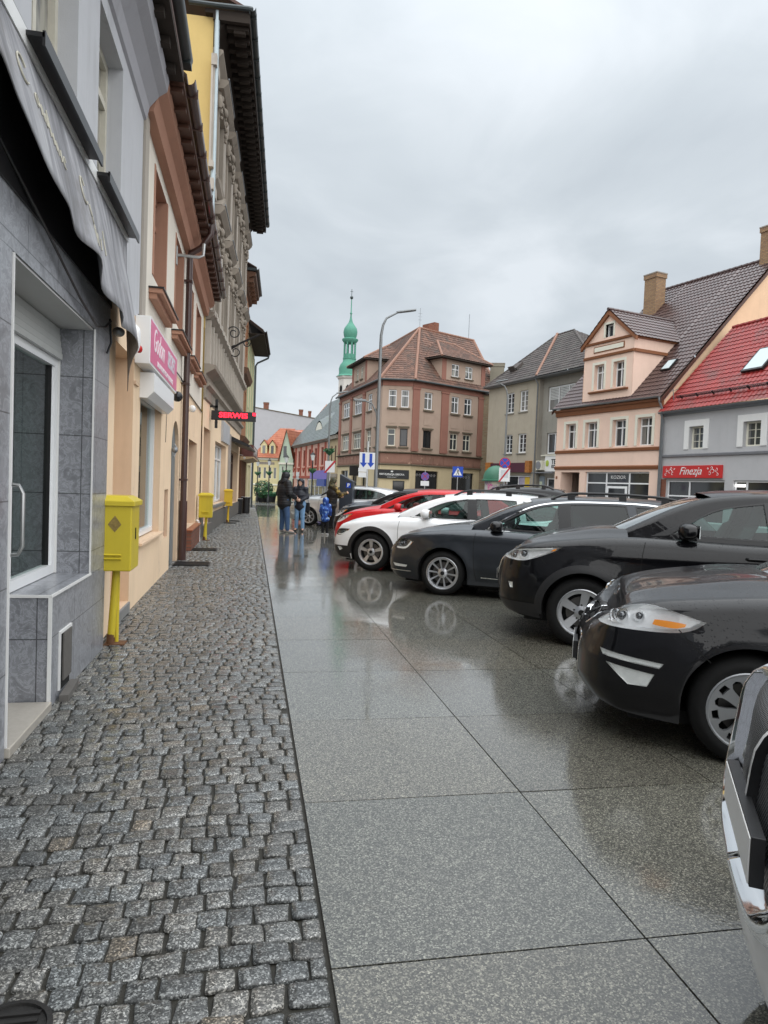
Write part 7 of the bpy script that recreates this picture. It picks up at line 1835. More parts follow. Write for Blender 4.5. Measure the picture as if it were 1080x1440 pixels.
make_car('parked_car', 'black hatchback parked next to the red one', scaled(HAT, paint=blk, roofm=blk), place((2.80, 17.8), 1.77), TH, detail=1)
make_car('parked_car', 'dark grey saloon behind the two sign poles', scaled(SED, paint=dkb, rim='seven'), place((3.4, 20.7), 1.86), TH, detail=1)
make_car('parked_car', 'dark tall car whose roof shows over the estate car, parked facing away', scaled(SUV, paint=blk2, rails=(2.3, 3.9), railm=M_trimb, headlight=SUV['headlight']), (8.6, 15.2, 0), R(-28), detail=1)
make_car('parked_car', 'silver saloon behind the woman and the boy', scaled(SED, paint=paint('pale silver paint', (.58, .59, .60), .6, rough=.3), rim='seven'), place((2.05, 24.75), 1.86), TH, detail=1)
make_car('parked_car', 'black car with a dark roof beyond the silver saloon', scaled(HAT, paint=blk), place((2.5, 28.2), 1.77), TH, detail=1)
th2 = R(148); lf2 = V((cos(th2 + pi / 2), sin(th2 + pi / 2), 0)); hd2 = V((cos(th2), sin(th2), 0))
make_car('parked_car', 'silver off-road car with chrome framed mesh grille, cut off by the right edge', scaled(BIG, paint=slv), V((1.33, 1.66, 0)) - hd2 * .96, th2)
# ================================================================== PEOPLE
def sdf_mesh(prims, h=.01, k=.03, cut=()):
    """one continuous surface round tapered capsules (a, b, ra, rb), blended smoothly; cut = capsules taken away"""
    P = [(np.array(a, float), np.array(b, float), ra, rb) for a, b, ra, rb in prims]
    lo = np.min([np.minimum(a, b) - max(ra, rb) for a, b, ra, rb in P], 0) - 4 * h; hi = np.max([np.maximum(a, b) + max(ra, rb) for a, b, ra, rb in P], 0) + 4 * h
    n = np.ceil((hi - lo) / h).astype(int) + 1; D = np.full(n, .2, 'f4'); ax = [lo[i] + h * np.arange(n[i]) for i in range(3)]
    def dist(a, b, ra, rb, sl):
        X, Y, Z = np.meshgrid(ax[0][sl[0]], ax[1][sl[1]], ax[2][sl[2]], indexing='ij'); ba = b - a; L = ba @ ba + 1e-12
        t = np.clip(((X - a[0]) * ba[0] + (Y - a[1]) * ba[1] + (Z - a[2]) * ba[2]) / L, 0, 1)
        return np.sqrt((X - a[0] - t * ba[0])**2 + (Y - a[1] - t * ba[1])**2 + (Z - a[2] - t * ba[2])**2) - (ra + (rb - ra) * t)
    def win(a, b, r): 
        l = np.floor((np.minimum(a, b) - r - lo) / h).astype(int); u = np.ceil((np.maximum(a, b) + r - lo) / h).astype(int) + 1
        return tuple(slice(max(0, l[i]), min(n[i], u[i])) for i in range(3))
    for a, b, ra, rb in P:
        sl = win(a, b, max(ra, rb) + .07); d = dist(a, b, ra, rb, sl); kk = min(k, .9 * min(ra, rb)); e = D[sl]
        hh = np.clip(.5 + .5 * (e - d) / kk, 0, 1); D[sl] = e * (1 - hh) + d * hh - kk * hh * (1 - hh)
    for a, b, ra, rb in cut:
        a, b = np.array(a, float), np.array(b, float); sl = win(a, b, max(ra, rb) + .03); D[sl] = np.maximum(D[sl], -dist(a, b, ra, rb, sl))
    # surface nets
    S = D < 0; c = np.zeros(n - 1, int)
    for i in (0, 1):
        for j in (0, 1):
            for q in (0, 1): c += S[i:n[0] - 1 + i, j:n[1] - 1 + j, q:n[2] - 1 + q]
    act = (c > 0) & (c < 8); idx = -np.ones(n - 1, int); cells = np.argwhere(act); idx[act] = np.arange(len(cells))
    acc = np.zeros((len(cells), 3)); cnt = np.zeros(len(cells))
    cor = np.array([(i, j, q) for i in (0, 1) for j in (0, 1) for q in (0, 1)])
    for a in range(8):
        for b in range(a + 1, 8):
            if np.abs(cor[a] - cor[b]).sum() != 1: continue
            pa, pb = cells + cor[a], cells + cor[b]; da, db = D[tuple(pa.T)], D[tuple(pb.T)]; m_ = (da < 0) != (db < 0)
            t = np.where(m_, da / np.where(m_, da - db, 1), 0); acc += np.where(m_[:, None], pa + (pb - pa) * t[:, None], 0); cnt += m_
    vts = lo + h * acc / cnt[:, None]; faces = []
    for axn in range(3):
        u, w = [(1, 2), (2, 0), (0, 1)][axn]; d1 = np.zeros(3, int); d1[axn] = 1
        sl0 = [slice(1, n[i] - 1) for i in range(3)]; sl0[axn] = slice(0, n[axn] - 1); sl1 = list(sl0); sl1[axn] = slice(1, n[axn])
        A, Bq = S[tuple(sl0)], S[tuple(sl1)]
        for flip in (0, 1):
            e = np.argwhere((A & ~Bq) if not flip else (~A & Bq)); off = np.array([1, 1, 1]); off[axn] = 0; e = e + off
            du, dw = np.zeros(3, int), np.zeros(3, int); du[u] = 1; dw[w] = 1
            q = [idx[tuple((e - x).T)] for x in (0 * du, du, du + dw, dw)]
            f = np.stack(q, 1); f = f if not flip else f[:, ::-1]; faces += f[(f >= 0).all(1)].tolist()
    return vts.tolist(), faces

M_skin = plain('skin', (.50, .30, .22), .5, var=.06)
def quilt(name, col, sc=26):
    t = NT(name); o = t.coord(); w = t.n('ShaderNodeTexWave', wave_type='BANDS', bands_direction='Z'); w.inputs['Scale'].default_value = sc / 6.28; w.inputs['Distortion'].default_value = .8; t.l(o, w.inputs[0])
    t.pbr(t.mix(t.noise(o, 6), mul(col, .7), mul(col, 1.3)), .5, 0, .4, t.bump(w.outputs['Fac'], .4, .012)); return t.m
def cloth(name, col, var=.25, vs=14): return plain(name, col, .75, spec=.25, var=var, vs=vs, bump=.3, bs=260)
def camo(name, c1, c2, c3, sc):
    t = NT(name); o = t.coord(); a = t.ramp(t.noise(o, sc, 2, .5), [(.42, c1), (.50, c2), (.60, c3)], 'CONSTANT'); t.pbr(a, .65, 0, .3, t.bump(t.noise(o, 20), .3, .01)); return t.m
def fingers(wrist, d, up_, side, s, curl):
    """palm and five fingers: d = pointing direction, up_ = back of the hand, side = thumb side"""
    w, d, u, sd = V(wrist), V(d).normalized(), V(up_).normalized(), V(side).normalized(); o = []
    o.append((w, w + d * .05 * s, .024 * s, .030 * s))
    for k, (off, ln) in enumerate(((.027, .070), (.009, .078), (-.009, .073), (-.026, .058))):
        b = w + d * .075 * s + sd * off * s; o.append((w + d * .03 * s + sd * off * .8 * s, b, .014 * s, .0115 * s)); q = b; a = 0
        for seg, r in ((.45, .0105), (.32, .0095), (.23, .0085)):
            a += curl * (1 + .1 * k); dd = d * cos(a) - u * sin(a); e = q + dd * ln * seg * s; o.append((q, e, r * s, (r - .001) * s)); q = e
    b = w + d * .02 * s + sd * .028 * s; e = b + (d * .6 + sd * .75 - u * .2).normalized() * .038 * s; o.append((b, e, .013 * s, .0115 * s)); o.append((e, e + (d * .9 + sd * .25 - u * .25).normalized() * .03 * s, .011 * s, .009 * s))
    return o
def person(label, loc, rz, H, J, mats, kind):
    """J: joints for a 1.8 m figure, x right, y forward, z up"""
    s = H / 1.8; T = thing('person', label, 'person', loc, rz, None)
    g = lambda k: V(J[k]) * s
    def head_prims(c, look, sc=1.0):
        f = V(look).normalized(); r = f.cross(V((0, 0, 1))).normalized(); u = r.cross(f); q = lambda a, b, d: c + (r * a + f * b + u * d) * s * sc
        return f, r, u, q, [(q(0, -.012, .035), q(0, .0, .035), .086 * s * sc, .084 * s * sc), (q(0, .02, -.03), q(0, .035, -.075), .066 * s * sc, .045 * s * sc), (q(0, .085, .005), q(0, .104, -.022), .011 * s * sc, .016 * s * sc), (q(.085, -.01, .0), q(.086, -.012, .03), .016 * s * sc, .02 * s * sc), (q(-.085, -.01, .0), q(-.086, -.012, .03), .016 * s * sc, .02 * s * sc), (q(-.02, .09, -.055), q(.02, .09, -.055), .010 * s * sc, .010 * s * sc)]
    hs = J.get('headscale', 1.0); f, r, u, q, hp = head_prims(g('head'), J['look'], hs)
    b = list(hp); nk = (g('sh_r') + g('sh_l')) / 2; hp_ = (g('hip_r') + g('hip_l')) / 2
    b += [(nk, g('head') - u * .05 * s, .058 * s, .052 * s), (hp_, nk - V((0, 0, .16)) * s, .125 * s, .135 * s), (nk - V((0, 0, .16)) * s, nk - V((0, 0, .04)) * s, .13 * s, .085 * s), (g('sh_r'), g('sh_l'), .065 * s, .065 * s)]
    tr, ja, sh = [], [], []
    for sd in 'rl':
        hi, kn, an, to = (g(k + '_' + sd) for k in ('hip', 'knee', 'ank', 'toe'))
        b += [(hi, kn, .085 * s, .055 * s), (kn, an, .055 * s, .036 * s), (an, to, .036 * s, .03 * s)]
        fat = J.get('legfat', 1.0)
        tr += [(hi + V((0, 0, .05)) * s, hi, .112 * s * fat, .112 * s * fat), (hi, kn, .110 * s * fat, .074 * s * fat), (kn, an + V((0, 0, .02)) * s, .074 * s * fat, .060 * s * fat)]
        sh.append([(an + V((0, 0, -.02)) * s, an + (to - an) * .2 + V((0, 0, -.03)) * s, .046 * s, .045 * s), (an + V((0, 0, -.045)) * s - (to - an) * .15, to + V((0, 0, -.01)) * s, .042 * s, .038 * s)])
        S_, E_, W_ = (g(k + '_' + sd) for k in ('sh', 'el', 'wr'))
        b += [(S_, E_, .048 * s, .040 * s), (E_, W_, .040 * s, .027 * s)]; dr = (W_ - E_).normalized()
        hd = V(J.get('hand_' + sd, dr)); sdv = V(J.get('thumb_' + sd, (0, 0, 1))); sdv = (sdv - hd * sdv.dot(hd) / hd.length_squared).normalized(); up_ = hd.cross(sdv).normalized() * (1 if sd == 'r' else -1)
        b += fingers(W_, hd, -up_ if J.get('flip_' + sd) else up_, sdv, s, J.get('curl', .45))
        af = J.get('armfat', 1.0)
        ja.append([(S_, E_, .078 * s * af, .064 * s * af), (E_, W_ - dr * .015 * s, .064 * s * af, .050 * s * af)])
    vv, ff = sdf_mesh(b, .009 if H > 1.3 else .007, .025); mesh_obj('body', vv, ff, M_skin, T)
    m = MB()
    for sx in (-1, 1): p_ = q(sx * .032 * hs, .078 * hs, .022 * hs); m.ball(p_, .011 * s, 5, 0)
    m.build('eye', plain('eye', (.03, .025, .02), .2), T)
    vv, ff = sdf_mesh(tr + [(hp_ + V((-.05, 0, .03)) * s, hp_ + V((.05, 0, .03)) * s, .115 * s, .115 * s)], .012, .03); mesh_obj('trousers', vv, ff, mats['trousers'], T)
    for p_ in sh: vv, ff = sdf_mesh(p_, .008, .02); mesh_obj('shoe', vv, ff, mats['shoe'], T)
    jf = J.get('jfat', 1.0); hem = J.get('hem', .02)
    tor = [(hp_ + V((-.06, 0, hem)) * s, hp_ + V((.06, 0, hem)) * s, .128 * s * jf, .128 * s * jf), (hp_ + V((0, 0, hem)) * s, nk - V((0, 0, .2)) * s, .150 * s * jf, .165 * s * jf), (nk + V((-.09, 0, -.2)) * s, nk + V((.09, 0, -.2)) * s, .135 * s * jf, .135 * s * jf), (nk - V((0, 0, .2)) * s, nk - V((0, 0, .03)) * s, .165 * s * jf, .10 * s), (g('sh_r'), g('sh_l'), .085 * s, .085 * s), (nk, nk + V((0, 0, .05)) * s, .085 * s, .08 * s)]
    if 'sleeve' in mats:
        vv, ff = sdf_mesh(tor, .012, .04); mesh_obj('jacket', vv, ff, mats['jacket'], T)
        for a_ in ja: vv, ff = sdf_mesh(a_, .010, .03); mesh_obj('sleeve', vv, ff, mats['sleeve'], T)
    else:
        vv, ff = sdf_mesh(tor + ja[0] + ja[1], .012, .04); mesh_obj('jacket', vv, ff, mats['jacket'], T)
    hc = g('head'); k_ = hs
    hood = [(q(0, -.03 * k_, .04 * k_), q(0, -.005, .045 * k_), .120 * s * k_, .112 * s * k_), (q(0, -.05, -.02 * k_), nk + V((0, 0, .06)) * s - f * .03 * s, .105 * s * k_, .115 * s), (nk + V((-.05, 0, .06)) * s, nk + V((.05, 0, .06)) * s, .09 * s, .09 * s)]
    vv, ff = sdf_mesh(hood, .010, .03, [(q(0, .10 * k_, -.0), q(0, .20 * k_, -.0), .094 * s * k_, .10 * s * k_)]); mesh_obj('hood', vv, ff, mats.get('hood', mats['jacket']), T)
    return T
jean = cloth('blue denim', (.045, .085, .17)); jean2 = cloth('pale blue denim', (.16, .28, .44)); bjk = quilt('black quilted jacket', (.010, .011, .014)); njk = quilt('navy black jacket', (.012, .014, .022), 18)
dsh = cloth('dark shoe', (.03, .028, .028)); gsh = cloth('grey shoe', (.22, .21, .20)); wsh = cloth('white shoe', (.62, .62, .64)); dtr = cloth('black trousers', (.012, .012, .014))
base = dict(hip_r=(.09, 0, .94), hip_l=(-.09, 0, .94), knee_r=(.10, .02, .51), knee_l=(-.10, .02, .51), ank_r=(.11, 0, .10), ank_l=(-.11, 0, .10), toe_r=(.13, .16, .04), toe_l=(-.13, .16, .04),
    sh_r=(.19, 0, 1.47), sh_l=(-.19, 0, 1.47), el_r=(.25, -.03, 1.18), el_l=(-.25, -.03, 1.18), wr_r=(.26, .06, .93), wr_l=(-.26, .06, .93), head=(0, .02, 1.68), look=(0, 1, -.05))
Jm = dict(base, el_r=(.27, .02, 1.18), wr_r=(.22, .24, 1.06), knee_r=(.13, .04, .51), ank_r=(.15, .05, .10), toe_r=(.22, .21, .04), jfat=1.34, armfat=1.4, legfat=1.08, hem=-.06, hand_r=(-.1, 1, -.2), head=(0, .05, 1.66))
person('man in a black hooded puffer jacket and blue jeans seen from behind', (.98, 20.9, 0), R(-62), 1.84, Jm, dict(trousers=jean, jacket=bjk, shoe=gsh), 'm')
Jw = dict(base, el_r=(.25, .03, 1.2), wr_r=(.08, .24, 1.10), el_l=(-.25, .03, 1.2), wr_l=(-.07, .25, 1.07), hand_r=(-.9, .4, 0), hand_l=(.9, .4, .1), look=(.1, 1, -.2), jfat=1.05, hem=-.08, knee_l=(-.11, .06, .51), ank_l=(-.13, .08, .1), toe_l=(-.16, .24, .04))
pw = person('woman in a black hooded jacket and light blue jeans facing the man', (1.52, 21.75, 0), R(165), 1.64, Jw, dict(trousers=jean2, jacket=njk, shoe=dsh), 'f')
Jb = dict(base, el_r=(.24, .02, 1.2), wr_r=(.24, .1, 1.0), el_l=(-.24, .02, 1.2), wr_l=(-.24, .1, 1.0), headscale=1.35, head=(0, .03, 1.66), jfat=1.25, armfat=1.25, legfat=1.15, hem=-.12, look=(0, 1, -.1))
person('small child in a blue patterned hooded coat with white shoes', (2.2, 20.5, 0), R(-20), 1.08, Jb, dict(trousers=dtr, jacket=camo('blue patterned coat', (.02, .05, .22), (.05, .14, .45), (.30, .42, .62), 11), shoe=wsh), 'c')
Jp = dict(base, el_r=(.28, .20, 1.24), wr_r=(.20, .46, 1.30), el_l=(-.27, .15, 1.2), wr_l=(-.12, .38, 1.15), hand_r=(-.1, 1, .1), hand_l=(.3, 1, .1), jfat=1.2, armfat=1.2, hem=-.1, look=(.1, 1, -.15), head=(0, .04, 1.67))
person('person in a dark vest with golden brown sleeves pressing the parking machine', (2.72, 23.35, 0), R(-70), 1.72, Jp, dict(trousers=dtr, jacket=quilt('dark brown vest', (.016, .012, .010)), sleeve=camo('golden brown sleeve', (.05, .035, .015), (.22, .14, .035), (.45, .32, .10), 9), hood=camo('olive camouflage hood', (.03, .03, .018), (.07, .06, .03), (.13, .11, .06), 16), shoe=dsh), 'p')
S = thing('handbag', 'dark shoulder bag with pale strap hanging at the side of the woman', 'bag', (1.70, 21.78, .62), R(165))
m = MB(); m.box(-.13, .13, -.06, .06, 0, .30); m.build('bag', cloth('black bag', (.015, .015, .017)), S, bevel=.03); m = MB(); m.tube([(-.1, 0, .28), (-.03, .04, .55), (.10, .05, .78), (.12, 0, .5), (.1, 0, .28)], .012, 6); m.build('strap', cloth('grey strap', (.22, .23, .28)), S)
# ================================================================== STREET FURNITURE
M_yel = stucco('yellow enamel', (.62, .49, .035), dirt=(.22, .16, .04), amt=.3, streak=.5, bump=.05, rough=.38, spec=.5, patch=((.22, .15, .06), 7.0, .70))
M_yel2 = stucco('warm yellow enamel', (.72, .46, .03), dirt=(.3, .2, .04), amt=.15, streak=.2, bump=.05, rough=.4, spec=.5)
M_rust = plain('rusty steel', (.12, .055, .025), .8, var=.5, vs=18, bump=.3)
M_post = plain('grey lamp post', (.20, .21, .215), .42, .4, var=.12)
M_signb = plain('sign blue', (.01, .06, .42), .35, var=.04); M_signr = plain('sign red', (.42, .015, .03), .35, var=.04); M_signwh = plain('sign white face', (.72, .73, .74), .35, var=.03)
M_cast = plain('cast iron', (.022, .021, .02), .55, .3, var=.4, vs=20, bump=.4)
def gas_box(label, loc, w, d, z0, z1, mat, worn):
    S = thing('gas_cabinet', label, 'utility box', loc, 0, 'yellow gas cabinets along the wall')
    m = MB(); m.box(-w / 2, w / 2, -d / 2, d / 2, z0, z1); m.build('cabinet', mat, S, bevel=.012)
    m = MB(); e = .022
    m.rings([[(-w / 2 - e, -d / 2 - e, z1 - .03), (w / 2 + e, -d / 2 - e, z1 - .03), (w / 2 + e, d / 2 + e, z1 - .03), (-w / 2 - e, d / 2 + e, z1 - .03)], [(-w / 2 - e, -d / 2 - e, z1 + .015), (w / 2 + e, -d / 2 - e, z1 + .015), (w / 2 + e, d / 2 + e, z1 + .015), (-w / 2 - e, d / 2 + e, z1 + .015)], [(-w / 2 + .05, -d / 2 + .05, z1 + .06), (w / 2 - .05, -d / 2 + .05, z1 + .06), (w / 2 - .05, d / 2 - .05, z1 + .06), (-w / 2 + .05, d / 2 - .05, z1 + .06)]], 0, True, True, False)
    m.build('lid', mat, S, bevel=.006)
    m = MB(); zz = z0 + .10
    for k in (0, 1): m.rings([[(x, -d / 2 - .003 - o_, zz + k * .035 + q) for q, o_ in ((0, .0), (.012, .018), (.024, .002))] for x in (-w * .26, w * .26)], 0, True, True, False)
    m.build('vent_louvre', mat, S)
    m = MB(); m.box(w / 2 + .0005, w / 2 + .006, -.02, .01, z0 + (z1 - z0) * .45, z0 + (z1 - z0) * .62); m.build('keyhole_plate', M_dark, S)
    if worn:
        m = MB(); m.prism([(-.03, .42), (.03, .35), (.085, .42), (.03, .50)], .002, 0, lambda u, v, w_: (u, -d / 2 - .0005 - w_, z0 + v)); m.build('worn_sticker', plain('worn sticker', (.24, .17, .05), .7, var=.7, vs=45), S)
        m = MB(); m.box(-w / 2 + .005, -w / 2 + .035, -d / 2 - .002, -d / 2 - .0004, z0 + .02, z0 + .05); m.build('rust_hole', M_dark, S)
    m = MB(); m.tube([(-.02, -.03, 0), (.02, -.03, z0 + .01)], .034, 12); m.tube([(.02, .04, 0), (.02, .04, z0 + .01)], .02, 10, 1); m.tube([(-.02, -.03, 0), (-.018, -.03, .10)], .0365, 12, 2); m.box(-.07, .11, -.08, .08, 0, .012, 2)
    m.build('leg', [mat, mat, M_rust], S)
    return S
gas_box('large worn yellow gas cabinet on a rusty leg, nearest the camera', (-1.215, 6.62, 0), .345, .42, .70, 1.315, M_yel, True)
gas_box('lemon yellow gas cabinet beside the brick step of the brown door', (-1.12, 17.75, 0), .33, .3, .58, 1.14, M_yel, False)
gas_box('orange yellow gas cabinet standing against the sooty tenement', (-.82, 25.4, 0), .29, .3, .60, 1.15, M_yel2, False)
S = thing('gas_pipe', 'thin white pipe bent into the wall beside the lemon yellow cabinet', 'pipe', (-1.30, 17.45, 0)); m = MB(); m.tube([(.06, 0, 0), (.05, 0, .42), (.03, 0, .50), (-.02, 0, .52)], .022, 8); m.build('pipe', M_pvc, S)
for (x, y, w, d, lab) in ((-1.02, 12.75, .62, .55, 'black ribbed doormat in front of the grey arched door'), (-1.0, 15.35, .60, .50, 'black doormat before the red brick step'), (-.72, 24.9, .42, .4, 'iron scraper grate under the orange yellow cabinet'), (-.62, 26.2, .42, .35, 'iron grate just beyond the orange yellow cabinet')):
    S = thing('doormat', lab, 'doormat', (x, y, 0), 0, 'mats and grates along the wall'); m = MB(); m.box(-w / 2, w / 2, -d / 2, d / 2, .004, .018)
    m.build('mat', M_cast, S); m = MB()
    for k in range(9): m.box(-w / 2 + .02, w / 2 - .02, -d / 2 + .03 + k * (d - .06) / 9, -d / 2 + .05 + k * (d - .06) / 9, .018, .026)
    m.build('rib', M_trimb, S)
S = thing('valve_cover', 'round dark iron valve cover set in the setts', 'manhole cover', (-.62, 1.99, .0)); m = MB(); m.lathe([(.115, -.01), (.115, .010), (.10, .012), (.098, .004), (.0001, .005)], n=28); [m.box(-.07, .07, -.006 + k * .03, .006 + k * .03, .004, .011) for k in (-2, -1, 0, 1, 2)]; m.build('cover', M_cast, S)
for (x, y, hgt, lab) in ((-.62, 33.2, .72, 'black litter bin against the brick house, first of the pair'), (-.28, 34.3, .80, 'black litter bin by the shop door, second of the pair')):
    S = thing('litter_bin', lab, 'bin', (x, y, gz(y)), 0, 'litter bins'); m = MB(); m.lathe([(.17, 0), (.21, .04), (.22, hgt - .1), (.24, hgt - .08), (.24, hgt), (.19, hgt), (.18, .1)], n=18); m.build('bin', M_black, S); m = MB(); m.lathe([(.195, hgt - .12), (.225, hgt + .01), (.23, hgt + .012)], n=18); m.build('bag', M_signwh, S)

# street lamps
def lamp(label, base, H, arm, ang, r=.075, name='street_lamp'):
    S = thing(name, label, 'street lamp', base, ang, 'street lamps')
    m = MB(); m.tube([(0, 0, 0), (0, 0, 1.3)], r * 1.25, 12); m.tube([(0, 0, 1.3), (0, 0, H - 1.0), (0, 0, H - .75), (arm * .10, 0, H - .35), (arm * .30, 0, H - .08), (arm, 0, H + .18)], [r, r * .8, r * .72, r * .62, r * .55, r * .45], 12); m.build('pole', M_post, S)
    m = MB(); a = V((arm, 0, H + .18)); m.rings([[a + V((x, w_, z + x * .22)) for w_, z in ((-w, 0), (-w * .8, .05), (w * .8, .05), (w, 0), (w * .5, -.03), (-w * .5, -.03))] for x, w in ((-.05, .05), (.12, .11), (.5, .13), (.72, .06))], 0, True, True, False); m.build('lamp_head', M_post, S, bevel=.01)
    return S
lp = lamp('tall grey street lamp with curved arm rising behind the arrow sign', (4.62, 25.6, 0), 7.95, .62, R(5), .075)
m = MB(); m.tube([(0, 0, 3.75), (-.08, 0, 4.3), (-.25, 0, 4.62), (-.55, 0, 4.72)], .026, 8); m.build('side_arm', M_post, lp)
m = MB(); m.box(-.98, -.5, -.09, .09, 4.68, 4.76); m.build('lamp_head', M_post, lp, bevel=.015)
S = lamp('grey street lamp with curved arm and hanging flower basket before the pink house', (4.9, 45.0, gz(45)), 7.6, .45, R(5), .07)
m = MB(); m.box(-.35, .35, -.03, .03, 3.9, 3.94); m.build('basket_arm', M_post, S)
lamp('grey street lamp with curved arm in front of the roughcast house', (16.2, 42.5, -.2), 8.6, -.75, R(-8), .07)
M_leaf = plain('basket leaves', (.035, .12, .045), .6, var=.6, vs=20); M_bask = plain('green basket', (.02, .10, .05), .6)
def basket(m, c, r):
    rr = random.Random(int(c[2] * 100)); m.lathe([(.02, c[2] - r * .9), (r * .55, c[2] - r * .5), (r * .95, c[2])], (c[0], c[1], 0), 14, 1)
    for k in range(90):
        a, q = rr.uniform(0, 2 * pi), r * math.sqrt(rr.random()) * 1.15; p = V((c[0] + q * cos(a), c[1] + q * sin(a), c[2] + rr.uniform(-.04, .16))); n = V((rr.uniform(-1, 1), rr.uniform(-1, 1), rr.uniform(-.2, 1))).normalized(); t = n.orthogonal().normalized() * r * .28; b = n.cross(t)
        m.poly([p - t, p - b * .5, p + t, p + b * .5], 0)
m = MB(); basket(m, (.05, 0, 3.95), .34); m.build('flower_basket', [M_leaf, M_bask], S)
# lantern posts with baskets down the street
def lantern(label, x, y, H=4.3):
    S = thing('lantern_post', label, 'street lamp', (x, y, gz(y)), 0, 'old style lantern posts')
    m = MB(); m.lathe([(.16, 0), (.16, .5), (.10, .6), (.07, .8), (.05, H - .7), (.08, H - .68), (.05, H - .6), (.05, H - .45)], n=10); m.tube([(-.35, 0, H - 1.3), (.35, 0, H - 1.3)], .025, 6); m.build('pole', M_black, S)
    m = MB(); m.lathe([(.11, H - .44), (.20, H + .02)], n=6, smooth=False); m.build('lantern', plain('frosted lantern glass', (.6, .62, .62), .3), S)
    m = MB(); m.lathe([(.23, H + .021), (.10, H + .20), (.03, H + .24), (.03, H + .36), (.001, H + .4)], n=6, smooth=False); m.build('cap', M_black, S)
    m = MB(); basket(m, (0, 0, H - 1.3), .31); m.build('flower_basket', [M_leaf, M_bask], S)
lantern('black lantern post with flower basket by the corner of the yellow house', .62, 80, 4.6)
lantern('black lantern post with flower basket behind the round bush', 1.85, 77, 4.6)
lantern('black lantern post partly hidden behind the hooded man', 3.0, 62, 4.3)
lantern('lantern post with basket in front of the pink shop front', 5.0, 58, 4.4)
# round clipped bush in a planter
S = thing('planter_bush', 'round green bush in a dark tub at the end of the street', 'plant', (1.38, 80.5, gz(80.5)))
m = MB(); m.lathe([(.55, 0), (.72, .45), (.74, .5), (.6, .5)], n=16); m.build('tub', M_cast, S)
m = MB(); rr = random.Random(8)
for k in range(900):
    z_ = rr.uniform(-1, 1); a = rr.uniform(0, 2 * pi); q = math.sqrt(1 - z_ * z_); rad = 1.15 * rr.uniform(.7, 1.05) ; p = V((q * cos(a) * rad, q * sin(a) * rad, 1.4 + z_ * rad)); n = (p - V((0, 0, 1.4)) + V((rr.uniform(-.6, .6), rr.uniform(-.6, .6), rr.uniform(-.3, .6)))).normalized(); t = n.orthogonal().normalized() * .11; b = n.cross(t); m.poly([p - t, p - b, p + t, p + b])
m.build('foliage', plain('bush leaves', (.03, .085, .03), .55, var=.6, vs=5), S)
m = MB(); m.tube([(0, 0, .4), (0, 0, 1.3)], .06, 8); m.build('trunk', M_brown, S)
S = thing('flower_tub', 'dark flower tub with dark plants beside the round bush', 'plant', (2.25, 78.5, gz(78)))
m = MB(); m.lathe([(.4, 0), (.5, .8), (.52, .85), (.4, .85)], n=14); m.build('tub', M_black, S); m = MB(); basket(m, (0, 0, 1.0), .75); m.build('foliage', [M_leaf, M_bask], S)

# road signs
def sign_face(S, name, poly, mat, z, d=.012, y=0): m = MB(); m.prism(poly, d, 0, lambda u, v, w: (u, y - w, z + v)); return m.build(name, mat, S)
rect = lambda w, h: [(-w / 2, -h / 2), (w / 2, -h / 2), (w / 2, h / 2), (-w / 2, h / 2)]
circ = lambda r, n=28: [(r * cos(2 * pi * k / n), r * sin(2 * pi * k / n)) for k in range(n)]
S = thing('direction_sign', 'white sign with two blue arrows pointing down in front of the tall street lamp', 'sign', (4.05, 24.3, 0), R(-11))
m = MB(); m.tube([(0, .05, 0), (0, .05, 3.12)], .05, 10); m.build('pole', M_steel, S)
f = sign_face(S, 'panel', rect(.56, .60), M_signwh, 2.42, .012, 0)
for sx in (-1, 1): sign_face(f, 'arrow', [(sx * .13 - .05, .26), (sx * .13 + .05, .26), (sx * .13 + .05, -.07), (sx * .13 + .13, -.07), (sx * .13, -.24), (sx * .13 - .13, -.07), (sx * .13 - .05, -.07)], M_signb, 2.42, .004, -.0125)
m = MB(); m.box(-.30, -.02, -.01, .0, 1.82, 2.0); m.box(-.31, -.01, -.009, .0, 2.02, 2.16); m.build('small_plate', M_signwh, S)
S = thing('crossing_sign', 'blue square pedestrian crossing sign with white triangle beside the tenement shop', 'sign', (11.72, 38.2, .66), R(-16)); S.scale = (.74,) * 3
m = MB(); m.tube([(0, .04, -1.3), (0, .04, 2.95)], .035, 8); m.build('pole', M_steel, S)
sign_face(S, 'panel', rect(.82, .82), M_signb, 2.5, .012, 0); f = sign_face(S, 'triangle', [(-.34, -.28), (.34, -.28), (0, .32)], M_signwh, 2.5, .004, -.0125)
sign_face(f, 'walking_figure', [(-.10, -.26), (-.02, -.06), (.08, -.26), (.12, -.24), (.04, -.02), (.05, .08), (.10, .0), (.13, .02), (.06, .14), (-.01, .14), (-.09, .02), (-.06, 0), (-.02, .06), (-.03, -.04), (-.14, -.24)], M_black, 2.5, .003, -.017); sign_face(f, 'figure_head', [(x, y + .185) for x, y in circ(.035, 12)], M_black, 2.5, .003, -.017)
def nostop(S, z, r, fade=1.0):
    f = sign_face(S, 'disc', circ(r), M_signr if fade == 1 else plain('faded violet', (.20, .10, .36), .5), z, .012, 0); sign_face(f, 'field', circ(r * .84), M_signb if fade == 1 else plain('faded blue', (.12, .10, .34), .5), z, .004, -.0125)
    for a in (45, -45): c_, s_ = cos(R(a)), sin(R(a)); L_, w_ = r * .84, r * .08; sign_face(f, 'bar', [(c_ * x - s_ * y, s_ * x + c_ * y) for x, y in ((-L_, -w_), (L_, -w_), (L_, w_), (-L_, w_))], MATS.get('sign red'), z, .003 + .001 * (a > 0), -.0166)
S = thing('no_stopping_sign', 'round blue and red no stopping sign above a crossed white zone sign', 'sign', (14.2, 37.2, .33), R(-19)); S.scale = (.86,) * 3
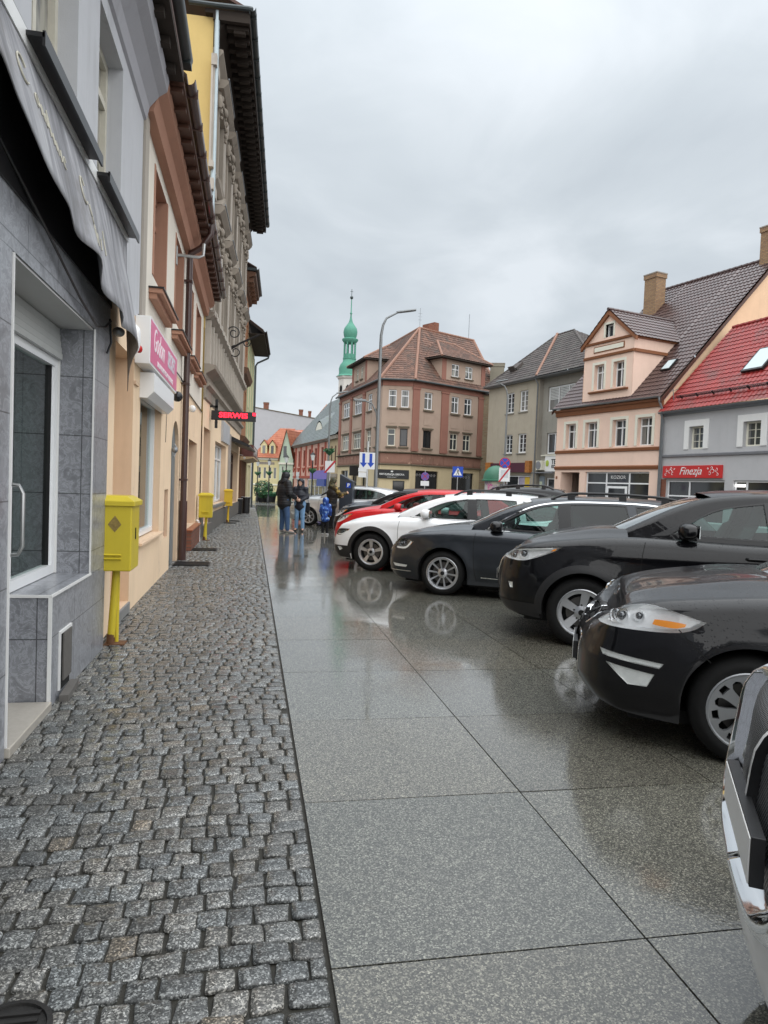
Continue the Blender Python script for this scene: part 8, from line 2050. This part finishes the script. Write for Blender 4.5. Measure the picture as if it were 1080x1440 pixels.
m = MB(); m.tube([(0, .06, -.9), (0, .06, 3.65)], .04, 8); m.build('pole', M_steel, S); m = MB(); m.box(-.28, .22, .1, .4, -.3, 1.85); m.build('post_box', plain('grey pillar box', (.12, .12, .125), .6), S)
nostop(S, 3.22, .37); f = sign_face(S, 'panel', rect(.72, .92), M_signwh, 2.45, .012, 0); sign_face(f, 'slash', [(-.40, -.48), (-.29, -.50), (.40, .46), (.29, .50)], M_signr, 2.45, .004, -.0125); sign_face(f, 'printed_field', rect(.5, .5), plain('pale print', (.52, .56, .58), .5, var=.2, vs=9), 2.5, .002, -.0122)
S = thing('zone_sign', 'white zone sign crossed by a red diagonal by the pink house', 'sign', (3.75, 33.6, gz(33)), R(-8))
m = MB(); m.tube([(0, .05, 0), (0, .05, 2.75)], .035, 8); m.build('pole', M_steel, S); f = sign_face(S, 'panel', rect(.48, .56), M_signwh, 2.43, .012, 0); sign_face(f, 'slash', [(-.30, -.30), (-.20, -.32), (.30, .28), (.21, .32)], M_signr, 2.43, .004, -.0125)
S = thing('no_stopping_sign', 'faded violet no stopping sign with white plate before the tenement shop window', 'sign', (9.85, 38.5, .05), R(-15)); S.scale = (.78,) * 3
m = MB(); m.tube([(0, .05, -.5), (0, .05, 3.2)], .035, 8); m.build('pole', M_steel, S); nostop(S, 2.72, .30, .5); sign_face(S, 'panel', rect(.62, .36), M_signwh, 2.2, .01, 0)
# parking machine
S = thing('parking_machine', 'dark grey parking ticket machine with a white P', 'parking machine', (3.30, 23.9, 0), R(-22))
m = MB(); m.prism([(-.24, 0), (.24, 0), (.24, 1.66), (-.24, 1.90)], .30, 0, lambda u, v, w: (u, w - .15, v)); m.build('cabinet', plain('anthracite machine', (.035, .042, .055), .42, var=.1), S, bevel=.02)
m = MB(); m.box(.0, .17, -.156, -.1505, 1.42, 1.60); m.build('sign_plate', M_signb, S); text_obj('P', .17, M_signwh, S, on_wall(.085, -.157, 1.51), depth=.002, bold=.006)
m = MB(); m.box(-.246, -.2405, -.1, .1, 1.25, 1.5); m.build('screen', plain('machine screen', (.10, .14, .12), .15), S)
# advertising column with a green dome
S = thing('advertising_column', 'round advertising column covered with torn posters under a green dome', 'advertising column', (16.15, 43.9, -.2)); S.scale = (.84,) * 3
t = NT('torn posters'); o_ = t.coord('Object', (1, 1, .8)); vor = t.n('ShaderNodeTexVoronoi'); vor.inputs['Scale'].default_value = 2.6; t.l(o_, vor.inputs['Vector']); sp = t.n('ShaderNodeSeparateColor'); t.l(vor.outputs['Color'], sp.inputs[0])
c1 = t.ramp(sp.outputs[0], [(0, (.55, .53, .48)), (.3, (.55, .08, .30)), (.45, (.50, .50, .52)), (.6, (.62, .58, .45)), (.75, (.30, .16, .34)), (.9, (.6, .32, .40))], 'CONSTANT'); nz = t.noise(o_, 9, 5, .7); t.pbr(t.mix(t.ramp(nz, [(.45, (0, 0, 0)), (.58, (1, 1, 1))]), c1, (.50, .47, .40)), .7)
m = MB(); m.lathe([(.92, 0), (.92, .3), (.86, .32), (.86, 2.75)], n=32); m.build('drum', t.m, S)
m = MB(); m.lathe([(1.12, 2.76), (1.12, 2.86), (1.02, 2.9), (.99, 3.2), (.85, 3.55), (.58, 3.85), (.25, 4.0), (.001, 4.04)], n=32); m.build('dome', plain('green dome', (.035, .14, .085), .45, var=.15), S)
# ================================================================== SKY, SUN, CAMERA
w = bpy.data.worlds.new('World'); SC.world = w; w.use_nodes = True
t = w.node_tree; t.nodes.clear()
N = lambda ty, **k: (lambda nd: ([setattr(nd, a, b) for a, b in k.items()], nd)[1])(t.nodes.new(ty))
out = N('ShaderNodeOutputWorld'); bg = N('ShaderNodeBackground'); bg.inputs[1].default_value = .1
SUN_EL, SUN_AZ = R(56), R(168)     # azimuth measured from +Y towards +X: behind the camera
sky = N('ShaderNodeTexSky', sky_type='NISHITA'); sky.sun_disc = False; sky.sun_elevation = SUN_EL; sky.sun_rotation = SUN_AZ
tc = N('ShaderNodeTexCoord'); sep = N('ShaderNodeSeparateXYZ'); t.links.new(tc.outputs['Generated'], sep.inputs[0])
def M(op, a, b=0.):
    nd = N('ShaderNodeMath', operation=op)
    for i, v in enumerate((a, b)):
        if hasattr(v, 'is_output'): t.links.new(v, nd.inputs[i])
        else: nd.inputs[i].default_value = v
    return nd.outputs[0]
zc = M('MAXIMUM', sep.outputs[2], 0.0)
dv = M('ADD', zc, .22)
cmb = N('ShaderNodeCombineXYZ'); t.links.new(M('DIVIDE', sep.outputs[0], dv), cmb.inputs[0]); t.links.new(M('DIVIDE', sep.outputs[1], dv), cmb.inputs[1])
def noise(scale, det, rough, dist, off):
    mp = N('ShaderNodeMapping'); mp.inputs['Location'].default_value = off; t.links.new(cmb.outputs[0], mp.inputs[0])
    nd = N('ShaderNodeTexNoise'); nd.inputs['Scale'].default_value = scale; nd.inputs['Detail'].default_value = det
    nd.inputs['Roughness'].default_value = rough; nd.inputs['Distortion'].default_value = dist; t.links.new(mp.outputs[0], nd.inputs['Vector']); return nd.outputs['Fac']
n1 = noise(.95, 4, .5, .35, (3.1, 1.7, 0)); n2 = noise(2.3, 6, .55, .5, (7.3, 2.2, 0))
f = M('ADD', M('MULTIPLY', n1, .66), M('MULTIPLY', n2, .34))
rp = N('ShaderNodeValToRGB'); cr = rp.color_ramp
cr.elements[0].position = .38; cr.elements[0].color = (.56, .612, .66, 1)
cr.elements[1].position = .60; cr.elements[1].color = (.79, .84, .885, 1)
e = cr.elements.new(.49); e.color = (.645, .70, .745, 1)
t.links.new(f, rp.inputs[0])
el = M('ADD', M('MULTIPLY', M('POWER', zc, 4.0), CLOUD_UP), 1.0)
k = M('MULTIPLY', el, 10.0 * CLOUD_K)
sc_ = N('ShaderNodeVectorMath', operation='SCALE'); t.links.new(rp.outputs[0], sc_.inputs[0]); t.links.new(k, sc_.inputs['Scale'])
mx = N('ShaderNodeMix', data_type='RGBA'); mx.inputs[0].default_value = .96
t.links.new(sky.outputs[0], mx.inputs[6]); t.links.new(sc_.outputs[0], mx.inputs[7])
t.links.new(mx.outputs[2], bg.inputs[0]); t.links.new(bg.outputs[0], out.inputs[0])

sd = bpy.data.lights.new('sun', 'SUN'); sd.energy = SUN_E; sd.angle = R(125); sd.color = (1, .97, .93)
so = bpy.data.objects.new('sun', sd); COL.objects.link(so)
dirv = V((sin(SUN_AZ) * cos(SUN_EL), cos(SUN_AZ) * cos(SUN_EL), sin(SUN_EL)))
so.rotation_euler = dirv.to_track_quat('Z', 'Y').to_euler()

cd = bpy.data.cameras.new('camera'); cd.sensor_width = 36; cd.sensor_fit = 'AUTO'; cd.lens = 24.0
cd.clip_start = .05; cd.clip_end = 3000
cam = bpy.data.objects.new('camera', cd); COL.objects.link(cam)
Rc = Matrix(((0.9810887039117107, -0.030228259038257727, -0.19118370069740723), (-0.189719711602148, 0.04556542346502858, -0.9807804153907491), (0.03835865073797022, 0.9985039031170427, 0.038968825663519856)))
cam.matrix_world = Matrix.Translation((0, 0, 1.56)) @ Rc.to_4x4()
SC.camera = cam
SC.view_settings.view_transform = 'Standard'; SC.view_settings.look = 'None'
SC.view_settings.exposure = EXPO; SC.view_settings.gamma = 1; SC.view_settings.use_curve_mapping = False
SC.cycles.max_bounces = 8; SC.cycles.transparent_max_bounces = 12; SC.cycles.use_denoising = True
